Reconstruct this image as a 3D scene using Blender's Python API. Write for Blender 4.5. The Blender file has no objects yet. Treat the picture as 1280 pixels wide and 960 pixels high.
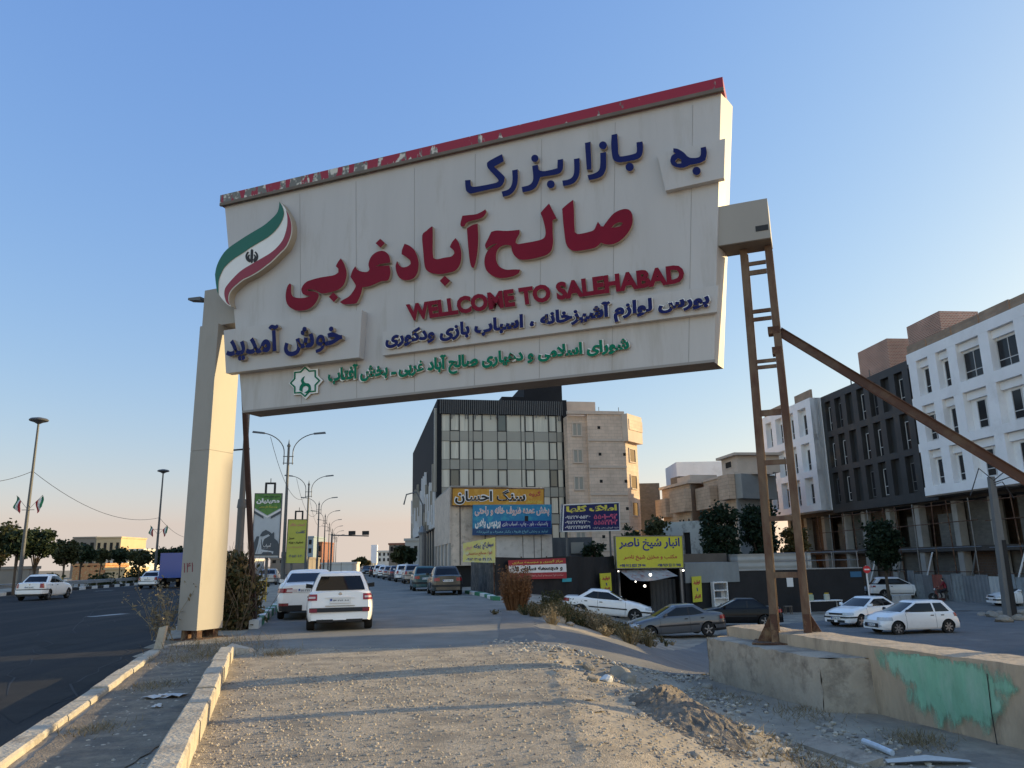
import bpy, bmesh, math, random
import numpy as np
from mathutils import Vector, Matrix
random.seed(7)
S = bpy.context.scene
COL = S.collection
RAD = math.radians

# ------------------------------------------------------------------ camera
FOC = 960.0; PITCH = math.atan(222 / 960.0); ROLL = RAD(1.1)
CAM = np.array([0, 0, 1.6])
_f = np.array([0, math.cos(PITCH), math.sin(PITCH)])
_u0 = np.array([0, -math.sin(PITCH), math.cos(PITCH)])
_r0 = np.array([1.0, 0, 0])
_r = _r0 * math.cos(ROLL) - _u0 * math.sin(ROLL)
_u = _u0 * math.cos(ROLL) + _r0 * math.sin(ROLL)
cam_d = bpy.data.cameras.new("camera"); cam = bpy.data.objects.new("camera", cam_d); COL.objects.link(cam)
cam_d.sensor_fit = 'HORIZONTAL'; cam_d.sensor_width = 36.0; cam_d.lens = 27.0
cam_d.clip_start = 0.1; cam_d.clip_end = 6000
M = Matrix.Identity(4)
for i in range(3):
    M[i][0] = _r[i]; M[i][1] = _u[i]; M[i][2] = -_f[i]; M[i][3] = CAM[i]
cam.matrix_world = M
S.camera = cam

# ------------------------------------------------------------------ light
SUN_AZ = RAD(71)      # clockwise from +Y (view direction): low evening sun on the right
SUN_EL = RAD(12)
EXPOSURE = 0.5
world = bpy.data.worlds.new("World"); S.world = world; world.use_nodes = True
_wn = world.node_tree.nodes; _wl = world.node_tree.links
_bg = _wn.get('Background')
_sky = _wn.new('ShaderNodeTexSky'); _sky.sky_type = 'NISHITA'; _sky.sun_disc = False
_sky.sun_elevation = SUN_EL; _sky.sun_rotation = SUN_AZ
_sky.altitude = 900; _sky.air_density = 1.3; _sky.dust_density = 3.2; _sky.ozone_density = 3.2
# sky colours remapped per channel: the range is compressed and the horizon warmed
_tcs = _wn.new('ShaderNodeTexCoord'); _sx = _wn.new('ShaderNodeSeparateXYZ'); _cx = _wn.new('ShaderNodeCombineXYZ'); _mz = _wn.new('ShaderNodeMath'); _mz.operation = 'MAXIMUM'; _mz.inputs[1].default_value = 0.05
_wl.new(_tcs.outputs['Generated'], _sx.inputs[0]); _wl.new(_sx.outputs['X'], _cx.inputs['X']); _wl.new(_sx.outputs['Y'], _cx.inputs['Y']); _wl.new(_sx.outputs['Z'], _mz.inputs[0]); _wl.new(_mz.outputs[0], _cx.inputs['Z']); _wl.new(_cx.outputs[0], _sky.inputs['Vector'])
_sep = _wn.new('ShaderNodeSeparateColor'); _cmb = _wn.new('ShaderNodeCombineColor'); _wl.new(_sky.outputs[0], _sep.inputs[0])
def _math(op, a, b):
    n_ = _wn.new('ShaderNodeMath'); n_.operation = op
    for i_, v_ in enumerate((a, b)):
        if isinstance(v_, (int, float)): n_.inputs[i_].default_value = v_
        else: _wl.new(v_, n_.inputs[i_])
    return n_.outputs[0]
_raw = [_math('MAXIMUM', _sep.outputs[i_], 0.02) for i_ in range(3)]
for _i, (_wr, _wg, _wb, _w0) in enumerate(((0.4107, 1.0011, -0.6437, -1.2085), (-0.0445, 0.8113, -0.1003, -1.151), (-0.0178, -0.2229, 0.6149, -0.8097))):
    _v = _math('MULTIPLY', _math('MULTIPLY', _math('POWER', _raw[0], _wr), _math('POWER', _raw[1], _wg)), _math('POWER', _raw[2], _wb))
    _wl.new(_math('MINIMUM', _math('MULTIPLY', _v, math.exp(_w0) * 11.0 / 2 ** EXPOSURE), 40.0), _cmb.inputs[_i])
# unseen sky behind the camera boosted and warmed: added fill for facades and cars
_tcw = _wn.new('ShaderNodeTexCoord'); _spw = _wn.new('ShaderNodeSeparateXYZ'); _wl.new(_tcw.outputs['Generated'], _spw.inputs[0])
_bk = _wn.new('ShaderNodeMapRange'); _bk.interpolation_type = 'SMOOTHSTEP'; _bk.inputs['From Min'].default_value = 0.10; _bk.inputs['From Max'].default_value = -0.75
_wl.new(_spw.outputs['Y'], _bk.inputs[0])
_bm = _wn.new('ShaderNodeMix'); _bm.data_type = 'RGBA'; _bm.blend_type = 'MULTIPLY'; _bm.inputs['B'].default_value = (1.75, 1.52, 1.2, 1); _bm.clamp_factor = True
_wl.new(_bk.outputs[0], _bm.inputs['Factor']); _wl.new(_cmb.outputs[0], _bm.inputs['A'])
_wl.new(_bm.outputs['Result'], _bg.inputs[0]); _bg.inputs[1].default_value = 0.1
sun_d = bpy.data.lights.new("sun", 'SUN'); sun = bpy.data.objects.new("sun", sun_d); COL.objects.link(sun)
sun_d.energy = 4.8; sun_d.angle = RAD(0.5); sun_d.color = (1.0, 0.765, 0.40)
_sd = Vector((math.sin(SUN_AZ) * math.cos(SUN_EL), math.cos(SUN_AZ) * math.cos(SUN_EL), math.sin(SUN_EL)))
sun.rotation_euler = _sd.to_track_quat('Z', 'Y').to_euler()
sun.location = (60, 30, 40)
S.view_settings.view_transform = 'Standard'; S.view_settings.look = 'None'
S.view_settings.gamma = 1.0; S.view_settings.use_curve_mapping = False
S.view_settings.exposure = EXPOSURE
S.cycles.max_bounces = 6; S.cycles.diffuse_bounces = 3; S.cycles.glossy_bounces = 3
S.cycles.transparent_max_bounces = 8
S.cycles.use_denoising = True

# ------------------------------------------------------------------ pixel measurements of the photograph -> points in the place
def ray(px, py): return _f + _r * (px - 640) / FOC + _u * (480 - py) / FOC
def at(px, py, Y):
    d = ray(px, py); return CAM + d * (Y / d[1])
def gz(px, py, z):
    d = ray(px, py); return CAM + d * ((z - 1.6) / d[2])
def pl(px, py, p, n):
    d = ray(px, py); p = np.array(p, float); n = np.array(n, float)
    return CAM + d * (((p - CAM) @ n) / (d @ n))
def sst(t):
    t = max(0.0, min(1.0, t)); return t * t * (3 - 2 * t)
SD = np.array([-0.19, 0.982, 0.0]); SE = np.array([0.982, 0.19, 0.0])   # street direction and its right

HW_EDGE = [(-1.0, -3.7), (-5.25, 9.72), (-7.3, 16.3), (-9.6, 23), (-13.2, 35), (-16.6, 48), (-21.5, 72), (-27, 100), (-58, 260), (-130, 640)]
def edge_x(line, y):
    if y <= line[0][1]:
        (x0, y0), (x1, y1) = line[0], line[1]
    else:
        for k in range(len(line) - 1):
            (x0, y0), (x1, y1) = line[k], line[k + 1]
            if y <= y1: break
    return x0 + (x1 - x0) * (y - y0) / (y1 - y0)
W0 = np.array([4.5, 15.3]); W1 = np.array([7.3, 6.3])
_wd = (W1 - W0) / np.linalg.norm(W1 - W0); WN = np.array([-_wd[1], _wd[0]])   # towards the lower lot
_rn = random.Random(3)
_ph = [(_rn.uniform(0, 6.28), _rn.uniform(0, 6.28)) for _ in range(8)]
def und(x, y):
    a = 0
    for k, (p, q) in enumerate(_ph):
        fr = 0.35 * 1.55 ** k
        a += math.sin(x * fr * (1 if k % 2 else .7) + p) * math.sin(y * fr * (.8 if k % 3 else 1.1) + q) / (1.45 ** k)
    return a
def gs(x, y, cx, cy, r, h): return h * math.exp(-((x - cx) ** 2 + (y - cy) ** 2) / (r * r))
def h(x, y):
    near = -0.65 * sst((x - 0.3) / 3.4)
    far = -1.85 * sst((x - 0.3) / 6.8)
    d = (x - W0[0]) * WN[0] + (y - W0[1]) * WN[1]
    m = max(sst(d / 0.35), sst((y - 15.6) / 3.0))
    z = near * (1 - m) + far * m
    if y < 30 and x < 5.5:
        rough = 0.045 * sst((26 - y) / 8) * sst((5.5 - x) / 1.2)
        z += und(x, y) * rough * (0.35 if x < 0.5 else 1.0) * sst((x - edge_x(HW_EDGE, y) - 1.6) / 0.6)
        z += gs(x, y, 1.75, 10.3, 0.55, 0.2) + gs(x, y, 2.5, 9.2, 0.7, 0.2) + gs(x, y, 3.1, 8.0, 0.8, 0.12)
        z -= gs(x, y, 1.2, 13.6, 0.6, 0.18) + gs(x, y, 2.0, 12.9, 0.6, 0.15)
    e = edge_x(HW_EDGE, y)
    k = sst((x - e + 0.25) / 0.2)
    z = z * k + (-0.22) * (1 - k)
    return z
def gp(px, py):
    """Where the pixel's line of sight meets the ground."""
    d = ray(px, py); t = 2.0
    prev = t
    while t < 400:
        p = CAM + d * t
        if p[2] < h(p[0], p[1]):
            lo, hi = prev, t
            for _ in range(30):
                mi = (lo + hi) / 2; p = CAM + d * mi
                if p[2] < h(p[0], p[1]): hi = mi
                else: lo = mi
            return CAM + d * hi
        prev = t; t += 0.1
    return CAM + d * t

# ------------------------------------------------------------------ materials
def mat(name, col, rough=0.8, var=0.18, scale=4.0, bump=0.0, bscale=30.0, metal=0.0, spec=0.4, col2=None, c2lo=0.5, c2hi=0.6, c2scale=3.0,
        coat=0.0, emit=None, estr=0.0, stretch=None, detail=6.0):
    m = bpy.data.materials.new(name); m.use_nodes = True
    n = m.node_tree.nodes; l = m.node_tree.links
    b = n['Principled BSDF']
    b.inputs['Roughness'].default_value = rough; b.inputs['Metallic'].default_value = metal
    b.inputs['Specular IOR Level'].default_value = spec
    b.inputs['Coat Weight'].default_value = coat; b.inputs['Coat Roughness'].default_value = 0.06
    b.inputs['Base Color'].default_value = (*col, 1)
    if emit:
        b.inputs['Emission Color'].default_value = (*emit, 1); b.inputs['Emission Strength'].default_value = estr
    if var or col2 or bump:
        tc = n.new('ShaderNodeTexCoord'); src = tc.outputs['Object']
        if stretch:
            mp = n.new('ShaderNodeMapping'); mp.inputs['Scale'].default_value = stretch; l.new(src, mp.inputs[0]); src = mp.outputs[0]
    cur = None
    if var:
        nz = n.new('ShaderNodeTexNoise'); nz.inputs['Scale'].default_value = scale; nz.inputs['Detail'].default_value = detail
        nz.inputs['Roughness'].default_value = 0.65
        l.new(src, nz.inputs['Vector'])
        mr = n.new('ShaderNodeMapRange'); mr.inputs['From Min'].default_value = 0.25; mr.inputs['From Max'].default_value = 0.75
        mr.inputs['To Min'].default_value = 1 - var; mr.inputs['To Max'].default_value = 1 + var
        l.new(nz.outputs[0], mr.inputs[0])
        vm = n.new('ShaderNodeVectorMath'); vm.operation = 'SCALE'; vm.inputs[0].default_value = col
        l.new(mr.outputs[0], vm.inputs['Scale']); cur = vm.outputs[0]
    if col2:
        n2 = n.new('ShaderNodeTexNoise'); n2.inputs['Scale'].default_value = c2scale; n2.inputs['Detail'].default_value = 8
        n2.inputs['Roughness'].default_value = 0.7
        l.new(src, n2.inputs['Vector'])
        rp = n.new('ShaderNodeMapRange'); rp.inputs['From Min'].default_value = c2lo; rp.inputs['From Max'].default_value = c2hi
        l.new(n2.outputs[0], rp.inputs[0])
        mx = n.new('ShaderNodeMix'); mx.data_type = 'RGBA'
        l.new(rp.outputs[0], mx.inputs['Factor'])
        if cur is not None: l.new(cur, mx.inputs['A'])
        else: mx.inputs['A'].default_value = (*col, 1)
        mx.inputs['B'].default_value = (*col2, 1); cur = mx.outputs['Result']
    if cur is not None: l.new(cur, b.inputs['Base Color'])
    if bump:
        n3 = n.new('ShaderNodeTexNoise'); n3.inputs['Scale'].default_value = bscale; n3.inputs['Detail'].default_value = 6
        l.new(src, n3.inputs['Vector'])
        bp = n.new('ShaderNodeBump'); bp.inputs['Strength'].default_value = bump; bp.inputs['Distance'].default_value = 0.03
        l.new(n3.outputs[0], bp.inputs['Height']); l.new(bp.outputs[0], b.inputs['Normal'])
    return m

def brick_mat(name, c1, c2, mortar, bw=0.5, bh=0.25, ms=0.02, rough=0.85, axis='XZ', bump=0.4):
    m = bpy.data.materials.new(name); m.use_nodes = True
    n = m.node_tree.nodes; l = m.node_tree.links; b = n['Principled BSDF']; b.inputs['Roughness'].default_value = rough
    tc = n.new('ShaderNodeTexCoord'); sp = n.new('ShaderNodeSeparateXYZ'); l.new(tc.outputs['Object'], sp.inputs[0])
    ad = n.new('ShaderNodeMath'); ad.operation = 'ADD'; l.new(sp.outputs['X'], ad.inputs[0]); l.new(sp.outputs['Y'], ad.inputs[1])
    cb = n.new('ShaderNodeCombineXYZ'); l.new(ad.outputs[0], cb.inputs['X']); l.new(sp.outputs['Z'], cb.inputs['Y'])
    br = n.new('ShaderNodeTexBrick'); br.inputs['Scale'].default_value = 1.0
    br.inputs['Brick Width'].default_value = bw; br.inputs['Row Height'].default_value = bh; br.inputs['Mortar Size'].default_value = ms
    br.inputs['Color1'].default_value = (*c1, 1); br.inputs['Color2'].default_value = (*c2, 1); br.inputs['Mortar'].default_value = (*mortar, 1)
    l.new(cb.outputs[0], br.inputs['Vector'])
    nz = n.new('ShaderNodeTexNoise'); nz.inputs['Scale'].default_value = 0.6; nz.inputs['Detail'].default_value = 6
    l.new(tc.outputs['Object'], nz.inputs['Vector'])
    mr = n.new('ShaderNodeMapRange'); mr.inputs['To Min'].default_value = 0.6; mr.inputs['To Max'].default_value = 1.4; l.new(nz.outputs[0], mr.inputs[0])
    vm = n.new('ShaderNodeVectorMath'); vm.operation = 'SCALE'; l.new(br.outputs[0], vm.inputs[0]); l.new(mr.outputs[0], vm.inputs['Scale'])
    l.new(vm.outputs[0], b.inputs['Base Color'])
    bp = n.new('ShaderNodeBump'); bp.inputs['Strength'].default_value = bump; bp.inputs['Distance'].default_value = 0.02
    l.new(br.outputs[1], bp.inputs['Height']); bp.invert = True; l.new(bp.outputs[0], b.inputs['Normal'])
    return m

def rib_mat(name, col, freq=6.0, rough=0.5, metal=0.3, var=0.25, strength=0.6, axis='S', col2=None):
    """corrugated sheet: ribs run vertically (axis S) or horizontally (axis Z)"""
    m = mat(name, col, rough, var, 1.2, metal=metal, col2=col2, c2lo=.52, c2hi=.7)
    n = m.node_tree.nodes; l = m.node_tree.links; b = n['Principled BSDF']
    tc = n.new('ShaderNodeTexCoord'); sp = n.new('ShaderNodeSeparateXYZ'); l.new(tc.outputs['Object'], sp.inputs[0])
    if axis == 'S':
        ad = n.new('ShaderNodeMath'); ad.operation = 'ADD'; l.new(sp.outputs['X'], ad.inputs[0]); l.new(sp.outputs['Y'], ad.inputs[1]); o = ad.outputs[0]
    else: o = sp.outputs['Z']
    mu = n.new('ShaderNodeMath'); mu.operation = 'MULTIPLY'; mu.inputs[1].default_value = freq * 6.283; l.new(o, mu.inputs[0])
    si = n.new('ShaderNodeMath'); si.operation = 'SINE'; l.new(mu.outputs[0], si.inputs[0])
    bp = n.new('ShaderNodeBump'); bp.inputs['Strength'].default_value = strength; bp.inputs['Distance'].default_value = 0.04
    l.new(si.outputs[0], bp.inputs['Height']); l.new(bp.outputs[0], b.inputs['Normal'])
    return m

def leaf_mat(name, c1, c2, scale=1.2):
    m = bpy.data.materials.new(name); m.use_nodes = True
    n = m.node_tree.nodes; l = m.node_tree.links; b = n['Principled BSDF']
    b.inputs['Roughness'].default_value = 0.65; b.inputs['Specular IOR Level'].default_value = 0.25
    b.inputs['Subsurface Weight'].default_value = 0.0
    g = n.new('ShaderNodeNewGeometry'); 
    rp = n.new('ShaderNodeMix'); rp.data_type = 'RGBA'
    rp.inputs['A'].default_value = (*c1, 1); rp.inputs['B'].default_value = (*c2, 1)
    l.new(g.outputs['Random Per Island'], rp.inputs['Factor']); l.new(rp.outputs['Result'], b.inputs['Base Color'])
    tr = n.new('ShaderNodeBsdfTranslucent'); l.new(rp.outputs['Result'], tr.inputs[0])
    ms = n.new('ShaderNodeMixShader'); ms.inputs[0].default_value = 0.25
    l.new(b.outputs[0], ms.inputs[1]); l.new(tr.outputs[0], ms.inputs[2]); l.new(ms.outputs[0], n['Material Output'].inputs[0])
    return m

# ------------------------------------------------------------------ mesh builder
class Frame:
    """origin, along (unit), outward normal (unit); z is up"""
    def __init__(s, o, ex, en): s.o = np.array(o, float); s.ex = np.array(ex, float); s.en = np.array(en, float); s.ez = np.array([0, 0, 1.0])
    def pt(s, a, z, n=0.0): return s.o + s.ex * a + s.en * n + s.ez * z
    def st(s, px, py, n=0.0):
        p = pl(px, py, s.o + s.en * n, s.en) - s.o
        return float(p @ s.ex), float(p[2])
class MB:
    def __init__(s): s.v = []; s.f = []; s.m = []; s.k = 0
    def add(s, vs, fs, k=None):
        o = len(s.v); s.v += [tuple(map(float, v)) for v in vs]
        s.f += [tuple(i + o for i in f) for f in fs]; s.m += [s.k if k is None else k] * len(fs); return s
    def hexa(s, b, t, k=None):
        """b, t: 4 bottom and 4 top corners in the same turning order"""
        return s.add(list(b) + list(t), [(3, 2, 1, 0), (4, 5, 6, 7), (0, 1, 5, 4), (1, 2, 6, 5), (2, 3, 7, 6), (3, 0, 4, 7)], k)
    def box(s, x0, x1, y0, y1, z0, z1, k=None):
        return s.hexa([(x0, y0, z0), (x1, y0, z0), (x1, y1, z0), (x0, y1, z0)], [(x0, y0, z1), (x1, y0, z1), (x1, y1, z1), (x0, y1, z1)], k)
    def fbox(s, F, a0, a1, z0, z1, n0, n1, k=None):
        c = [(a0, n1), (a1, n1), (a1, n0), (a0, n0)]
        return s.hexa([F.pt(a, z0, n) for a, n in c], [F.pt(a, z1, n) for a, n in c], k)
    def beam(s, p, q, w, d, up=(0, 0, 1), k=None):
        p = np.array(p, float); q = np.array(q, float); t = q - p; t /= np.linalg.norm(t)
        a = np.cross(t, np.array(up, float))
        if np.linalg.norm(a) < 1e-3: a = np.cross(t, np.array([0, 1.0, 0]))
        a /= np.linalg.norm(a); b = np.cross(a, t)
        c = [(-w / 2, -d / 2), (w / 2, -d / 2), (w / 2, d / 2), (-w / 2, d / 2)]
        return s.hexa([p + a * i + b * j for i, j in c], [q + a * i + b * j for i, j in c], k)
    def tube(s, pts, r, n=8, k=None, cap=True):
        pts = [np.array(p, float) for p in pts]; rs = r if isinstance(r, (list, tuple)) else [r] * len(pts)
        vs = []; N = len(pts)
        ref = np.array([0.13, 0.37, 0.92])
        for i, p in enumerate(pts):
            t = pts[min(i + 1, N - 1)] - pts[max(i - 1, 0)]; t = t / (np.linalg.norm(t) + 1e-9)
            rr = ref if abs(t @ ref) < 0.95 * np.linalg.norm(ref) else np.array([1.0, 0.1, 0])
            a = np.cross(t, rr); a /= np.linalg.norm(a); b = np.cross(t, a)
            for j in range(n):
                g = 2 * math.pi * j / n; vs.append(p + (a * math.cos(g) + b * math.sin(g)) * rs[i])
        fs = [(i * n + j, i * n + (j + 1) % n, (i + 1) * n + (j + 1) % n, (i + 1) * n + j) for i in range(N - 1) for j in range(n)]
        if cap: fs += [tuple(range(n - 1, -1, -1)), tuple((N - 1) * n + j for j in range(n))]
        return s.add(vs, fs, k)
    def lathe(s, o, prof, n=16, axis=(0, 0, 1), k=None):
        """prof: (radius, height along axis)"""
        ax = Vector(axis).normalized(); q = Vector((0, 0, 1)).rotation_difference(ax); o = Vector(o)
        vs = []
        for r_, z_ in prof:
            for j in range(n):
                g = 2 * math.pi * j / n; vs.append(o + q @ Vector((r_ * math.cos(g), r_ * math.sin(g), z_)))
        fs = [(i * n + j, i * n + (j + 1) % n, (i + 1) * n + (j + 1) % n, (i + 1) * n + j) for i in range(len(prof) - 1) for j in range(n)]
        fs += [tuple(range(n - 1, -1, -1)), tuple((len(prof) - 1) * n + j for j in range(n))]
        return s.add([tuple(v) for v in vs], fs, k)
    def quadsheet(s, rows, k=None):
        R = len(rows); Cn = len(rows[0])
        return s.add([p for r_ in rows for p in r_], [(i * Cn + j, i * Cn + j + 1, (i + 1) * Cn + j + 1, (i + 1) * Cn + j) for i in range(R - 1) for j in range(Cn - 1)], k)
    def quadbox(s, q, n, d, k=None):
        """a slab: q = four corners (BL, BR, TR, TL) of its front, n its outward normal, d its thickness behind"""
        n = np.array(n, float); q = [np.array(p, float) for p in q]
        return s.hexa([q[0], q[1], q[1] - n * d, q[0] - n * d], [q[3], q[2], q[2] - n * d, q[3] - n * d], k)
    def build(s, name, mats, parent=None, smooth=None, base=None):
        if not isinstance(mats, (list, tuple)): mats = [mats]
        V = np.array(s.v, float) if s.v else np.zeros((0, 3))
        if parent is not None: off = np.array(parent.get('_o', (0, 0, 0)))
        elif base is not None: off = np.array(base, float)
        else: off = np.array([(V[:, 0].min() + V[:, 0].max()) / 2, (V[:, 1].min() + V[:, 1].max()) / 2, V[:, 2].min()])
        me = bpy.data.meshes.new(name); me.from_pydata([tuple(v) for v in (V - off)], [], s.f); 
        for m_ in mats: me.materials.append(m_)
        if len(mats) > 1: me.polygons.foreach_set('material_index', s.m)
        me.validate()
        bm = bmesh.new(); bm.from_mesh(me); bmesh.ops.recalc_face_normals(bm, faces=bm.faces); bm.to_mesh(me); bm.free()
        if smooth:
            me.shade_smooth(); me.set_sharp_from_angle(angle=RAD(smooth))
        me.update()
        o = bpy.data.objects.new(name, me); COL.objects.link(o)
        if parent is None: o.location = off
        else: o.parent = parent
        o['_o'] = tuple(map(float, off))
        return o
def root(name, label, cat, loc, group=None, rotz=0.0, local=False):
    """an Empty at the thing's base; with local=True its parts are modelled round the origin"""
    o = bpy.data.objects.new(name, None); COL.objects.link(o); o.location = [float(c) for c in loc]; o.rotation_euler = (0, 0, rotz)
    o.empty_display_size = 0.3
    o['label'] = label; o['category'] = cat
    if group: o['group'] = group
    o['_o'] = (0.0, 0.0, 0.0) if local else tuple(float(c) for c in loc)
    return o
def tag(o, label, cat, group=None):
    o['label'] = label; o['category'] = cat
    if group: o['group'] = group
    return o
def kind(o, k): o['kind'] = k; return o
def kids(o): return [c for c in bpy.data.objects if c.parent == o]
def dup(o, parent=None, swap=None):
    c = o.copy(); COL.objects.link(c); c.parent = parent
    if swap and c.type == 'MESH':
        for sl in c.material_slots:
            if sl.material and sl.material.name in swap:
                nm = swap[sl.material.name]; sl.link = 'OBJECT'; sl.material = nm
    for ch in kids(o): dup(ch, c, swap)
    return c

# ------------------------------------------------------------------ Persian lettering (joined letter forms in visual order)
_F = {'ا': 'ﺍﺎﺍﺎ', 'آ': 'ﺁﺂﺁﺂ', 'ب': 'ﺏﺐﺑﺒ', 'پ': 'ﭖﭗﭘﭙ', 'ت': 'ﺕﺖﺗﺘ', 'ث': 'ﺙﺚﺛﺜ', 'ج': 'ﺝﺞﺟﺠ', 'چ': 'ﭺﭻﭼﭽ', 'ح': 'ﺡﺢﺣﺤ', 'خ': 'ﺥﺦﺧﺨ',
      'د': 'ﺩﺪﺩﺪ', 'ذ': 'ﺫﺬﺫﺬ', 'ر': 'ﺭﺮﺭﺮ', 'ز': 'ﺯﺰﺯﺰ', 'ژ': 'ﮊﮋﮊﮋ', 'س': 'ﺱﺲﺳﺴ', 'ش': 'ﺵﺶﺷﺸ', 'ص': 'ﺹﺺﺻﺼ', 'ض': 'ﺽﺾﺿﻀ', 'ط': 'ﻁﻂﻃﻄ',
      'ظ': 'ﻅﻆﻇﻈ', 'ع': 'ﻉﻊﻋﻌ', 'غ': 'ﻍﻎﻏﻐ', 'ف': 'ﻑﻒﻓﻔ', 'ق': 'ﻕﻖﻗﻘ', 'ک': 'ﮎﮏﮐﮑ', 'گ': 'ﮒﮓﮔﮕ', 'ل': 'ﻝﻞﻟﻠ', 'م': 'ﻡﻢﻣﻤ', 'ن': 'ﻥﻦﻧﻨ',
      'و': 'ﻭﻮﻭﻮ', 'ه': 'ﻩﻪﻫﻬ', 'ی': 'ﯼﯽﯾﯿ'}
_NOJOIN = set('اآدذرزژو')
def fa(s):
    out = []; prev = False
    i = 0
    while i < len(s):
        c = s[i]
        if c not in _F: out.append(c); prev = False; i += 1; continue
        if c == 'ل' and i + 1 < len(s) and s[i + 1] == 'ا':
            out.append('ﻼ' if prev else 'ﻻ'); prev = False; i += 2; continue
        nxt = c not in _NOJOIN and i + 1 < len(s) and s[i + 1] in _F
        out.append(_F[c][(3 if nxt else 1) if prev else (2 if nxt else 0)]); prev = c not in _NOJOIN; i += 1
    return ''.join(reversed(out))
_tc = {}
_TS = bpy.data.scenes.new('lettering_bench')      # letters are shaped in an empty side scene, removed at the end
def _bench(o):
    _TS.collection.objects.link(o); 
    with bpy.context.temp_override(scene=_TS, view_layer=_TS.view_layers[0]):
        dg = bpy.context.evaluated_depsgraph_get(); dg.update()
    return bpy.data.meshes.new_from_object(o.evaluated_get(dg))
def _area(V, Fs):
    s_ = 0.0
    for f in Fs:
        if all(V[i, 2] > .49 for i in f):
            p = V[list(f), :2]; s_ += abs(sum(p[i - 1][0] * p[i][1] - p[i][0] * p[i - 1][1] for i in range(len(p)))) / 2
    return s_
def _glyph(body, bold, ext):
    key = (body, bold, ext)
    if key in _tc: return _tc[key]
    if bold > .015 and len(body) == 1 and ext:      # heavier letters: take the nearest weight whose outline still fills cleanly
        def area(b_):
            V, Fs = _glyph(body, b_, -1.0); return _area(V, Fs)
        if ext > 0:
            a0, a1 = area(0.0), area(.012); want = a0 + (a1 - a0) / .012 * bold * .93
            for db in (0, .001, -.001, .002, -.002, .003, -.003, .005, -.005, .007, -.007, -.01, -.014, -.02, -.03, -.04, -.05):
                if bold + db <= .012: break
                if area(bold + db) >= (a0 + (a1 - a0) / .012 * (bold + db) * .93): bold += db; break
            else: bold = .012
    ext = abs(ext) if ext != -1.0 else .5
    c = bpy.data.curves.new('lettering', 'FONT'); c.body = body; c.offset = bold; c.extrude = ext; c.resolution_u = 3; c.fill_mode = 'BOTH'
    o = bpy.data.objects.new('lettering', c); me = _bench(o)
    V = np.array([tuple(v.co) for v in me.vertices]).reshape(-1, 3); Fs = [tuple(p.vertices) for p in me.polygons]
    bpy.data.objects.remove(o); bpy.data.curves.remove(c); bpy.data.meshes.remove(me)
    _tc[key] = (V, Fs); return V, Fs
def _advance(ch):
    V0 = _glyph('|', 0.0, 0.0)[0]; V1 = _glyph(ch + '|', 0.0, 0.0)[0]
    return V1[:, 0].max() - V0[:, 0].max()
def text2d(body, bold=0.0, ext=0.0):
    """letter by letter, each front a hair lower than its neighbour's so that joined letters never share a plane"""
    x = 0.0; VV = []; FF_ = []; n = 0
    for i, ch in enumerate(body):
        if ch != ' ':
            V, Fs = _glyph(ch, bold, ext)
            if len(V):
                V = V.copy(); V[:, 0] += x; V[:, 2] *= 1 - .03 * (i % 3); VV.append(V); FF_ += [tuple(k + n for k in f) for f in Fs]; n += len(V)
        x += _advance(ch)
    return np.concatenate(VV), FF_
def lay_text(mb, body, quad, n, depth=0.01, bold=0.02, ext=None, k=None, lift=0.0):
    """letters filling a quad (BL, BR, TR, TL); depth: how far they stand out of it"""
    V, Fs = text2d(body, bold, 0.5)
    lo = V.min(0); hi = V.max(0); q = [np.array(p, float) for p in quad]; n = np.array(n, float)
    vs = []
    for x, y, z in V:
        a = (x - lo[0]) / (hi[0] - lo[0]); b = (y - lo[1]) / (hi[1] - lo[1])
        vs.append((q[0] * (1 - a) + q[1] * a) * (1 - b) + (q[3] * (1 - a) + q[2] * a) * b + n * (lift + depth * (z + 0.5)))
    mb.add(vs, Fs, k)
def smooth_poly(P, it=3, lim=48):
    """Catmull-Rom through the points, sharp corners kept"""
    P = [np.array(p, float) for p in P]; N = len(P); out = []
    def sharp(i):
        a = P[i] - P[i - 1]; b = P[(i + 1) % N] - P[i]
        c = (a @ b) / (np.linalg.norm(a) * np.linalg.norm(b) + 1e-9); return c < math.cos(RAD(lim))
    sh = [sharp(i) for i in range(N)]
    for i in range(N):
        p0, p1, p2, p3 = P[i - 1], P[i], P[(i + 1) % N], P[(i + 2) % N]
        if sh[i]: p0 = p1 * 2 - p2
        if sh[(i + 1) % N]: p3 = p2 * 2 - p1
        for t in np.linspace(0, 1, it, endpoint=False):
            out.append(0.5 * ((2 * p1) + (p2 - p0) * t + (2 * p0 - 5 * p1 + 4 * p2 - p3) * t * t + (3 * p1 - p0 - 3 * p2 + p3) * t ** 3))
    return out
def poly2d(loops):
    """filled outline(s) with holes -> (verts with z -0.5/0.5, faces)"""
    c = bpy.data.curves.new('outline', 'CURVE'); c.dimensions = '2D'; c.fill_mode = 'BOTH'; c.extrude = 0.5
    for L in loops:
        sp = c.splines.new('POLY'); sp.points.add(len(L) - 1)
        for p_, q_ in zip(sp.points, L): p_.co = (q_[0], -q_[1], 0, 1)
        sp.use_cyclic_u = True
    o = bpy.data.objects.new('outline', c); me = _bench(o)
    V = [(v.co.x, -v.co.y, v.co.z) for v in me.vertices]; Fs = [tuple(p.vertices) for p in me.polygons]
    bpy.data.objects.remove(o); bpy.data.curves.remove(c); bpy.data.meshes.remove(me)
    return V, Fs
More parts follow.
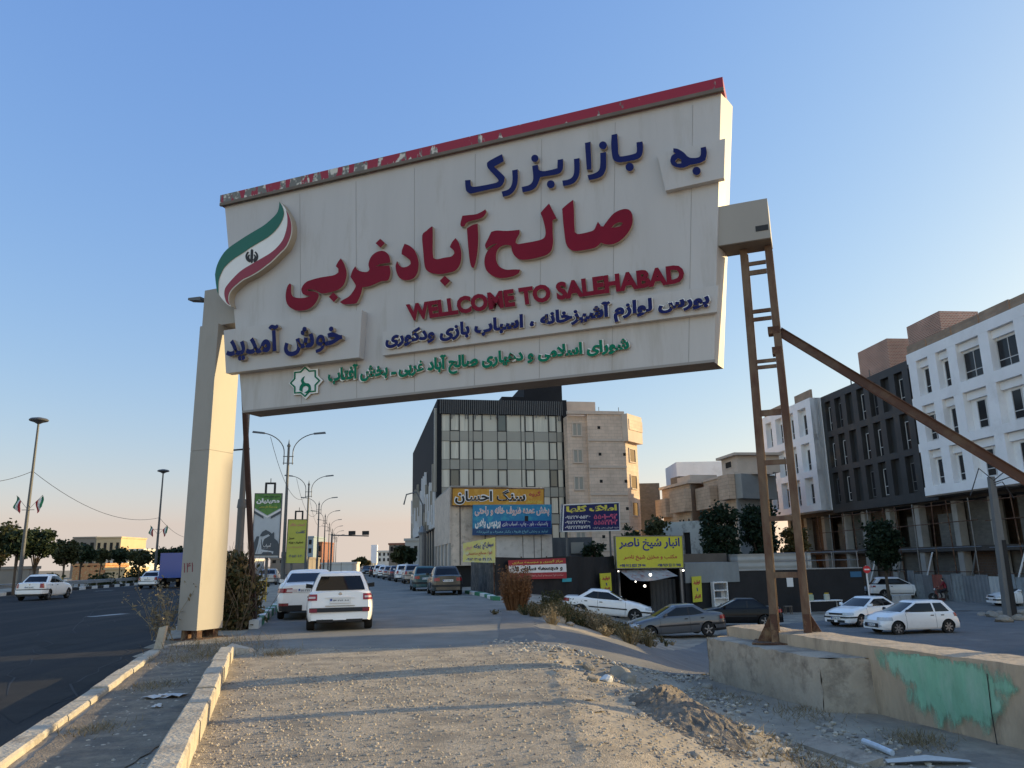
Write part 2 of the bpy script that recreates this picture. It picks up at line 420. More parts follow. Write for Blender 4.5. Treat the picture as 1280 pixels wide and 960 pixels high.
# ================================================================== materials of the place
M_dirt = mat('dirt', (0.34, 0.29, 0.225), 0.95, 0.28, 1.3, 0.7, 9, col2=(0.22, 0.19, 0.155), c2lo=.46, c2hi=.62, c2scale=0.8)
M_farland = mat('farland', (0.26, 0.21, 0.15), 0.95, 0.3, 0.05, col2=(.13, .12, .075), c2scale=.03)
M_gravel = mat('gravel_bed', (0.47, 0.40, 0.31), 0.95, 0.5, 34, 1.0, 70, col2=(0.28, 0.245, 0.20), c2lo=.42, c2hi=.62, c2scale=1.6, spec=.2, detail=10)
M_asph = mat('asphalt_old', (0.215, 0.205, 0.185), 0.92, 0.25, 0.8, 0.35, 160, col2=(0.32, 0.285, 0.235), c2lo=.52, c2hi=.72, c2scale=0.35, spec=.3)
M_hw = mat('asphalt_dark', (0.021, 0.022, 0.024), 0.85, 0.25, 0.5, 0.3, 180, col2=(0.055, 0.050, 0.045), c2lo=.48, c2hi=.7, c2scale=0.28, spec=.18, stretch=(1.6, .14, 1))
M_conc = mat('concrete', (0.36, 0.33, 0.285), 0.9, 0.22, 2.2, 0.5, 18, col2=(0.24, 0.22, 0.19), c2lo=.52, c2hi=.72, c2scale=1.6)
M_concd = mat('concrete_dirty', (0.38, 0.325, 0.26), 0.92, 0.3, 1.1, 0.7, 8, col2=(0.19, 0.16, 0.13), c2lo=.48, c2hi=.66, c2scale=2.4)
M_kerb = mat('kerb_concrete', (0.47, 0.42, 0.34), 0.9, 0.2, 5, 0.7, 22, col2=(0.27, 0.235, 0.19), c2lo=.5, c2hi=.68, c2scale=2.6)
M_white = mat('white_paint', (0.62, 0.62, 0.60), 0.6, 0.15, 4, col2=(.35, .34, .32), c2lo=.55, c2hi=.7)
M_green = mat('green_paint', (0.03, 0.17, 0.085), 0.6, 0.2, 4)
M_black = mat('black_rubber', (0.016, 0.016, 0.017), 0.75, 0.15, 5)
M_steel = mat('grey_steel', (0.20, 0.21, 0.22), 0.45, 0.15, 2, metal=0.6)
M_pole = mat('pole_paint', (0.10, 0.105, 0.11), 0.5, 0.15, 2)
M_rust = mat('rusty_steel', (0.085, 0.040, 0.025), 0.8, 0.3, 3, 0.3, 20, col2=(0.23, 0.15, 0.085), c2lo=.5, c2hi=.64, c2scale=2.6)
M_rust2 = mat('rusty_primer', (0.17, 0.115, 0.075), 0.75, 0.3, 3, 0.25, 25, col2=(0.10, 0.048, 0.03), c2lo=.40, c2hi=.6, c2scale=2.2, stretch=(1, 1, .35))
M_brace = mat('brown_primer', (0.085, 0.040, 0.026), 0.65, 0.25, 2.0, col2=(0.12, 0.075, 0.05), c2scale=1.3)
M_panel = mat('cream_panel', (0.50, 0.48, 0.465), 0.45, 0.07, 0.7, .12, 1.1, spec=.3, col2=(0.38, 0.35, 0.31), c2lo=.54, c2hi=.82, c2scale=1.3, stretch=(1.6, 1.6, .22))
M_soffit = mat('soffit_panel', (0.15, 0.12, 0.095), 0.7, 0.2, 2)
M_cream = mat('cream_letter_side', (0.42, 0.34, 0.25), 0.5, 0.1, 3)
M_red = mat('crimson_letter', (0.20, 0.006, 0.024), 0.55, 0.12, 1.5, spec=.15)
M_blue = mat('navy_letter', (0.008, 0.014, 0.10), 0.55, 0.1, 1.5, spec=.15)
M_dkgreen = mat('green_letter', (0.0, 0.16, 0.09), 0.55, 0.1, 1.5, spec=.15)
M_wplate = mat('white_plate', (0.80, 0.79, 0.76), 0.45, 0.06, 2)
M_trim = mat('peeling_red_trim', (0.30, 0.008, 0.03), 0.45, 0.15, 2)
M_pillar = mat('cream_pillar_panel', (0.345, 0.32, 0.285), 0.5, 0.06, 0.9, .12, 1.5, spec=.3, col2=(0.29, 0.265, 0.225), c2lo=.54, c2hi=.8, c2scale=1.1, stretch=(1, 1, .4))
M_seam = mat('seam_dark', (0.30, 0.28, 0.26), 0.7, 0)
M_wire = mat('wire_black', (0.02, 0.02, 0.022), 0.6, 0)

def face_mats(o, n, front=0, side=1, lim=0.6):
    """front faces take the first material, the edges the second"""
    n = Vector([float(c) for c in n])
    for p in o.data.polygons: p.material_index = front if abs(p.normal.dot(n)) > lim else side

# peeling trim: red film torn off in vertical flakes, more of it towards the left end (object +X is to the right)
def peel():
    m = M_trim; n = m.node_tree.nodes; l = m.node_tree.links; b = n['Principled BSDF']
    tc = n.new('ShaderNodeTexCoord'); mp = n.new('ShaderNodeMapping'); mp.inputs['Scale'].default_value = (4.5, 4.5, 1.6)
    l.new(tc.outputs['Object'], mp.inputs[0])
    nz = n.new('ShaderNodeTexNoise'); nz.inputs['Scale'].default_value = 1.0; nz.inputs['Detail'].default_value = 5; l.new(mp.outputs[0], nz.inputs[0])
    sp = n.new('ShaderNodeSeparateXYZ'); l.new(tc.outputs['Object'], sp.inputs[0])
    mr = n.new('ShaderNodeMapRange'); mr.inputs['From Min'].default_value = -6; mr.inputs['From Max'].default_value = 3
    mr.inputs['To Min'].default_value = 0.19; mr.inputs['To Max'].default_value = -0.06; l.new(sp.outputs['X'], mr.inputs[0])
    ad = n.new('ShaderNodeMath'); ad.operation = 'ADD'; l.new(nz.outputs[0], ad.inputs[0]); l.new(mr.outputs[0], ad.inputs[1])
    st = n.new('ShaderNodeMapRange'); st.inputs['From Min'].default_value = .56; st.inputs['From Max'].default_value = .59; l.new(ad.outputs[0], st.inputs[0])
    n4 = n.new('ShaderNodeTexNoise'); n4.inputs['Scale'].default_value = 6; l.new(tc.outputs['Object'], n4.inputs[0])
    cr = n.new('ShaderNodeMix'); cr.data_type = 'RGBA'; cr.inputs['A'].default_value = (.16, .15, .13, 1); cr.inputs['B'].default_value = (.62, .58, .5, 1)
    s4 = n.new('ShaderNodeMapRange'); s4.inputs['From Min'].default_value = .5; s4.inputs['From Max'].default_value = .6; l.new(n4.outputs[0], s4.inputs[0]); l.new(s4.outputs[0], cr.inputs['Factor'])
    mx = n.new('ShaderNodeMix'); mx.data_type = 'RGBA'; l.new(st.outputs[0], mx.inputs['Factor'])
    mx.inputs['A'].default_value = (.30, .008, .03, 1); l.new(cr.outputs['Result'], mx.inputs['B']); l.new(mx.outputs['Result'], b.inputs['Base Color'])
peel()

# ================================================================== ground
def axis_pts(spec):
    out = []
    for a, b, s_ in spec:
        n = max(1, int(round((b - a) / s_))); out += list(np.linspace(a, b, n, endpoint=False))
    return out + [spec[-1][1]]
xs = axis_pts([(-3000, -600, 400), (-600, -100, 60), (-100, -20, 6), (-20, -7.5, 0.6), (-7.5, 6.5, 0.14), (6.5, 14, 0.6), (14, 60, 4), (60, 400, 50), (400, 3000, 400)])
ys = axis_pts([(-300, -10, 50), (-10, 2, 2), (2, 20, 0.14), (20, 32, .5), (32, 60, 2), (60, 160, 8), (160, 700, 60), (700, 4000, 550)])
g = MB(); hc = {}
g.v = [(x, y, h(x, y)) for y in ys for x in xs]
nx = len(xs)
for j in range(len(ys) - 1):
    for i in range(nx - 1):
        g.f.append((j * nx + i, j * nx + i + 1, (j + 1) * nx + i + 1, (j + 1) * nx + i))
        yc = (ys[j] + ys[j + 1]) / 2; xc = (xs[i] + xs[i + 1]) / 2
        g.m.append(1 if (abs(xc) > 70 or yc > 110) else 0)
kind(g.build('ground', [M_dirt, M_farland], smooth=60, base=(0, 0, 0)), 'structure')

def ribbon(name, left, right, n, m_, material, off, zfun=None, jag=0.0, seed=1):
    """a sheet between two edge lines, following the ground"""
    rr = random.Random(seed)
    def res(L):
        L = [np.array(p, float) for p in L]; d = [0]
        for a, b in zip(L, L[1:]): d.append(d[-1] + np.linalg.norm(b - a))
        return [np.array([np.interp(t, d, [p[0] for p in L]), np.interp(t, d, [p[1] for p in L])]) for t in np.linspace(0, d[-1], n)]
    A = res(left); B = res(right); rows = []
    for a, b in zip(A, B):
        j1 = rr.uniform(-jag, jag); j2 = rr.uniform(-jag, jag); t = (b - a) / (np.linalg.norm(b - a) + 1e-9)
        a = a + t * j1; b = b + t * j2
        row = []
        for u in np.linspace(0, 1, m_):
            p = a * (1 - u) + b * u; row.append((p[0], p[1], (zfun(p[0], p[1]) if zfun else h(p[0], p[1])) + off))
        rows.append(row)
    mb = MB(); mb.quadsheet(rows); return kind(mb.build(name, material, base=(0, 0, 0)), 'structure')
# the highway on the left
lf = [(x - 26, y) for x, y in [(-6, -8)]] + [(-28.5, 12), (-30.0, 22), (-34.4, 45), (-37.3, 58), (-41.5, 88), (-47, 120), (-80, 260), (-150, 640)]
rt = [(edge_x(HW_EDGE, y) + .05, y) for _, y in [(-6, -8), (0, 12), (0, 22), (0, 45), (0, 58), (0, 88), (0, 120), (0, 260), (0, 640)]]
ribbon('highway', lf, rt, 160, 14, M_hw, 0.0, lambda x, y: -0.15)
# lane markings, worn
mk = MB()
def dash(px0, px1, w=0.16):
    a = gz(*px0, -0.146); b = gz(*px1, -0.146); t = (b - a)[:2]; t /= np.linalg.norm(t); n_ = np.array([-t[1], t[0]]) * w / 2
    mk.add([(a[0] + n_[0], a[1] + n_[1], -.146), (a[0] - n_[0], a[1] - n_[1], -.146), (b[0] - n_[0], b[1] - n_[1], -.146), (b[0] + n_[0], b[1] + n_[1], -.146)], [(0, 1, 2, 3)])
dash((112, 771), (156, 767), 0.5); dash((118, 739), (142, 737.5), .3); dash((150, 733.5), (168, 732.5), .3)
M_worn = mat('worn_white_marking', (0.34, 0.34, 0.33), 0.7, 0.3, 3, col2=(.10, .10, .10), c2lo=.5, c2hi=.7, c2scale=2)
kind(mk.build('lane_marking', M_worn), 'structure')
pt_ = MB()
for q in (((20, 905), (150, 838), (120, 822), (-30, 868)), ((60, 812), (200, 786), (190, 778), (30, 800)), ((-60, 960), (-10, 925), (-60, 905), (-160, 960)), ((120, 760), (215, 752), (212, 748), (118, 754))):
    P_ = [gz(x, y, -.147) for x, y in q]; pt_.add([tuple(p) for p in P_], [(0, 1, 2, 3)])
kind(pt_.build('asphalt_patch', mat('asphalt_patch', (0.034, 0.034, 0.034), .9, .25, 1.2, .3, 150, spec=.15, col2=(.05, .047, .043), c2lo=.5, c2hi=.7, c2scale=.8)), 'structure')
ck = MB(); rk = random.Random(77)
for (x0, y0, x1, y1) in ((10, 800, 180, 770), (-10, 870, 60, 800), (60, 880, 175, 805), (90, 792, 130, 752)):
    a = gz(x0, y0, -.144); b = gz(x1, y1, -.144); pts = [a + (b - a) * t + np.array([rk.gauss(0, .10), rk.gauss(0, .10), 0]) for t in np.linspace(0, 1, 16)]
    for p, q in zip(pts, pts[1:]):
        w_ = rk.uniform(.008, .022); ck.add([(p[0] - w_, p[1], -.144), (p[0] + w_, p[1], -.144), (q[0] + w_, q[1], -.144), (q[0] - w_, q[1], -.144)], [(0, 1, 2, 3)])
kind(ck.build('asphalt_crack', M_black), 'structure')
# the street ahead and the ramp that drops to the lot on the right
c0 = [(-5.9, 15.6), (-7.0, 21.5), (-10.15, 34.5), (-13.2, 48), (-18.5, 74), (-24, 100), (-55, 260), (-128, 640)]
c1 = [(0.9, 15.2), (1.5, 19.5), (-1.2, 37), (-3.1, 44), (-9.4, 74), (-14.5, 100), (-45, 260), (-118, 640)]
ribbon('service_road', c0, c1, 150, 16, M_asph, 0.012, jag=0.12, seed=4)
r0 = [(-0.4, 17.0), (0.6, 15.6), (1.6, 14.7), (2.6, 14.9), (3.6, 15.9), (6.5, 20), (12, 25), (20, 28), (40, 30)]
r1 = [tuple(gp(*q)[:2]) for q in ((628, 764), (662, 773), (700, 785), (745, 797), (800, 807), (850, 813))] + [(9.5, 37.5), (14, 42), (22, 47), (40, 52)]
ribbon('ramp_road', r0, r1, 220, 70, mat('ramp_asphalt', (0.165, 0.16, 0.152), .9, .22, .8, .35, 120, col2=(.27, .245, .21), c2lo=.56, c2hi=.75, c2scale=.5), 0.024, jag=0.10, seed=9)
cr0 = [(17, 52), (31, 47.5), (60, 44)]; cr1 = [(22, 70), (34, 63), (60, 57)]
ribbon('side_street', cr0, cr1, 20, 8, M_asph, 0.034)
# gravel fan in front of the camera
gv0 = [(-2.2, 4.2), (-2.75, 6.5), (-4.1, 10.8), (-5.1, 14.3), (-5.2, 16.0)]
gv1 = [(1.6, 4.2), (1.2, 6.5), (0.9, 9.0), (0.5, 12.5), (0.6, 15.4)]
ribbon('gravel_lot', gv0, gv1, 70, 40, M_gravel, 0.016, jag=0.1, seed=5)

ml = [(edge_x(HW_EDGE, y) + .2, y) for y in (4, 8, 12, 15, 17)]; mr_ = [(np.interp(y, [6.5, 14.7], [-2.9, -5.4]), y) for y in (4, 8, 12, 15, 17)]
ribbon('median_strip', ml, mr_, 80, 14, mat('median_dirt', (0.25, 0.205, 0.155), 0.95, 0.35, 5, .9, 40, col2=(.15, .13, .11), c2lo=.48, c2hi=.62, c2scale=2.2), 0.012, jag=.02)
# dark soil thrown up along the edge of the gravel
sb = MB(); sL = [gp(772, 872)[:2], gp(812, 902)[:2], gp(850, 935)[:2], gp(900, 958)[:2] + np.array([.1, -.9])]; sR = [gp(838, 872)[:2], gp(900, 896)[:2], gp(965, 930)[:2], gp(1030, 957)[:2] + np.array([.1, -.9])]
rs = random.Random(31); rows = []
for u in np.linspace(0, 1, 70):
    i = min(2, int(u * 3)); t = u * 3 - i; a = sL[i] * (1 - t) + sL[i + 1] * t; b = sR[i] * (1 - t) + sR[i + 1] * t
    w = .5 + .5 * math.sin(u * 9); row = []
    for v in np.linspace(0, 1, 36):
        p = a * (1 - v) + b * v + np.array([rs.gauss(0, .012), rs.gauss(0, .012)]); q = math.sin(math.pi * v) * math.sin(math.pi * min(1, u * 1.15 + .08))
        row.append((p[0], p[1], h(p[0], p[1]) - .03 + q * (.10 + .06 * w + .05 * und(p[0] * 3, p[1] * 3)) + rs.gauss(0, .014) * q))
    rows.append(row)
sb.quadsheet(rows); kind(sb.build('soil_bank', mat('dark_soil', (.20, .165, .13), .97, .4, 9, .9, 30, col2=(.11, .095, .08), c2lo=.46, c2hi=.6, c2scale=4), base=(0, 0, 0)), 'structure')
# ------------------------------------------------------------------ loose stones
rr = random.Random(11)
_st = [mat('pebble_a', (0.44, 0.38, 0.30), .9, .2, 20), mat('pebble_b', (0.34, 0.30, 0.25), .9, .2, 20), mat('pebble_c', (0.52, 0.45, 0.36), .9, .2, 20), mat('pebble_d', (0.2, 0.18, 0.165), .9, .2, 20)]
_ico = bmesh.new(); bmesh.ops.create_icosphere(_ico, subdivisions=1, radius=1.0)
_icov = [tuple(v.co) for v in _ico.verts]; _icof = [tuple(v.index for v in f.verts) for f in _ico.faces]; _ico.free()
def pebble(mb, x, y, z, r_, k, rg=rr):
    if r_ > .013:
        g_ = rg.uniform(0, 6.28); c_, s_ = math.cos(g_) * r_, math.sin(g_) * r_; e_ = rg.uniform(.6, 1.0); t_ = rg.uniform(.4, .7)
        o = []
        for vx, vy, vz in _icov:
            q = rg.uniform(.8, 1.15); vx *= q; vy *= q * e_; vz *= q * t_
            o.append((x + vx * c_ - vy * s_, y + vx * s_ + vy * c_, z + vz * r_))
        mb.add(o, _icof, k); return
    o = []
    for dx, dy, dz in ((1, 0, 0), (0, 1, 0), (-1, 0, 0), (0, -1, 0), (0, 0, .75), (0, 0, -.5)):
        q = r_ * rg.uniform(.65, 1.25); o.append((x + dx * q + rg.uniform(-.25, .25) * r_, y + dy * q + rg.uniform(-.25, .25) * r_, z + dz * q))
    mb.add(o, [(0, 1, 4), (1, 2, 4), (2, 3, 4), (3, 0, 4), (1, 0, 5), (2, 1, 5), (3, 2, 5), (0, 3, 5)], k)
gm = MB()
for _ in range(30000):
    y = 4.6 + 11.4 * rr.random() ** 1.9; u = rr.random()
    x0 = np.interp(y, [p[1] for p in gv0], [p[0] for p in gv0]) + .05; x1 = np.interp(y, [4, 9, 12, 15], [3.0, 2.2, .9, .5])
    x = x0 + (x1 - x0) * u; d_ = und(x * 1.3 + 5, y * 1.3)
    if rr.random() > .25 + .75 * sst(.5 + d_ * .45): continue
    r_ = 0.004 + 0.019 * rr.random() ** 2.8
    pebble(gm, x, y, h(x, y) + .016 + r_ * .25, r_, rr.choice((0, 0, 0, 1, 1, 1, 2, 3)))
kind(gm.build('gravel', _st, base=(0, 0, 0)), 'stuff')
rb = MB()
for _ in range(3600):
    c = rr.choice(((1.1, 13.5, 1.2), (2.0, 12.7, 1.0), (2.9, 12.6, .8), (1.9, 10.1, .6), (2.6, 9.1, .7), (3.2, 8.0, .8), (0.2, 15.0, .7), (4.6, 8.4, .7), (3.9, 8.2, .8), (4.2, 10.3, .9)))
    x = rr.gauss(c[0], c[2] * .55); y = rr.gauss(c[1], c[2] * .6)
    if rr.random() < .35:
        u = rr.random() * 4; i_ = int(u); x = r0[i_][0] + (r0[i_ + 1][0] - r0[i_][0]) * (u - i_) + rr.gauss(.0, .22); y = r0[i_][1] + (r0[i_ + 1][1] - r0[i_][1]) * (u - i_) - abs(rr.gauss(0, .35)) + .12
    if x > 4.9 or (x > 3.3 and y > 13.2 and y < 15.2 and x > 3.3 + (15.3 - y) * .3): continue
    r_ = 0.01 + 0.045 * rr.random() ** 3
    pebble(rb, x, y, h(x, y) + r_ * .3, r_, rr.choice((0, 1, 1, 2, 3)))
for _ in range(900):     # rubbish and grit on the strip between the kerbs
    y = rr.uniform(6, 17); x = rr.uniform(edge_x(HW_EDGE, y) + .3, np.interp(y, [6.4, 14.7], [-2.95, -5.6])); r_ = 0.008 + .02 * rr.random() ** 3
    pebble(rb, x, y, h(x, y) + r_ * .3, r_, rr.choice((0, 1, 2, 2)))
kind(rb.build('rubble', _st, base=(0, 0, 0)), 'stuff')
M_rock = mat('rock', (0.30, 0.26, 0.21), .95, .3, 5, .8, 12)
def rock_mesh(x, y, s_, fl=.7, sq=0.25, seed=0):
    rg = random.Random(seed); bm = bmesh.new(); bmesh.ops.create_icosphere(bm, subdivisions=2, radius=s_)
    ax = [Vector((rg.uniform(-1, 1), rg.uniform(-1, 1), rg.uniform(-1, 1))).normalized() for _ in range(9)]; lim = [s_ * rg.uniform(.55, .85) for _ in ax]
    for v in bm.verts:
        for a, q in zip(ax, lim):
            d = v.co.dot(a)
            if d > q: v.co -= a * (d - q)
        v.co.z *= fl
    me = bpy.data.meshes.new('rock'); bm.to_mesh(me); bm.free(); me.materials.append(M_rock)
    o = bpy.data.objects.new('rock', me); COL.objects.link(o); o.location = (x, y, h(x, y) + s_ * fl * .35); o.rotation_euler = (rg.uniform(-.3, .3), rg.uniform(-.3, .3), rg.uniform(0, 6)); return o
for k, (px, py, s_, lb) in enumerate([
        (775, 845, .2, 'largest grey stone in the ditch beside the gravel'), (786, 852, .16, 'dark angular stone right of the largest ditch stone'),
        (742, 852, .10, 'pale stone left of the largest ditch stone'), (735, 836, .12, 'grey stone at the back left of the ditch'),
        (762, 848, .08, 'small stone touching the largest ditch stone'), (880, 884, .10, 'stone lying on the dirt near the concrete footing corner'),
        (884, 860, .10, 'pale stone against the foot of the concrete footing'), (868, 946, .07, 'pale flat stone near the bottom edge on shaded dirt'),
        (820, 842, .06, 'small pale stone on the ditch bank near the ramp road')]):
    p = gp(px, py); tag(rock_mesh(p[0], p[1], s_, seed=k + 5), lb, 'rock', 'stones along the ditch')

# ------------------------------------------------------------------ kerbs
def kerb_line(name, pts, w, z0, top, seg=1.0, mats=(M_kerb,), alt=False, gapw=0.012):
    pts = [np.array(p, float) for p in pts]; d = [0]
    for a, b in zip(pts, pts[1:]): d.append(d[-1] + np.linalg.norm(b - a))
    P = lambda t: np.array([np.interp(t, d, [p[0] for p in pts]), np.interp(t, d, [p[1] for p in pts])])
    mb = MB(); n = int(d[-1] / seg); rg = random.Random(len(name) + n)
    for i in range(n):
        a = P(i * seg + gapw / 2); b = P((i + 1) * seg - gapw / 2); t = (b - a) / np.linalg.norm(b - a); q = np.array([t[1], -t[0]])
        j = rg.uniform(-.014, .014); zt = top + rg.uniform(-.014, .010)
        lo = [a + q * j, a + q * (w + j), b + q * (w + j), b + q * j]; c = .02
        hi = [a + q * (j + c), a + q * (w + j - c), b + q * (w + j - c), b + q * (j + c)]
        k = i % 2 if alt else 0
        mb.hexa([(*p, z0) for p in lo], [(*p, zt - c) for p in lo], k)
        mb.hexa([(*p, zt - c - .001) for p in lo], [(*p, zt) for p in hi], k)
    return kind(mb.build(name, list(mats)), 'structure')
kr0 = gz(240, 957, 0.0); kr1 = gz(292, 822, 0.0)
dirr = (kr1 - kr0)[:2]; dirr /= np.linalg.norm(dirr)
nr = np.array([dirr[1], -dirr[0]])
ka = kr0[:2] - dirr * 4.2 - nr * .2
kerb_line('kerb', [ka - nr * .03, kr1[:2] - nr * .23], .23, -.1, .23)
kl0 = gz(0, 940, 0.02); kl1 = gz(189, 813, 0.02)
dl = (kl1 - kl0)[:2] / np.linalg.norm((kl1 - kl0)[:2])
kerb_line('kerb', [kl0[:2] - dl * 3.5, kl1[:2] + dl * .3], .22, -.2, .07)
sk0 = gz(311, 787, 0.0); sk1 = gz(351, 754, 0.0)
kerb_line('striped_kerb', [sk0[:2], sk1[:2], (-13.2, 48)], .25, -.1, .24, 1.0, (M_white, M_green), True)
gk = [gp(588, 742)[:2], gp(612, 746)[:2], gp(628, 752)[:2]]
kerb_line('striped_kerb', gk, .3, -.4, .17, 1.2, (M_green, M_white), True)
# broken kerb end, stake, slabs
M_kerbb = M_kerb
p = gp(288, 818); mb = MB(); mb.hexa([(p[0] - .05, p[1] - .25, -.05), (p[0] + .45, p[1] - .1, -.05), (p[0] + .35, p[1] + .5, -.05), (p[0] - .15, p[1] + .4, -.05)],
    [(p[0] - .02, p[1] - .15, .16), (p[0] + .34, p[1] - .05, .10), (p[0] + .28, p[1] + .4, .07), (p[0] - .1, p[1] + .33, .17)])
tag(mb.build('kerb_stone', M_kerb), 'broken kerb stone at the end of the lit gravel kerb near the pillar', 'kerb stone')
p = gp(198, 811); mb = MB(); mb.hexa([(p[0] - .1, p[1] - .04, -.1), (p[0] + .06, p[1] - .04, -.1), (p[0] + .06, p[1] + .06, -.1), (p[0] - .1, p[1] + .06, -.1)],
    [(p[0] + .0, p[1] - .04, .42), (p[0] + .14, p[1] - .04, .45), (p[0] + .14, p[1] + .06, .45), (p[0] + .0, p[1] + .06, .42)])
tag(mb.build('kerb_stone', M_kerb), 'upright leaning concrete kerb stone beside the dry stalks', 'kerb stone')
# ================================================================== the gateway sign
GA = gz(245, 800, 0); GB = at(900, 458, 13.9)
ga = (GB - GA); ga[2] = 0; ga /= np.linalg.norm(ga); gn = np.array([ga[1], -ga[0], 0])      # along the sign, towards the camera
def sp(px, py, n=0.0): return pl(px, py, GA + gn * n, gn)
gate = root('gateway_sign', 'huge cream gateway sign with crimson and navy lettering on pillar and rusty ladder post', 'gateway sign', (GA[0] + 5.5, GA[1] - 2.1, 0))
Fg = Frame(GA, ga, -gn)
TH = 0.62
tl, tr, br_, bl = sp(281, 257), sp(902, 122), sp(893, 457), sp(304, 510)
def flat(p, z): return np.array([p[0], p[1], z])
zt = 10.72; zb = 5.17
tl = flat(tl, zt); tr = flat(tr, zt); bl = flat(bl, zb); br_ = flat(br_, zb)
mb = MB(); bk = [p - gn * TH + ga * d_ for p, d_ in ((bl, 0), (br_, .10), (tr, .16), (tl, 0))]
mb.add([bl, br_, tr, tl] + bk, [(0, 1, 2, 3), (5, 4, 7, 6), (1, 5, 6, 2), (4, 0, 3, 7)], 0)
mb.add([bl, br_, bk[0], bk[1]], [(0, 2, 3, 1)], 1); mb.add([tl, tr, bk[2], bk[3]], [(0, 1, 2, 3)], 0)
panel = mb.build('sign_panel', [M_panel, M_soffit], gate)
# bottom edge lip and panel joints
mb = MB()
for x0, y0, x1, y1 in ((375, 236, 377, 500), (445, 222, 446, 492), (518, 206, 518, 486), (594, 190, 593, 480), (677, 172, 674, 475), (769, 152, 765, 468), (866, 131, 861, 460)):
    a = sp(x0, y0, .004); b = sp(x1, y1, .004); a = a + np.array([0, 0, min(0, zt - .15 - a[2])]); b = np.array([b[0], b[1], zb + .01])
    mb.quadbox([b - ga * .004, b + ga * .004, a + ga * .004, a - ga * .004], gn, .003)
mb.build('panel_joint', M_seam, panel)
mb = MB(); mb.quadbox([bl + gn * .012 - ga * .02, br_ + gn * .012 + ga * .02, br_ + gn * .012 + ga * .02 + (0, 0, .05), bl + gn * .012 - ga * .02 + (0, 0, .05)], gn, .011)
mb.build('edge_strip', M_seam, panel)
# red trim along the top: overhangs the face a little
mb = MB()
q = [flat(tl, zt - .02) - ga * .08, flat(tr, zt - .02) + ga * .06, flat(tr, zt + .26) + ga * .06, flat(tl, zt + .26) - ga * .08]
mb.quadbox([p + gn * .1 for p in q], gn, TH + .16)
trim = mb.build('top_trim', M_trim, gate)
mb = MB(); mb.quadbox([q[0] + gn * .104 - (0, 0, .02), q[1] + gn * .104 - (0, 0, .02), q[1] + gn * .104 + (0, 0, .055), q[0] + gn * .104 + (0, 0, .055)], gn, .06)
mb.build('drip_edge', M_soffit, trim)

R0 = (560, 90, 3.5556); R1 = (350, 240, 5.3333); R2 = (570, 150, 5.3333); R3 = (260, 250, 9.1429); R4 = (290, 390, 7.1111); R8 = (210, 340, 9.6)
def Z(R, pts): return [(R[0] + x / R[2], R[1] + y / R[2]) for x, y in pts]
def circ(R, cx, cy, r_, n=18): return [(R[0] + (cx + r_ * math.cos(2 * math.pi * i / n)) / R[2], R[1] + (cy + r_ * 1.02 * math.sin(2 * math.pi * i / n)) / R[2]) for i in range(n)]
def outline(mb, loops, n0, n1, smooth=True, k=None):
    """a traced outline as a solid between n0 and n1 in front of the sign's face"""
    L = [smooth_poly(l_) if (smooth and len(l_) > 5) else l_ for l_ in loops]
    V, Fs = poly2d(L)
    mb.add([sp(x, y) + gn * (n0 + (n1 - n0) * (z + .5)) for x, y, z in V], Fs, k)
DP = 0.10
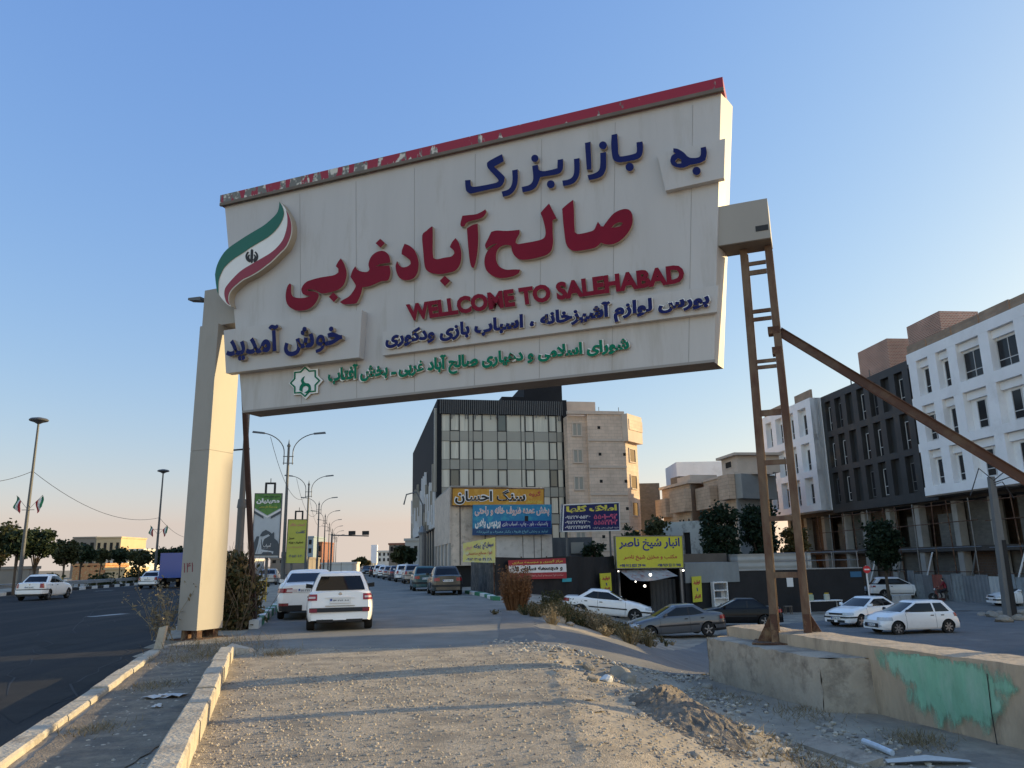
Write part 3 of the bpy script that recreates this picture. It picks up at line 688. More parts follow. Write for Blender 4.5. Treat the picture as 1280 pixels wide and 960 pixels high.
# crimson line
mb = MB()
red = [
 [Z(R1, [(420, 452), (440, 480), (458, 530), (460, 570), (445, 620), (425, 645), (395, 665), (330, 682), (290, 684), (262, 668), (225, 658), (196, 658), (206, 668), (245, 672), (270, 682), (276, 700), (262, 735), (235, 770), (195, 793), (140, 800), (95, 785), (65, 755), (55, 710), (58, 670), (68, 635), (82, 618), (92, 628), (92, 660), (95, 690), (110, 708), (145, 715), (185, 712), (222, 702), (195, 698), (170, 690), (160, 665), (165, 640), (190, 610), (225, 595), (280, 580), (340, 570), (380, 562), (405, 545), (405, 520), (388, 505), (400, 480)])],
 [Z(R1, [(372, 678), (405, 710), (375, 742), (342, 708)])],
 [Z(R1, [(690, 402), (720, 410), (742, 435), (750, 470), (748, 482), (715, 486), (680, 492), (652, 505), (700, 502), (745, 500), (752, 540), (745, 580), (730, 600), (690, 605), (650, 622), (610, 638), (565, 645), (555, 690), (535, 735), (520, 752), (480, 756), (440, 757), (415, 742), (440, 725), (475, 705), (500, 675), (520, 640), (512, 615), (485, 575), (498, 535), (517, 505), (535, 530), (570, 542), (600, 540), (612, 525), (605, 490), (620, 445), (650, 415)])],
 [Z(R1, [(683, 322), (715, 352), (685, 382), (652, 352)])],
 [Z(R1, [(845, 355), (880, 370), (915, 405), (935, 460), (938, 510), (925, 560), (895, 590), (850, 598), (815, 585), (793, 550), (785, 505), (795, 470), (812, 500), (835, 512), (865, 505), (885, 490), (880, 465), (850, 440), (825, 425), (828, 395)])],
 [Z(R1, [(1022, 242), (1032, 255), (1032, 400), (1036, 450), (1060, 458), (1110, 448), (1155, 440), (1175, 420), (1170, 400), (1145, 378), (1160, 345), (1183, 318), (1205, 350), (1220, 400), (1222, 450), (1210, 500), (1180, 535), (1130, 550), (1080, 558), (1030, 552), (995, 535), (978, 500), (968, 400), (962, 300), (990, 270)])],
 [Z(R1, [(1112, 568), (1148, 602), (1113, 638), (1078, 602)])],
 [Z(R2, [(45, 720), (42, 700), (55, 650), (100, 645), (145, 640), (180, 625), (208, 608), (215, 625), (200, 652), (170, 670), (120, 683), (85, 695), (68, 722)])],
 [Z(R0, [(92, 703), (118, 687), (140, 682), (143, 740), (140, 800), (132, 850), (123, 878), (112, 872), (104, 840), (98, 780)])],
 [Z(R0, [(455.6, 593), (489, 658.7), (472, 666.7), (472, 720), (474, 760), (469, 793), (455.6, 813), (429, 826.6), (369, 840), (329, 841), (305.6, 826.6), (292, 803), (289, 780), (265, 776), (240, 785), (225, 805), (222, 840), (235, 870), (265, 885), (300, 884), (328, 885), (320, 903), (285, 918), (240, 923), (205, 912), (180, 890), (170, 860), (172, 830), (182, 805), (200, 788), (228, 770), (205, 776), (176, 793), (173, 775), (185, 750), (200, 718), (225, 712), (270, 714), (325, 709), (325, 725), (312, 750), (308, 765), (318, 772), (345, 768), (400, 758), (430, 748), (440, 730), (438, 700), (428, 660), (418, 635), (430, 620)])],
 [Z(R2, [(790, 545), (795, 600), (798, 700), (802, 760), (825, 772), (880, 762), (920, 750), (935, 735), (945, 710), (955, 690), (975, 720), (990, 722), (1020, 680), (1060, 635), (1110, 610), (1150, 607), (1175, 625), (1185, 665), (1180, 715), (1150, 770), (1105, 815), (1060, 838), (1010, 842), (975, 830), (955, 850), (930, 865), (870, 878), (800, 885), (765, 870), (745, 840), (735, 790), (725, 700), (717, 605), (750, 575)]), Z(R2, [(1045, 730), (1070, 705), (1100, 695), (1120, 700), (1105, 718), (1075, 727)])]]
for L in red: outline(mb, L, 0.002, DP)
o = mb.build('lettering', [M_red, M_cream], panel); face_mats(o, gn)
# navy line
mb = MB()
blue = [[Z(R2, [(1045, 115), (1082, 107), (1088, 180), (1090, 235), (1100, 258), (1130, 255), (1180, 245), (1208, 235), (1213, 215), (1210, 165), (1250, 158), (1254, 200), (1248, 245), (1225, 272), (1180, 285), (1110, 297), (1075, 293), (1055, 275), (1047, 240), (1042, 180)])], [circ(R2, 1165, 328, 27)],
 [Z(R2, [(970, 235), (1008, 228), (1010, 290), (1008, 340), (990, 380), (955, 402), (895, 415), (885, 382), (930, 370), (960, 350), (970, 310)])], [circ(R2, 988, 184, 26)],
 [Z(R2, [(868, 168), (905, 160), (912, 330), (910, 345), (885, 345), (880, 335)])],
 [Z(R2, [(795, 275), (832, 268), (835, 330), (830, 380), (810, 420), (780, 442), (725, 455), (718, 418), (765, 408), (790, 385), (797, 345)])],
 [Z(R2, [(687, 280), (722, 274), (724, 310), (718, 350), (695, 372), (650, 382), (600, 390), (572, 395), (560, 430), (540, 465), (505, 485), (455, 495), (448, 460), (495, 448), (520, 425), (525, 385), (518, 320), (555, 312), (562, 345), (590, 355), (650, 345), (685, 335)])], [circ(R2, 642, 442, 26)], [circ(R2, 536, 270, 24)],
 [Z(R2, [(385, 350), (422, 342), (424, 400), (418, 445), (400, 485), (370, 512), (325, 525), (315, 490), (355, 478), (378, 455), (388, 410)])],
 [Z(R2, [(318, 242), (328, 278), (330, 290), (265, 325), (330, 385), (335, 410), (325, 440), (300, 462), (240, 475), (130, 500), (105, 502), (85, 490), (77, 470), (72, 415), (108, 412), (112, 450), (130, 458), (200, 448), (275, 432), (295, 420), (285, 400), (225, 335), (218, 300), (235, 285), (290, 255)])]]
for L in blue: outline(mb, L, 0.002, DP)
o = mb.build('lettering', [M_blue, M_cream], panel); face_mats(o, gn)
# raised name plates
def plate(q, n0, n1, name='name_plate'):
    m_ = MB(); m_.quadbox([sp(*p) + gn * n1 for p in q], gn, n1 - n0); return m_.build(name, M_panel, panel)
pb = plate([(833.5, 242), (906, 226), (907.5, 177.5), (823, 196)], .002, .14)
mb = MB()
outline(mb, [Z(R0, [(1130, 360), (1153, 355), (1157, 385), (1150, 415), (1125, 428), (1085, 435), (1065, 445), (1040, 448), (1010, 440), (997, 420), (1003, 395), (1020, 385), (1010, 378), (1010, 362), (1030, 365), (1055, 380), (1075, 400), (1095, 405), (1120, 402), (1130, 390)]), Z(R0, [(1030, 405), (1045, 412), (1045, 428), (1028, 430), (1018, 420)])], .142, .22)
outline(mb, [circ(R0, 1112, 462, 18)], .142, .22)
o = mb.build('lettering', [M_blue, M_cream], panel); face_mats(o, gn)
plate([(290.5, 469), (455.5, 449.5), (459, 391), (287.5, 416)], .002, .22)
plate([(481.5, 446), (897, 392), (899, 359), (481.5, 416.5)], .002, .12)
def sq(q, n=0.0): return [sp(*p) + gn * n for p in q]
# welcome line in Latin capitals
mb = MB(); lay_text(mb, 'WELLCOME TO SALEHABAD', sq([(512.5, 403.2), (857, 355), (855, 331.5), (509.5, 382)]), gn, .09, .05, lift=.002)
o = mb.build('lettering', [M_red, M_cream], panel); face_mats(o, gn)
mb = MB(); lay_text(mb, fa('خوش آمدید'), sq([(295, 458), (439, 443), (438, 401), (294, 417)]), gn, .12, .035, lift=.222)
o = mb.build('lettering', [M_blue, M_cream], panel); face_mats(o, gn)
def halo(txt, q, lift, m_, bold):
    mb = MB(); lay_text(mb, fa(txt), sq(q), gn, .05, bold + .035, lift=lift); o = mb.build('letter_backing', [M_wplate, M_cream], panel); face_mats(o, gn)
    c = [np.array(p, float) for p in q]; ctr = sum(c) / 4; ins = [tuple(ctr + (p - ctr) * np.array([.994, 1]) + np.array([0, np.sign(ctr[1] - p[1]) * .9])) for p in c]
    mb = MB(); lay_text(mb, fa(txt), sq(ins), gn, .02, bold, lift=lift + .052); o = mb.build('lettering', [m_, M_cream], panel); face_mats(o, gn)
halo('بورس لوازم آشپزخانه ، اسباب بازی ودکوری', [(486, 443), (890, 391), (889.5, 363.5), (486, 415)], .122, M_blue, .05)
halo('شورای اسلامی و دهیاری صالح آباد غربی ـ بخش آفتاب', [(411, 486.5), (789, 443.5), (788, 419), (411, 460)], .002, M_dkgreen, .05)
# flag ribbon emblem
def band(pts, n0, n1, m_, name): 
    m2 = MB(); outline(m2, [pts], n0, n1); o = m2.build(name, [m_, M_cream], panel); face_mats(o, gn); return o
G_up = Z(R3, [(880, 58), (872, 130), (850, 190), (790, 255), (700, 330), (600, 390), (500, 450), (400, 515), (320, 570), (255, 630), (200, 715), (165, 800), (150, 880)]) + [(276.3, 346), (277, 354), (278.7, 366), (280.8, 371.5)]
G_lo = [(280.6, 362), (281.3, 352.8)] + Z(R3, [(220, 870), (260, 800), (330, 730), (400, 680), (480, 630), (550, 580), (650, 520), (750, 460), (830, 390), (890, 310), (925, 230), (930, 170), (910, 110)])
R_out = Z(R3, [(955, 160), (985, 210), (1005, 270), (1015, 340), (1010, 420), (985, 500), (945, 575), (880, 640), (800, 720), (740, 770), (660, 830), (580, 880)]) + [(315, 350.5), (310, 353), (301.7, 359.8), (296.5, 365), (293.3, 371), (292.8, 378.5), (294.9, 384.8)]
R_in = [(290.6, 381), (288.1, 372.3), (288.6, 365), (292.3, 358.8), (301.7, 348.3)] + Z(R3, [(460, 830), (560, 770), (680, 700), (780, 640), (860, 570), (920, 490), (955, 390), (970, 300), (968, 220)])
sil = G_up + [(285, 377), (290, 382.5)] + [(294.9, 386)] + [(x + .6, y + .8) for x, y in R_out[::-1]] + Z(R3, [(925, 110)])
band(sil, .002, .2, M_wplate, 'flag_emblem')
band(G_up + G_lo, .202, .215, mat('flag_green', (0.0, 0.115, 0.075), .4, .08, 1), 'flag_stripe')
band(R_out + R_in, .202, .215, mat('flag_red', (0.26, 0.014, 0.04), .4, .08, 1), 'flag_stripe')
mb = MB()
def arc_poly(cx, cy, ro, ri, a0, a1, n=14, sx=1.0):
    o_ = [(cx + ro * sx * math.cos(RAD(a)), cy + ro * math.sin(RAD(a))) for a in np.linspace(a0, a1, n)]
    i_ = [(cx + 4 * (1 if (a0 + a1) / 2 < 90 or (a0 + a1) / 2 > 270 else -1) * -1 + ri * sx * math.cos(RAD(a)), cy - 4 + ri * math.sin(RAD(a))) for a in np.linspace(a1, a0, n)]
    return o_ + i_
for L in ([(553, 606), (566, 594), (580, 606), (576, 740), (562, 756), (548, 740)],
          arc_poly(565, 680, 72, 56, 112, 232), arc_poly(565, 680, 72, 56, -52, 68), arc_poly(563, 690, 46, 32, 118, 228), arc_poly(567, 690, 46, 32, -48, 62)):
    outline(mb, [Z(R3, L)], .202, .212, smooth=False)
mb.build('emblem_mark', M_wire, panel)
# green eight-pointed star with a curl
def star(cx, cy, r_, r2, n=8, rot=22.5):
    return [(R4[0] + (cx + (r_ if i % 2 == 0 else r2) * math.cos(RAD(rot + 180 / n * i - 90 - rot))) / R4[2], R4[1] + (cy - .09 * ((r_ if i % 2 == 0 else r2) * math.cos(RAD(180 / n * i - 90))) + (r_ if i % 2 == 0 else r2) * 1.0 * math.sin(RAD(180 / n * i - 90))) / R4[2]) for i in range(2 * n)]
mb = MB(); outline(mb, [star(668, 625, 152, 118)], .002, .05, smooth=False); o = mb.build('star_logo', [M_wplate, M_cream], panel); face_mats(o, gn)
mb = MB(); outline(mb, [star(662, 625, 136, 105), star(662, 625, 120, 92)], .052, .062, smooth=False)
outline(mb, [Z(R4, [(660, 575), (640, 590), (625, 615), (635, 640), (618, 665), (612, 700), (640, 715), (640, 690), (650, 668), (672, 660), (692, 672), (690, 695), (672, 712), (655, 722), (690, 730), (712, 705), (712, 665), (695, 640), (665, 635), (650, 615), (652, 595)])], .052, .062)
mb.build('star_mark', M_dkgreen, panel)

# left pillar
PW, PD = 0.58, 0.82
pA = GA - ga * PW                      # front left foot; GA is the front right edge
zc = 7.52
def prism4(mb, a0, a1, n0, n1, z0, z1, lean=0.0, k=None):
    c = [(a0, n0), (a1, n0), (a1, n1), (a0, n1)]
    B_ = [GA + ga * a + gn * n for a, n in c]
    mb.hexa([(p[0], p[1], z0) for p in B_], [(p[0] + ga[0] * lean, p[1] + ga[1] * lean, z1) for p in B_], k)
mb = MB(); prism4(mb, -PW, 0, 0, -PD, .2, 4.35); prism4(mb, -PW, 0, 0, -PD, 4.362, zc)
mb.fbox(Fg, -PW + .01, -.01, 4.345, 4.37, .01, PD - .01, 1)
pil = mb.build('pillar', [M_pillar, M_seam], gate)
mb = MB(); 
for a in (-PW + .06, -.22): 
    for n in (-.08, -PD + .22): prism4(mb, a, a + .16, n, n - .16, -.1, .22)
prism4(mb, -PW - .1, .1, .1, -PD - .1, -.12, .015)
mb.build('pillar_base', M_rust, pil)
mb = MB(); lay_text(mb, '۱۴۱', [pl(x, y, GA, gn) for x, y in ((229, 716), (241, 715), (242, 703), (230, 704))], gn, .003, .0, lift=.001)
mb.build('graffiti', mat('graffiti_red', (.22, .045, .06), .7, .2, 5), pil)
# arms that carry the panel
mb = MB(); mb.fbox(Fg, -PW - .05, 1.6, zc, 8.52, .12, .12 + PD, 0)
mb.build('crossarm', M_pillar, gate)
a_r0 = (br_ - GA) @ ga - .1; a_r1 = Fg.st(961, 270, .04)[0]; za0 = Fg.st(930, 302, .04)[1]; za1 = Fg.st(957, 248, .04)[1]; print('arm', a_r1, za0, za1)
mb = MB(); mb.fbox(Fg, a_r0, a_r1, za0, za1, .04, .66, 0)
mb.fbox(Fg, a_r0 + .01, a_r1 - .01, za0 - .015, za0, .05, .65, 1); mb.fbox(Fg, a_r1 - .26, a_r1 - .03, za0 + .16, za0 + .27, .033, .04, 2)
mb.build('crossarm', [M_pillar, M_soffit, M_wire], gate)
mb = MB(); mb.fbox(Fg, a_r0 - .02, a_r0 + .22, za0 - .13, za0 - .016, .1, .3, 0); mb.build('bracket', M_rust, gate)
# floodlight on the pillar top
fl = Fg.pt(-PW - .05, 8.33, .3)
mb = MB(); mb.beam(fl, fl - ga * .5 + (0, 0, .03), .04, .04); mb.hexa([fl - ga * .2 - gn * .12 + (0, 0, -.02), fl - ga * .2 + gn * .12 + (0, 0, -.02), fl - ga * .62 + gn * .1 + (0, 0, .05), fl - ga * .62 - gn * .1 + (0, 0, .05)],
   [fl - ga * .2 - gn * .12 + (0, 0, .08), fl - ga * .2 + gn * .12 + (0, 0, .08), fl - ga * .62 + gn * .1 + (0, 0, .11), fl - ga * .62 - gn * .1 + (0, 0, .11)])
mb.build('floodlight', M_pole, gate)
# rusty ladder post: two legs, rungs in pairs, splayed base
lad = root('x', 'x', 'x', (0, 0, 0)); bpy.data.objects.remove(lad)
LB = gz(985, 805, .12); Fl = Frame(flat(LB, 0), ga, -gn)
lp = bpy.data.objects.new('ladder_post', None); COL.objects.link(lp); lp.parent = gate; lp['_o'] = tuple(float(c) for c in gate.location)
zl0, zl1 = .14, za0 - .02
def sl(px, py, n=0.0):
    p = pl(px, py, Fl.o + gn * n, gn); return float((p - Fl.o) @ ga), float(p[2])
legs = []
for (x0, y0), (x1, y1) in (((969.5, 800), (928.5, 305)), ((1011, 800), (959, 297))):
    s0, z0 = sl(x0, y0); s1, z1 = sl(x1, y1)
    ex = lambda z: s0 + (s1 - s0) * (z - z0) / (z1 - z0)
    legs.append((ex(zl0), ex(zl1)))
    mb = MB(); p = Fl.pt(ex(zl0), zl0); q = Fl.pt(ex(zl1), zl1)
    for n_ in (0.0, .3):       # two channels back to back with a web
        mb.beam(p + gn * -n_, q + gn * -n_, .135, .05, gn)
    mb.beam(p - gn * .15 + ga * .03, q - gn * .15 + ga * .03, .035, .26, gn)
    mb.build('post_leg', M_rust2, lp)
lx = lambda i, z: legs[i][0] + (legs[i][1] - legs[i][0]) * (z - zl0) / (zl1 - zl0)
rung_z = [(sl(948, y)[1], w) for y, w in ((328.5, .07), (340, .09), (389, .07), (399, .07), (452, .065), (459.5, .065), (517, .11), (579, .09), (649, .09), (719, .1))]
for z, w in rung_z:
    mb = MB(); mb.fbox(Fl, lx(0, z) + .07, lx(1, z) - .07, z - w / 2, z + w / 2, -.02, .03); mb.build('rung', M_rust2, lp)
mb = MB()
for i in (0, 1):
    a = lx(i, .14); d_ = -1 if i == 0 else 1
    mb.hexa([Fl.pt(a - .06, .14, -.06), Fl.pt(a + .06, .14, -.06), Fl.pt(a + .06, .14, .36), Fl.pt(a - .06, .14, .36)][0:4], [Fl.pt(a - .05, .62, -.04), Fl.pt(a + .05, .62, -.04), Fl.pt(a + .05, .62, .34), Fl.pt(a - .05, .62, .34)])
    mb.add([Fl.pt(a + d_ * .07, .14, .1), Fl.pt(a + d_ * .32, .14, .1), Fl.pt(a + d_ * .07, .6, .1), Fl.pt(a + d_ * .07, .14, .14), Fl.pt(a + d_ * .32, .14, .14), Fl.pt(a + d_ * .07, .6, .14)], [(0, 1, 2), (3, 5, 4), (0, 3, 4, 1), (1, 4, 5, 2), (2, 5, 3, 0)])
mb.fbox(Fl, lx(0, .1) - .38, lx(1, .1) + .38, .122, .15, -.22, .52); mb.fbox(Fl, lx(0, .1), lx(1, .1), .15, .30, .05, .12)
mb.build('base_plate', M_rust, lp)
# brace down to the lower lot
b0 = Fl.pt(lx(1, 5.75) + .04, 5.75, .1); sx_, z_ = sl(1280, 597); b1 = Fl.pt(sx_, z_, .1)
t = (b1 - b0) / np.linalg.norm(b1 - b0); k_ = (b0[2] + 1.85) / -t[2]; b2 = b0 + t * k_
mb = MB(); mb.beam(b0, b2, .3, .03, gn); mb.beam(b0 + gn * .14, b2 + gn * .14, .03, .3, gn) ; mb.beam(b0 + gn * -.16, b2 + gn * -.16, .3, .03, (0, 0, 1))
mb = MB(); mb.beam(b0, b2, .13, .05, gn)
up_ = np.cross(gn, t); up_ = up_ if up_[2] > 0 else -up_
for s_ in (1, -1):
    c_ = up_ * .07 * s_; mb.beam(b0 + c_, b2 + c_, .014, .13, gn)
br2 = mb.build('brace', M_brace, gate)
for z_, w_ in ((5.76, .16), (5.36, .12)):
    mb = MB(); mb.fbox(Fl, lx(1, z_) - w_, lx(1, z_) + .05, z_ - .07, z_ + .07, -.03, .2); mb.build('gusset', M_rust, lp)

# concrete footing and retaining wall
ft = MB()
P1, P2, P3, P4 = (3.62, 15.35), (4.46, 12.0), (5.32, 11.93), (4.75, 16.2)
rg = random.Random(2)
def edge_rows(A_, B_, z0, z1, n=26, m_=8, j=.012):
    rows = []
    for zz in np.linspace(z0, z1, m_):
        rows.append([(A_[0] + (B_[0] - A_[0]) * u + rg.uniform(-j, j), A_[1] + (B_[1] - A_[1]) * u + rg.uniform(-j, j), zz + (rg.uniform(-.02, .012) if zz == z1 else 0)) for u in np.linspace(0, 1, n)])
    return rows
fr = edge_rows(P1, P2, -.95, .12); ft.quadsheet(fr)
ft.quadsheet(edge_rows(P4, P1, -1.4, .12, 8)); ft.quadsheet(edge_rows(P2, P3, -.95, .12, 12)); ft.quadsheet(edge_rows(P3, P4, -1.6, .12, 8))
topf = fr[-1]; bt = [(P4[0] + (P3[0] - P4[0]) * u, P4[1] + (P3[1] - P4[1]) * u, .12) for u in np.linspace(0, 1, 26)]
ft.quadsheet([topf, [tuple((np.array(a) * .5 + np.array(b) * .5) + np.array([0, 0, .0])) for a, b in zip(topf, bt)], bt])
tag(ft.build('concrete_footing', M_concd, smooth=40), 'rough grey concrete block carrying the rusty ladder post of the sign', 'concrete block')
wl = MB()
Fp = lambda y, z: (5.2 + (11.9 - y) * .30 - (.04 * z), y, z)
ysw = list(np.linspace(15.6, 3.0, 60))
zt_ = lambda y: .30
rows = [[(Fp(y, z)[0] + rg.uniform(-.012, .012), y, z + (rg.uniform(-.012, .012) if z > .2 else 0)) for y in ysw] for z in (-1.1, -.8, -.6, -.4, -.2, 0, .15, .3)]
wl.quadsheet(rows)
tp2 = [(x + .62 + rg.uniform(-.02, .02), y + .17, z + .015) for x, y, z in rows[-1]]
wl.quadsheet([rows[-1], [((a[0] + b[0]) / 2, (a[1] + b[1]) / 2, .315 + rg.uniform(-.01, .01)) for a, b in zip(rows[-1], tp2)], tp2]); wl.quadsheet([tp2, [(x + .05, y, -2.1) for x, y, z in tp2]])
wl.quadsheet([[rows[0][0], (rows[0][0][0] + .67, rows[0][0][1] + .17, -1.1)], [rows[-1][0], tp2[0]]])
M_wall = mat('wall_concrete', (0.43, 0.345, 0.255), 0.92, 0.25, 1.6, 0.55, 10, col2=(0.24, 0.195, 0.15), c2lo=.5, c2hi=.66, c2scale=1.5, stretch=(1.4, 1.4, .4))
rw = tag(wl.build('retaining_wall', M_wall, smooth=40), 'long low concrete retaining wall with a worn patch of green paint', 'wall')
wn = np.array([-0.957, -0.287, 0.04]); wn[2] = -.0; wn /= np.linalg.norm(wn)
mb = MB()
loopg = [(1098, 812), (1120, 815), (1150, 817), (1180, 822), (1215, 830), (1240, 842), (1262, 853), (1272, 862), (1262, 866), (1248, 868), (1254, 880), (1252, 890), (1243, 893), (1244, 905), (1236, 912), (1228, 905), (1215, 903), (1206, 899), (1196, 906), (1186, 896), (1180, 902), (1170, 890), (1160, 884), (1150, 890), (1146, 878), (1140, 868), (1146, 856), (1134, 850), (1128, 843), (1122, 838), (1112, 832), (1104, 828)]
w0p = np.array([5.2, 11.9, 0.0])
def on_wall(px, py): return pl(px, py, w0p, wn)
lp_ = [np.array(q, float) for q in smooth_poly(loopg, 3, 80)]
def cover(px, py):
    """how thickly the paint lies: signed distance to the painted outline"""
    inside = False; dm = 1e9; p = np.array([px, py])
    for i in range(len(lp_)):
        a_, b_ = lp_[i - 1], lp_[i]
        if (a_[1] > py) != (b_[1] > py) and px < (b_[0] - a_[0]) * (py - a_[1]) / (b_[1] - a_[1] + 1e-9) + a_[0]: inside = not inside
        e = b_ - a_; t_ = max(0, min(1, (p - a_) @ e / (e @ e + 1e-9))); dm = min(dm, np.linalg.norm(p - a_ - e * t_))
    return dm if inside else -dm
gxs = np.linspace(1090, 1284, 66); gys = np.linspace(800, 926, 44)
mb = MB(); mb.quadsheet([[on_wall(x, y) + wn * .018 for x in gxs] for y in gys])
M_gp = mat('worn_green_paint', (0.21, 0.45, 0.315), .85, .2, 4, .4, 14, col2=(.33, .53, .42), c2lo=.45, c2hi=.7, c2scale=2.2, stretch=(1.5, 1.5, .5))
_gn = M_gp.node_tree.nodes; _gl = M_gp.node_tree.links
_at = _gn.new('ShaderNodeAttribute'); _at.attribute_name = 'cover'; _gtc = _gn.new('ShaderNodeTexCoord'); _mp = _gn.new('ShaderNodeMapping'); _mp.inputs['Scale'].default_value = (7, 7, 2.2); _gl.new(_gtc.outputs['Object'], _mp.inputs[0])
_nz = _gn.new('ShaderNodeTexNoise'); _nz.inputs['Scale'].default_value = 1.0; _nz.inputs['Detail'].default_value = 9; _nz.inputs['Roughness'].default_value = .72; _gl.new(_mp.outputs[0], _nz.inputs[0])
_m1 = _gn.new('ShaderNodeMath'); _m1.operation = 'MULTIPLY_ADD'; _m1.inputs[1].default_value = 5.0; _m1.inputs[2].default_value = -2.35; _gl.new(_nz.outputs[0], _m1.inputs[0])
_m2 = _gn.new('ShaderNodeMath'); _m2.operation = 'ADD'; _gl.new(_m1.outputs[0], _m2.inputs[0]); _gl.new(_at.outputs['Fac'], _m2.inputs[1])
_mr = _gn.new('ShaderNodeMapRange'); _mr.inputs['From Min'].default_value = -.45; _mr.inputs['From Max'].default_value = .65; _mr.inputs['To Max'].default_value = .92; _gl.new(_m2.outputs[0], _mr.inputs[0])
_tr = _gn.new('ShaderNodeBsdfTransparent'); _mx = _gn.new('ShaderNodeMixShader'); _gl.new(_mr.outputs[0], _mx.inputs[0]); _gl.new(_tr.outputs[0], _mx.inputs[1]); _gl.new(_gn['Principled BSDF'].outputs[0], _mx.inputs[2]); _gl.new(_mx.outputs[0], _gn['Material Output'].inputs[0])
rwo = np.array(rw['_o']); pp = mb.build('paint_patch', M_gp, rw)
_ca = pp.data.attributes.new('cover', 'FLOAT', 'POINT')
_ca.data.foreach_set('value', [max(-1.6, min(1.0, cover(x, y) / 11.0)) if on_wall(x, y)[2] < .275 else -2.6 for y in gys for x in gxs])
mb = MB()
for x0, y0, x1, y1 in ((1236, 842, 1250, 938),):
    a = on_wall(x0, y0) + wn * .03; b = on_wall(x1, y1) + wn * .03; mb.tube([a, (a + b) / 2 + np.array([0, .02, 0]), b], .006, 5)
mb.build('crack', M_wire, rw)
# ================================================================== cars (modelled with the nose towards +X, then set down)
def paint(name, col, metal=0.0): return mat(name, col, 0.32, 0.05, 1.5, spec=.5, coat=0.6, metal=metal, col2=tuple(c * .82 + .01 for c in col), c2lo=.56, c2hi=.85, c2scale=1.6)
P_white = paint('white_car_paint', (0.88, 0.87, 0.85)); P_grey = paint('grey_car_paint', (0.115, 0.12, 0.13), .35); P_black = paint('black_car_paint', (0.006, 0.006, 0.007)); P_black.node_tree.nodes['Principled BSDF'].inputs['Coat Weight'].default_value = 0.1; P_black.node_tree.nodes['Principled BSDF'].inputs['Specular IOR Level'].default_value = .25
P_olive = paint('dark_olive_car_paint', (0.035, 0.037, 0.033)); P_teal = paint('teal_car_paint', (0.03, 0.09, 0.095)); P_silver = paint('silver_car_paint', (0.34, 0.34, 0.34), .3)
P_blue = paint('blue_truck_paint', (0.008, 0.075, 0.34)); P_red = paint('red_car_paint', (.2, .02, .02)); P_dblue = paint('dark_blue_car_paint', (.02, .03, .06))
M_glass = mat('car_glass', (0.010, 0.011, 0.012), 0.05, 0, spec=.35)
M_tyre = mat('tyre_rubber', (0.018, 0.018, 0.018), 0.85, .2, 10); M_rim = mat('wheel_rim', (0.30, 0.30, 0.31), 0.4, .1, 5, metal=.7)
M_trimk = mat('black_plastic', (0.02, 0.02, 0.021), 0.6, .1, 8); M_under = mat('underbody', (0.012, 0.012, 0.012), .9, 0)
M_tail = mat('tail_lamp_red', (0.30, 0.012, 0.018), 0.2, .1, 6, coat=.5); M_taillit = mat('tail_lamp_clear', (.62, .5, .48), 0.2, .1, 6, coat=.5)
M_head = mat('head_lamp_glass', (0.50, 0.52, 0.54), 0.12, .15, 12, spec=.8, coat=.6); M_amber = mat('amber_lamp', (.5, .16, .02), .25, 0)
M_plate = mat('number_plate', (0.70, 0.70, 0.68), .5, .05, 5); M_ink = mat('plate_ink', (0.03, 0.03, 0.035), .6, 0); M_pblue = mat('plate_blue', (.02, .06, .3), .6, 0)
M_chrome = mat('chrome', (.5, .5, .5), .2, 0, metal=.9)
M_dkred = mat('reflector', (.2, .015, .02), .3, 0)

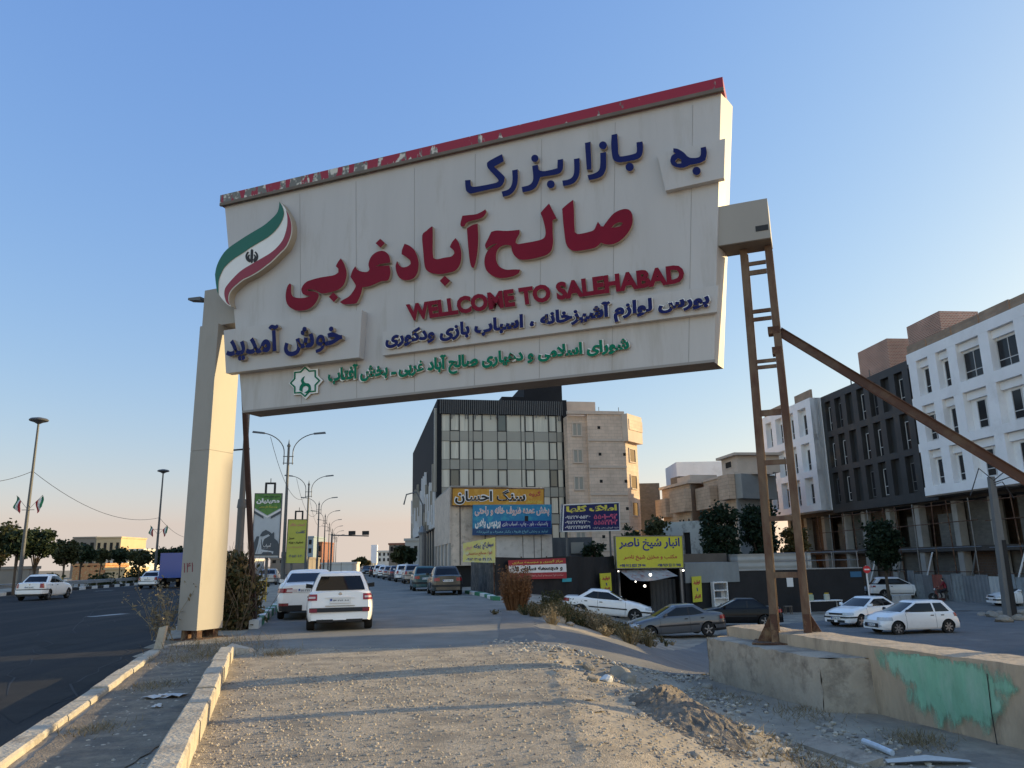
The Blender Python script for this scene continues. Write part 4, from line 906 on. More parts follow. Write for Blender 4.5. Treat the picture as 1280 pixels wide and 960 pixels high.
class CarShape:
    def __init__(s, L, W, H, wb, fo, top, glass, belt, r=.30, sill=.20, kind_='sedan', rake_r=0.0, rake_f=0.0, wr=.70, taper=.16):
        s.L, s.W, s.H, s.wb, s.top, s.glass, s.belt, s.r, s.sill, s.kind = L, W, H, wb, top, glass, belt, r, sill, kind_
        s.xf = L / 2 - fo; s.xr = s.xf - wb; s.rr, s.rf = rake_r, rake_f; s.wr = wr; s.taper = taper
    def zt(s, x): return float(np.interp(x, [p[0] for p in s.top], [p[1] for p in s.top]))
    def hw(s, x):
        d = s.L / 2 - abs(x); w = s.W / 2
        k = 1.0
        if d < .55: k = 1 - (s.taper if x < 0 else .16) * ((.55 - d) / .55) ** 2.2
        return w * k * (1 - .012 * (x / (s.L / 2)) ** 2)
    def zb(s, x):
        z = s.sill + .03 * sst((abs(x) - s.L / 2 + .6) / .6)
        R = s.r + .055
        for xw in (s.xf, s.xr):
            d = abs(x - xw)
            if d < R: z = max(z, s.r + math.sqrt(R * R - d * d))
        return z
    def c(s, f): return float(np.interp(f, [0, .06, .2, .45, .62, .66, .85, .95, 1.0], [.90, .955, .985, 1.0, .995, .985, .955, .92, .87]))
    def rake(s, x, z):
        e = s.L / 2
        if x < -e + .6: x += s.rr * sst((-e + .6 - x) / .6) * max(0, z - .45)
        if x > e - .7: x -= s.rf * sst((x - e + .7) / .7) * max(0, z - .45)
        return x
    def side(s, x, z, off=0.0, sg=1):
        zt = s.zt(x); f = (z - s.sill) / (zt - s.sill); f = max(0, min(1, f))
        return (s.rake(x, z), sg * (s.hw(x) * s.c(f) + off), z)
    # greenhouse rings
    def ring(s, t):
        xr0, xr1, xf1, xf0 = s.glass
        zr = s.H - .06; z = s.belt + t * (zr - s.belt)
        tt = max(t, 0)
        xr = xr0 + (xr1 - xr0) * t; xf = xf0 + (xf1 - xf0) * t
        wb_ = s.W / 2 * .915; w = wb_ - (wb_ - s.W / 2 * s.wr) * tt ** 1.35
        return xr, xf, w, z
    def gside(s, x, t, off=0.0, sg=1):
        xr, xf, w, z = s.ring(t); xm = (xr + xf) / 2; hl = (xf - xr) / 2
        return (x, sg * (w * (1 - .07 * ((x - xm) / hl) ** 2) + off), z)
    def gfront(s, u, t, off=0.0):
        xr, xf, w, z = s.ring(t); return (xf - .10 * u * u + off, u * w * .93, z + off * .5)
    def grear(s, u, t, off=0.0):
        xr, xf, w, z = s.ring(t); return (xr + .08 * u * u - off, u * w * .93, z + off * .5)
def car(name, cs, label, pm, opts, group=None):
    R_ = root(name, label, 'car', (0, 0, 0), group, local=True)
    e = cs.L / 2
    # body shell
    xs_ = sorted(set([round(v, 4) for v in list(np.linspace(-e, e, 46)) + [-e + .02, -e + .06, -e + .13, e - .02, e - .06, e - .13] +
          [xw + (cs.r + .055) * math.cos(a) for xw in (cs.xf, cs.xr) for a in np.linspace(0, math.pi, 15)]]))
    fz = [0, .06, .2, .33, .45, .62, .66, .75, .85, .95, 1.0]
    mb = MB(); rows = []
    for x in xs_:
        d = e - abs(x); sh = 1.0
        zt = cs.zt(x); zb_ = cs.zb(x); k_end = 1.0
        if d < .13: k_end = 1 - .075 * (1 - d / .13) ** 2
        half = []
        for f in fz:
            z = cs.sill + f * (zt - cs.sill); z = max(z, zb_ + .002 * f)
            if d < .13: zm = (zb_ + zt) / 2; z = zm + (z - zm) * k_end
            p = cs.side(x, min(z, zt)); half.append((p[0], p[1] * k_end, z))
        w = half[-1][1]
        half += [(cs.rake(x, zt), w * .6, zt + .018), (cs.rake(x, zt), 0, zt + .025)]
        full = [(half[0][0], -half[0][1] * .0, zb_)] if False else []
        full = [(p[0], -p[1], p[2]) for p in half] + [half[k] for k in range(len(half) - 2, -1, -1)]
        rows.append(full)
    mb.quadsheet(rows, 0)
    n_ = len(rows[0])
    for i in range(len(rows) - 1):      # floor
        a, b = rows[i], rows[i + 1]; mb.add([a[0], a[-1], b[-1], b[0]], [(0, 1, 2, 3)], 1)
    for rw_ in (rows[0], rows[-1]): mb.add(rw_, [tuple(range(n_))], 0)
    # roof and pillars in one piece with the body
    def loop(t, inset=0.0, zz=None):
        pts = [cs.gfront(u, t) for u in np.linspace(1, -1, 9)]
        xr, xf, w, z = cs.ring(t)
        pts += [cs.gside(x, t, sg=-1) for x in np.linspace(xf - .10, xr + .08, 12)[1:-1]]
        pts += [cs.grear(u, t) for u in np.linspace(-1, 1, 9)]
        pts += [cs.gside(x, t, sg=1) for x in np.linspace(xr + .08, xf - .10, 12)[1:-1]]
        if inset:
            cx = (xr + xf) / 2; pts = [(cx + (p[0] - cx) * (1 - inset * .8), p[1] * (1 - inset), zz) for p in pts]
        return pts
    zr = cs.H - .06
    rings = [loop(t) for t in (-.25, 0, .2, .4, .6, .8, .93, 1.0)] + [loop(1.0, a, zr + b) for a, b in ((.045, .022), (.12, .038), (.3, .050), (.55, .057), (.85, .06))]
    o_ = len(mb.v); N = len(rings[0])
    for r_ in rings: mb.v += [tuple(map(float, p)) for p in r_]
    for i in range(len(rings) - 1):
        for j in range(N): mb.f.append((o_ + i * N + j, o_ + i * N + (j + 1) % N, o_ + (i + 1) * N + (j + 1) % N, o_ + (i + 1) * N + j)); mb.m.append(0)
    mb.f.append(tuple(o_ + (len(rings) - 1) * N + j for j in range(N))); mb.m.append(0)
    body = mb.build('body', [pm, M_under], R_, smooth=38)
    # glass
    xr0, xr1, xf1, xf0 = cs.glass
    def patch(fn, us, ts, name, m_=M_glass, par=R_):
        b_ = MB(); b_.quadsheet([[fn(u, t) for u in us] for t in ts]); o = b_.build(name, m_, par, smooth=50); return o
    T = np.linspace(.04, .90, 6)
    patch(lambda u, t: cs.gfront(u, t, .008), np.linspace(-.90, .90, 9), T, 'windscreen')
    patch(lambda u, t: cs.grear(u, t, .010), np.linspace(-.87, .87, 9), np.linspace(.10, .86, 6), 'rear_window')
    bx = opts.get('bpillar', (xr1 + xf1) / 2 - .05)
    T2 = np.linspace(.06, .86, 6); cp = opts.get('cpillar', .24)
    for sg in (1, -1):
        def lo_f(t): xr, xf, w, z = cs.ring(t); return xf - .10 - .09
        def lo_r(t): xr, xf, w, z = cs.ring(t); return xr + .08 + cp
        b_ = MB(); b_.quadsheet([[cs.gside(x, t, .007, sg) for x in np.linspace(lo_f(t), bx + .045, 6)] for t in T2]); b_.build('side_window', M_glass, R_, smooth=50)
        b_ = MB(); b_.quadsheet([[cs.gside(x, t, .007, sg) for x in np.linspace(bx - .045, lo_r(t), 6)] for t in T2]); b_.build('side_window', M_glass, R_, smooth=50)
        # black pillar between the doors
        if opts.get('black_b', True):
            b_ = MB(); b_.quadsheet([[cs.gside(x, t, .005, sg) for x in (bx - .05, bx + .05)] for t in T2]); b_.build('window_pillar', M_trimk, R_, smooth=50)
        # doors, each with a handle
        dz = lambda x: cs.belt - .02
        for x0, x1 in ((bx + .008, min(xf0 - .12, cs.xf - cs.r - .14)), (max(xr0 + .3, cs.xr + .08), bx - .008)):
            zs = np.linspace(cs.sill + .07, cs.belt - .035, 10)
            b_ = MB(); rows_ = []
            for z in zs:
                xa = x0
                if x0 < cs.xr + cs.r + .09: 
                    dd = (cs.r + .09) ** 2 - (z - cs.r) ** 2; xa = max(x0, cs.xr + math.sqrt(dd)) if dd > 0 else x0
                rows_.append([cs.side(x, z, .006, sg) for x in np.linspace(xa, x1, 8)])
            b_.quadsheet(rows_)
            d_ = b_.build('door', pm, R_, smooth=50)
            hx = (x0 + .10) if True else x1; hz = cs.belt - .12; hp = cs.side(hx + .06, hz, .012, sg)
            b_ = MB(); b_.box(hp[0] - .075, hp[0] + .075, hp[1] - .012, hp[1] + .014, hz - .018, hz + .018); b_.build('handle', opts.get('handle_mat', M_trimk), d_)
        # dark shut lines
        b_ = MB()
        for x in (bx, min(xf0 - .12, cs.xf - cs.r - .14) + .006):
            b_.quadsheet([[cs.side(x + q, z, .004, sg) for q in (-.006, .006)] for z in np.linspace(cs.sill + .06, cs.belt - .03, 8)])
        b_.build('shut_line', M_trimk, R_)
        if opts.get('side_strip'):
            b_ = MB(); zs_ = opts['side_strip']; b_.quadsheet([[cs.side(x, z, .012, sg) for x in np.linspace(cs.xr + cs.r + .1, cs.xf - cs.r - .1, 12)] for z in (zs_ - .03, zs_ + .03)]); b_.build('side_moulding', M_trimk, R_)
        # mirror
        mx = xf0 - .38; mp = cs.gside(mx, .06, 0, sg)
        b_ = MB(); y0 = mp[1] + sg * .02; y1 = mp[1] + sg * .21
        b_.hexa([(mx - .02, y0, mp[2] + .02), (mx + .08, y0, mp[2] + .02), (mx + .05, y1, mp[2] + .03), (mx - .04, y1, mp[2] + .03)], [(mx - .02, y0, mp[2] + .12), (mx + .05, y0, mp[2] + .11), (mx + .03, y1, mp[2] + .14), (mx - .04, y1, mp[2] + .15)])
        b_.build('wing_mirror', pm if opts.get('mirror_paint', True) else M_trimk, R_, smooth=50)
    # wheels
    for xw in (cs.xf, cs.xr):
        for sg in (1, -1):
            yw = sg * (cs.W / 2 - .115); r_ = cs.r; w = .095
            b_ = MB(); b_.lathe((xw, yw, r_), [(r_ * .64, -w * .8), (r_ * .70, -w), (r_ * .93, -w), (r_, -w * .72), (r_, w * .72), (r_ * .93, w), (r_ * .70, w), (r_ * .64, w * .8)], 24, (0, sg, 0))
            wh = b_.build('wheel', M_tyre, R_, smooth=40)
            b_ = MB(); b_.lathe((xw, yw, r_), [(r_ * .2, w * .62), (r_ * .66, w * .62), (r_ * .69, w * .97), (r_ * .64, w * .97), (r_ * .60, w * .70), (r_ * .16, w * .74), (r_ * .14, w * .92)], 20, (0, sg, 0), 1)
            for q in range(opts.get('spokes', 5)):
                g_ = 2 * math.pi * q / opts.get('spokes', 5) + .3; dx, dz_ = math.cos(g_), math.sin(g_)
                a_ = (xw + dx * r_ * .10, yw + sg * w * .88, r_ + dz_ * r_ * .10); c_ = (xw + dx * r_ * .65, yw + sg * w * .90, r_ + dz_ * r_ * .65)
                b_.beam(a_, c_, .055, .03, (0, 1, 0), 0)
            b_.build('rim', [M_rim, M_trimk], wh)
    # wrap-round strips: path from the flank round the corner to the middle of the end
    def wrap(end, x_in, y_in, z0, z1, off, name, m_, par=R_, sgs=(1, -1), nz=3):
        for sg in sgs:
            xs2 = list(np.linspace(e - x_in, e - .004, 9)) if x_in > 0 else [e - .004]
            rows_ = []
            for z in np.linspace(z0, z1, nz):
                row = []
                for x in xs2:
                    d = e - x; p = cs.side(end * x, z, off, sg); ke = 1 - (.075 * (1 - d / .13) ** 2 if d < .13 else 0)
                    row.append((p[0] + end * off * (1 if d < .2 else 0), p[1] * ke, p[2]))
                y0 = row[-1][1]; x_e = cs.rake(end * e, z) + end * off
                for y in np.linspace(1, 0, 5)[1:]:
                    row.append((x_e, sg * (abs(y0) * y + y_in * (1 - y)), z))
                if x_in <= 0: row = row[1:]
                rows_.append(row)
            b_ = MB(); b_.quadsheet(rows_); b_.build(name, m_, par, smooth=50)
    for w_ in opts['wraps']:
        wrap(*w_[:8], **(w_[8] if len(w_) > 8 else {}))
    def endbox(end, y0, y1, z0, z1, out, name, m_, par=R_):
        b_ = MB(); x0 = cs.rake(end * e, z0); x1 = cs.rake(end * e, z1)
        c0 = [(x0 - end * .05, y0, z0), (x0 + end * out, y0, z0), (x0 + end * out, y1, z0), (x0 - end * .05, y1, z0)]
        c1 = [(x1 - end * .05, y0, z1), (x1 + end * out, y0, z1), (x1 + end * out, y1, z1), (x1 - end * .05, y1, z1)]
        b_.hexa(c0, c1); return b_.build(name, m_, par)
    for q in opts.get('boxes', ()): endbox(*q)
    for end, zc_, hh in opts.get('plates', ((-1, .72, .055), (1, .45, .055))):
        p_ = endbox(end, -.26, .26, zc_ - hh, zc_ + hh, .022, 'number_plate', M_plate)
        x = cs.rake(end * e, zc_) + end * .0235
        b_ = MB(); y0 = .245 * (1 if end < 0 else -1)
        b_.add([(x, y0, zc_ - hh * .85), (x, y0 - .05 * np.sign(y0), zc_ - hh * .85), (x, y0 - .05 * np.sign(y0), zc_ + hh * .85), (x, y0, zc_ + hh * .85)], [(0, 1, 2, 3)]); b_.build('plate_band', M_pblue, p_)
        b_ = MB(); lay_text(b_, opts.get('number', '۱۳ ۲۸۱ ۴۲'), [(x, y0 * .72, zc_ - hh * .6), (x, -y0 * .9, zc_ - hh * .6), (x, -y0 * .9, zc_ + hh * .6), (x, y0 * .72, zc_ + hh * .6)], (end, 0, 0), .002, .02); b_.build('plate_number', M_ink, p_)
    if opts.get('antenna'):
        b_ = MB(); xa = opts['antenna']; b_.tube([(xa, 0, cs.H - .02), (xa - .10, 0, cs.H + .22)], .006, 5); b_.build('antenna', M_trimk, R_)
    if opts.get('exhaust'):
        b_ = MB(); y = opts['exhaust']; b_.tube([(-e - .02, y, cs.sill + .04), (-e + .3, y, cs.sill + .05)], .04, 10); b_.build('exhaust_pipe', M_trimk, R_)
    if opts.get('emblem'):
        end, z = opts['emblem']; b_ = MB(); x = cs.rake(end * e, z); b_.lathe((x, 0, z), [(.045, 0), (.045, .012), (.03, .02)], 10, (end, 0, 0)); b_.build('emblem', M_chrome, R_)
    return R_
# ---- shapes
SH_hatch = CarShape(3.83, 1.66, 1.43, 2.44, .74, [(-1.915, .915), (-1.86, .935), (-1.7, .95), (.75, .97), (1.2, .90), (1.7, .74), (1.915, .60)], (-1.735, -1.40, .12, 1.02), .92, .29, .21, 'hatch', rake_r=.34, rake_f=.25, wr=.68, taper=.075)
SH_sedan = CarShape(4.41, 1.70, 1.41, 2.67, .84, [(-2.205, .90), (-2.1, .96), (-1.35, 1.0), (.8, .96), (1.5, .85), (2.05, .72), (2.205, .64)], (-1.62, -.95, .08, 1.0), .93, .30, .21, 'sedan', rake_r=.10, rake_f=.22)
SH_logan = CarShape(4.25, 1.74, 1.53, 2.63, .80, [(-2.125, 1.00), (-2.05, 1.04), (-1.45, 1.07), (.85, 1.0), (1.5, .92), (2.0, .78), (2.125, .68)], (-1.58, -1.0, .10, 1.0), 1.0, .31, .24, 'sedan', rake_r=.10, rake_f=.2, wr=.72)
SH_saloon = CarShape(4.6, 1.80, 1.47, 2.70, .88, [(-2.3, 1.0), (-2.2, 1.05), (-1.6, 1.08), (.9, 1.0), (1.6, .90), (2.15, .76), (2.3, .66)], (-1.75, -.9, .15, 1.1), .99, .32, .22, 'sedan', rake_r=.12, rake_f=.25, wr=.68)
SH_suv = CarShape(4.43, 1.84, 1.70, 2.60, .86, [(-2.215, 1.12), (-2.1, 1.14), (.7, 1.12), (1.3, 1.05), (1.95, .92), (2.215, .78)], (-2.1, -1.62, .05, 1.0), 1.1, .36, .28, 'suv', rake_r=.14, rake_f=.15, wr=.72)
SH_small = CarShape(3.93, 1.60, 1.43, 2.34, .76, [(-1.965, .93), (-1.85, .97), (-1.4, .99), (.7, .94), (1.3, .84), (1.8, .72), (1.965, .62)], (-1.55, -1.05, .02, .85), .91, .28, .2, 'sedan', rake_r=.08, rake_f=.15)

hatch_w = [(-1, .24, .56, .735, .885, .014, 'tail_lamp', M_tail), (-1, .10, .60, .785, .83, .022, 'tail_lamp_lens', M_taillit),
           (-1, .02, .0, .46, .56, .016, 'bumper_strip', M_trimk), (-1, .0, .16, .215, .285, .012, 'bumper_valance', M_trimk),
           (-1, .02, .55, .455, .545, .02, 'reflector', M_dkred), (1, .50, .36, .62, .76, .012, 'headlight', M_head), (1, .0, .0, .33, .50, .014, 'front_grille', M_trimk), (1, .03, .5, .36, .44, .018, 'fog_lamp', M_head)]
sedan_w = [(-1, .30, .42, .72, .88, .014, 'tail_lamp', M_tail), (-1, .75, .0, .50, .58, .014, 'bumper_strip', M_trimk), (-1, .7, .0, .24, .34, .010, 'bumper_valance', M_trimk),
           (1, .32, .40, .60, .72, .014, 'headlight', M_head), (1, .02, .0, .60, .69, .010, 'front_grille', M_trimk), (1, .75, .0, .46, .53, .014, 'bumper_strip', M_trimk), (1, .0, .1, .26, .36, .014, 'lower_grille', M_trimk)]
logan_w = [(-1, .16, .60, .74, 1.0, .016, 'tail_lamp', M_tail), (-1, .6, .0, .40, .62, .03, 'bumper', P_white), (-1, .6, .0, .62, .67, .016, 'bumper_strip', M_trimk), (-1, .5, .0, .26, .38, .012, 'bumper_valance', M_trimk),
           (1, .32, .40, .66, .80, .014, 'headlight', M_head), (1, .0, .0, .62, .74, .012, 'front_grille', M_trimk)]
saloon_w = [(-1, .34, .42, .80, .93, .014, 'tail_lamp', M_tail), (-1, .0, .28, .82, .90, .020, 'tail_lamp_lens', M_taillit), (-1, .12, .12, .27, .44, .018, 'bumper_valance', M_trimk), (-1, .10, .52, .42, .50, .024, 'reflector', M_dkred),
            (1, .5, .36, .66, .80, .014, 'headlight', M_head), (1, .0, .0, .45, .62, .012, 'front_grille', M_trimk)]
suv_w = [(-1, .35, .35, .92, 1.06, .014, 'tail_lamp', M_tail), (-1, .8, .0, .29, .46, .02, 'bumper', M_trimk), (1, .40, .36, .80, .93, .014, 'headlight', M_head), (1, .0, .0, .62, .84, .012, 'front_grille', M_trimk), (1, .8, .0, .29, .44, .02, 'bumper', M_trimk)]
small_w = [(-1, .1, .42, .70, .86, .014, 'tail_lamp', M_tail), (-1, .4, .0, .42, .52, .014, 'bumper_strip', M_trimk), (1, .22, .36, .58, .72, .014, 'headlight', M_head), (1, .0, .0, .60, .70, .012, 'front_grille', M_trimk), (1, .4, .0, .40, .50, .014, 'bumper_strip', M_trimk)]
def put(o, p, heading, pitch=0.0, roll=0.0):
    """heading: angle of the nose from +X, counter-clockwise"""
    o.location = (float(p[0]), float(p[1]), float(p[2])); o.rotation_euler = (RAD(roll), RAD(pitch), RAD(heading))
def relabel(o, label, group=None):
    o['label'] = label
    if group: o['group'] = group
    return o
ROADZ = .03
hatch = car('hatchback_car', SH_hatch, 'white hatchback seen from behind driving away in the middle of the street', P_white,
    dict(wraps=hatch_w, antenna=-1.05, exhaust=.42, emblem=(-1, .885), plates=((-1, .72, .06), (1, .42, .055)), black_b=False, cpillar=.20, mirror_paint=False, boxes=[(-1, -.36, .36, .785, .80, .03, 'boot_handle', P_white), (-1, -.36, .36, .60, .605, .016, 'boot_seam', M_trimk)], number='۱۳ ۲۸۱ ۵۸', spokes=7))
p = gz(424, 790, .012); d_ = 102.5
hd = np.array([math.cos(RAD(d_)), math.sin(RAD(d_)), 0]); put(hatch, p + hd * 2.15, d_)
sal = car('saloon_car', SH_saloon, 'white saloon with dark lower bumper partly hidden behind the white hatchback', P_white, dict(wraps=saloon_w, emblem=(-1, .96), plates=((-1, .86, .055), (1, .42, .055)), number='۵۱ ۳۴۲ ۶۶', exhaust=.5))
p = gz(382, 774, .012); put(sal, p + hd * 1.9, 103)
log = car('saloon_car', SH_logan, 'white boxy saloon with tall red tail lamps driving on the left highway', P_white, dict(wraps=logan_w, emblem=(-1, .94), plates=((-1, .78, .055), (1, .45, .055)), number='۷۷ ۶۱۲ ۴۴'))
p = gz(47, 750, -.15); put(log, p + np.array([-.19, .98, 0]) * 1.0, 97)
hw2 = dup(log); relabel(hw2, 'small distant white car on the highway beside the blue truck'); p = gz(193, 735, -.15); put(hw2, p, 97)
LOT = 'cars parked in the dirt lot'
sam = car('saloon_car', SH_sedan, 'white saloon parked nose down behind the weeds below the red banner', P_white, dict(wraps=sedan_w, side_strip=.56, number='۲۴ ۵۱۶ ۳۳'), LOT)
pa = gp(716, 779); pb_ = gp(797, 783)
put(sam, (4.55, 40.2, h(4.55, 40.2) + .0), -9, 5.5)
pg = dup(sam, swap={'white_car_paint': P_grey}); relabel(pg, 'dull grey saloon parked across the lot in front of the lit doorway')
p = gp(846, 799); put(pg, (p[0] + .1, p[1] + .9, h(p[0], p[1] + .9) + .02), 188, 2.0)
pk = dup(sam, swap={'white_car_paint': P_black}); relabel(pk, 'glossy black saloon parked just behind the dull grey one'); put(pk, (11.3, 41.2, h(11.3, 41.2)), 171)
sm2 = dup(sam); relabel(sm2, 'white saloon facing the camera, half hidden behind the white hatchback in the lot')
p = gz(1078, 785, -1.85); put(sm2, (p[0] + .9, p[1] + 1.6, h(p[0], p[1]) ), 209)
h2_ = dup(hatch); relabel(h2_, 'white hatchback with alloy wheels seen from its side, nose left, in the lot', LOT)
p = gz(1150, 793, -1.85); put(h2_, (p[0], p[1] + .7, h(p[0], p[1])), 189)
suv = car('suv_car', SH_suv, 'white sport utility car parked beyond the black wall near the metal hoarding', P_white, dict(wraps=suv_w, number='۳۲ ۷۱۸ ۲۱', side_strip=.45), LOT)
p = gz(1128, 747, -1.75); put(suv, (p[0], p[1] + .5, h(p[0], p[1])), -12)
dk = dup(sam, swap={'white_car_paint': P_silver}); relabel(dk, 'silver car mostly hidden behind the no entry sign'); p = gz(1092, 744, -1.8); put(dk, (p[0], p[1] - 2, h(p[0], p[1])), 172)
prd = car('small_saloon_car', SH_small, 'small white saloon cut by the right edge, behind the utility pole', P_white, dict(wraps=small_w, number='۶۳ ۴۵۹ ۱۲'), LOT)
p = gz(1284, 758, -1.85); put(prd, (p[0], p[1] + .4, h(p[0], p[1])), 176)
KER = 'cars parked along the right kerb of the street'
olv = dup(prd, swap={'white_car_paint': P_olive}); relabel(olv, 'dark olive saloon parked at the kerb beside the shop building', KER); p = gz(557, 743, .012); put(olv, p + hd * .6 + np.array([0, 0, 0]), 101)
tl_ = dup(prd, swap={'white_car_paint': P_teal}); relabel(tl_, 'teal car parked just ahead of the dark olive saloon', KER); put(tl_, p + hd * 7.4 + np.array([-.35, 0, 0]), 101)
k_end = [(505, 727, P_white, log, 'distant white saloon parked third along the right kerb'), (496, 725.5, P_dblue, sam, 'distant dark blue car parked at the right kerb before a silver one'),
         (488, 724, P_silver, sam, 'distant silver car parked in the middle of the kerb row'), (481, 722.5, P_white, sam, 'tiny white car parked far down the right kerb'), (475, 721.5, P_white, log, 'tiny pale car near the white tower at the far kerb'),
         (469, 720.5, P_black, sam, 'tiny black car at the far end of the kerb row'), (516, 729, P_silver, log, 'silver car partly hidden behind the rubbish at the right kerb')]
for px, py, pm_, src, lb in k_end:
    c_ = dup(src, swap={'white_car_paint': pm_}); relabel(c_, lb, KER); p = gz(px, py, .012); put(c_, p, 101)
mc = dup(log, swap={'white_car_paint': P_silver}); relabel(mc, 'pale car on the highway seen between the billboard posts'); p = gz(337, 732, -.15); put(mc, p, 99)
dk2 = dup(sam, swap={'white_car_paint': P_black}); relabel(dk2, 'tiny black car driving in the middle of the far street'); p = gz(459, 719.5, .012); put(dk2, p, 281)
# blue truck
tk = root('box_truck', 'blue box truck on the highway half hidden by the cream pillar', 'truck', (0, 0, 0), local=True)
mb = MB(); mb.box(-3.2, 1.2, -1.1, 1.1, .9, 3.1); mb.build('cargo_box', P_blue, tk)
mb = MB(); mb.hexa([(1.35, -1, .5), (3.0, -1, .5), (3.0, 1, .5), (1.35, 1, .5)], [(1.35, -.95, 2.4), (2.6, -.95, 2.4), (2.6, .95, 2.4), (1.35, .95, 2.4)]); cb_ = mb.build('cab', P_white, tk)
mb = MB(); mb.add([(2.86, -.85, 1.45), (2.86, .85, 1.45), (2.66, .82, 2.25), (2.66, -.82, 2.25)], [(0, 1, 2, 3)]); mb.build('windscreen', M_glass, cb_)
mb = MB(); mb.box(-3.2, 2.9, -.4, .4, .55, .88); mb.build('chassis', M_under, tk)
for x in (-2, 2.1):
    for sg in (1, -1):
        mb = MB(); mb.lathe((x, sg * .9, .45), [(.3, -.13), (.45, -.12), (.45, .12), (.3, .13)], 18, (0, 1, 0)); mb.build('wheel', M_tyre, tk)
for sg in (1, -1):
    mb = MB(); mb.box(-3.24, -3.2, sg * .95 - .1, sg * .95 + .1, .72, .86); mb.build('tail_lamp', M_tail, tk)
p = gz(214, 735.5, -.15); put(tk, p + np.array([-.8, 4, 0]), 97)
# ================================================================== buildings
M_glassw = mat('window_glass', (0.02, 0.022, 0.026), 0.12, 0, spec=.25)
M_darkin = mat('dark_opening', (0.018, 0.017, 0.016), 0.9, .2, 1)
M_winfr = mat('window_frame_white', (0.55, 0.55, 0.54), .5, .08, 3); M_winbk = mat('window_frame_black', (0.02, 0.021, 0.023), .5, .1, 3)
M_whitef = mat('white_render', (0.80, 0.81, 0.82), .8, .08, .5, col2=(.66, .66, .66), c2lo=.55, c2hi=.75, c2scale=.35)
M_blackf = mat('black_cladding', (0.034, 0.036, 0.038), .6, .3, .4, col2=(.075, .06, .045), c2lo=.56, c2hi=.66, c2scale=.22)
M_frame = mat('bare_concrete_frame', (0.33, 0.32, 0.30), .9, .22, .8, .3, 5)
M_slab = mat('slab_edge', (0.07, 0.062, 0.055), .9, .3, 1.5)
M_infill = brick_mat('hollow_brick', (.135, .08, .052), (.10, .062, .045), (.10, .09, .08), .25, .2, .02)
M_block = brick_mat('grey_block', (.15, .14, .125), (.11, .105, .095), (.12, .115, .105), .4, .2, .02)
M_brickr = brick_mat('red_brick', (.33, .135, .09), (.20, .085, .06), (.40, .31, .25), .30, .15, .035)
M_brickt = brick_mat('tan_brick', (.33, .24, .165), (.27, .19, .13), (.25, .21, .17), .5, .2, .02)
M_dark_roof = mat('dark_ceiling', (.03, .028, .026), .95, .2, 1)
def window_grid(): pass
def win(F, a0, a1, z0, z1, n, par, frame=M_winfr, fw=.07, deep=.06, bars=(), glass=M_glassw, lab=None):
    """a framed window with its pane, n is the wall face it sits in"""
    mb = MB()
    mb.fbox(F, a0, a0 + fw, z0, z1, n, n + deep); mb.fbox(F, a1 - fw, a1, z0, z1, n, n + deep)
    mb.fbox(F, a0 + fw, a1 - fw, z0, z0 + fw, n, n + deep); mb.fbox(F, a0 + fw, a1 - fw, z1 - fw, z1, n, n + deep)
    for b in bars:
        if b[0] == 'h': zz = z0 + (z1 - z0) * b[1]; mb.fbox(F, a0 + fw, a1 - fw, zz - fw * .45, zz + fw * .45, n, n + deep)
        else: aa = a0 + (a1 - a0) * b[1]; mb.fbox(F, aa - fw * .45, aa + fw * .45, z0 + fw, z1 - fw, n, n + deep * .9)
    w = mb.build('window', frame, par)
    mb = MB(); mb.fbox(F, a0 + fw * .5, a1 - fw * .5, z0 + fw * .5, z1 - fw * .5, n - .03, n + deep * .35); mb.build('window_pane', glass, w)
    return w
# ---- the unfinished apartment row on the right: white, black, white blocks over an open frame
FD = np.array([-0.1, 0.995, 0]); FD /= np.linalg.norm(FD); FN = np.array([-FD[1], FD[0], 0])   # normal towards the lot
FO = np.array([34.2, 62.0, 0])
GZ = -1.95
FA = Frame(FO, FD, FN)
Z_OV, Z_TOP = 6.1, 17.75
rg = random.Random(21)
def lower_storeys(rt, a0, a1, depth=17, cols=()):
    """the two open lower storeys: columns, slabs, infill walls set back"""
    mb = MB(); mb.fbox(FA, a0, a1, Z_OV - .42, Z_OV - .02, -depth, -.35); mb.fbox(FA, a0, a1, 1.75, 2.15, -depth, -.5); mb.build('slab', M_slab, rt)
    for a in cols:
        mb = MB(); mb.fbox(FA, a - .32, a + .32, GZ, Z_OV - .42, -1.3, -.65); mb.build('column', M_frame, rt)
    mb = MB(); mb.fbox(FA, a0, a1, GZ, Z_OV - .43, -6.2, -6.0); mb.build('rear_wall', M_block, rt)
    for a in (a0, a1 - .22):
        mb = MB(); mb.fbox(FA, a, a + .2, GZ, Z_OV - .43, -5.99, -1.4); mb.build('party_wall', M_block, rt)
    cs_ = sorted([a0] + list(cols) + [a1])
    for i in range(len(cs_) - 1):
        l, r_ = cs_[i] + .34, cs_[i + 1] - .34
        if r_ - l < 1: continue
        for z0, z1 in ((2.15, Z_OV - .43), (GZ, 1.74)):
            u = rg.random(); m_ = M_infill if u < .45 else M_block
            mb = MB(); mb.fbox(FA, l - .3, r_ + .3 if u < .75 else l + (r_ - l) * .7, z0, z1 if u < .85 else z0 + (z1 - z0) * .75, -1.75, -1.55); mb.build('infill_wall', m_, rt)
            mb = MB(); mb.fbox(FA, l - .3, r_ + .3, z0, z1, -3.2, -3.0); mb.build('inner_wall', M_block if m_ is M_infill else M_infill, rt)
def block_shell(rt, a0, a1, proud, m_, depth=17, name='facade_wall'):
    mb = MB(); mb.fbox(FA, a0, a1, Z_OV, Z_TOP, -depth, proud - .55); return mb.build(name, m_, rt)
rows_z = [(14.0, 16.95), (10.25, 13.2), (6.75, 9.6)]
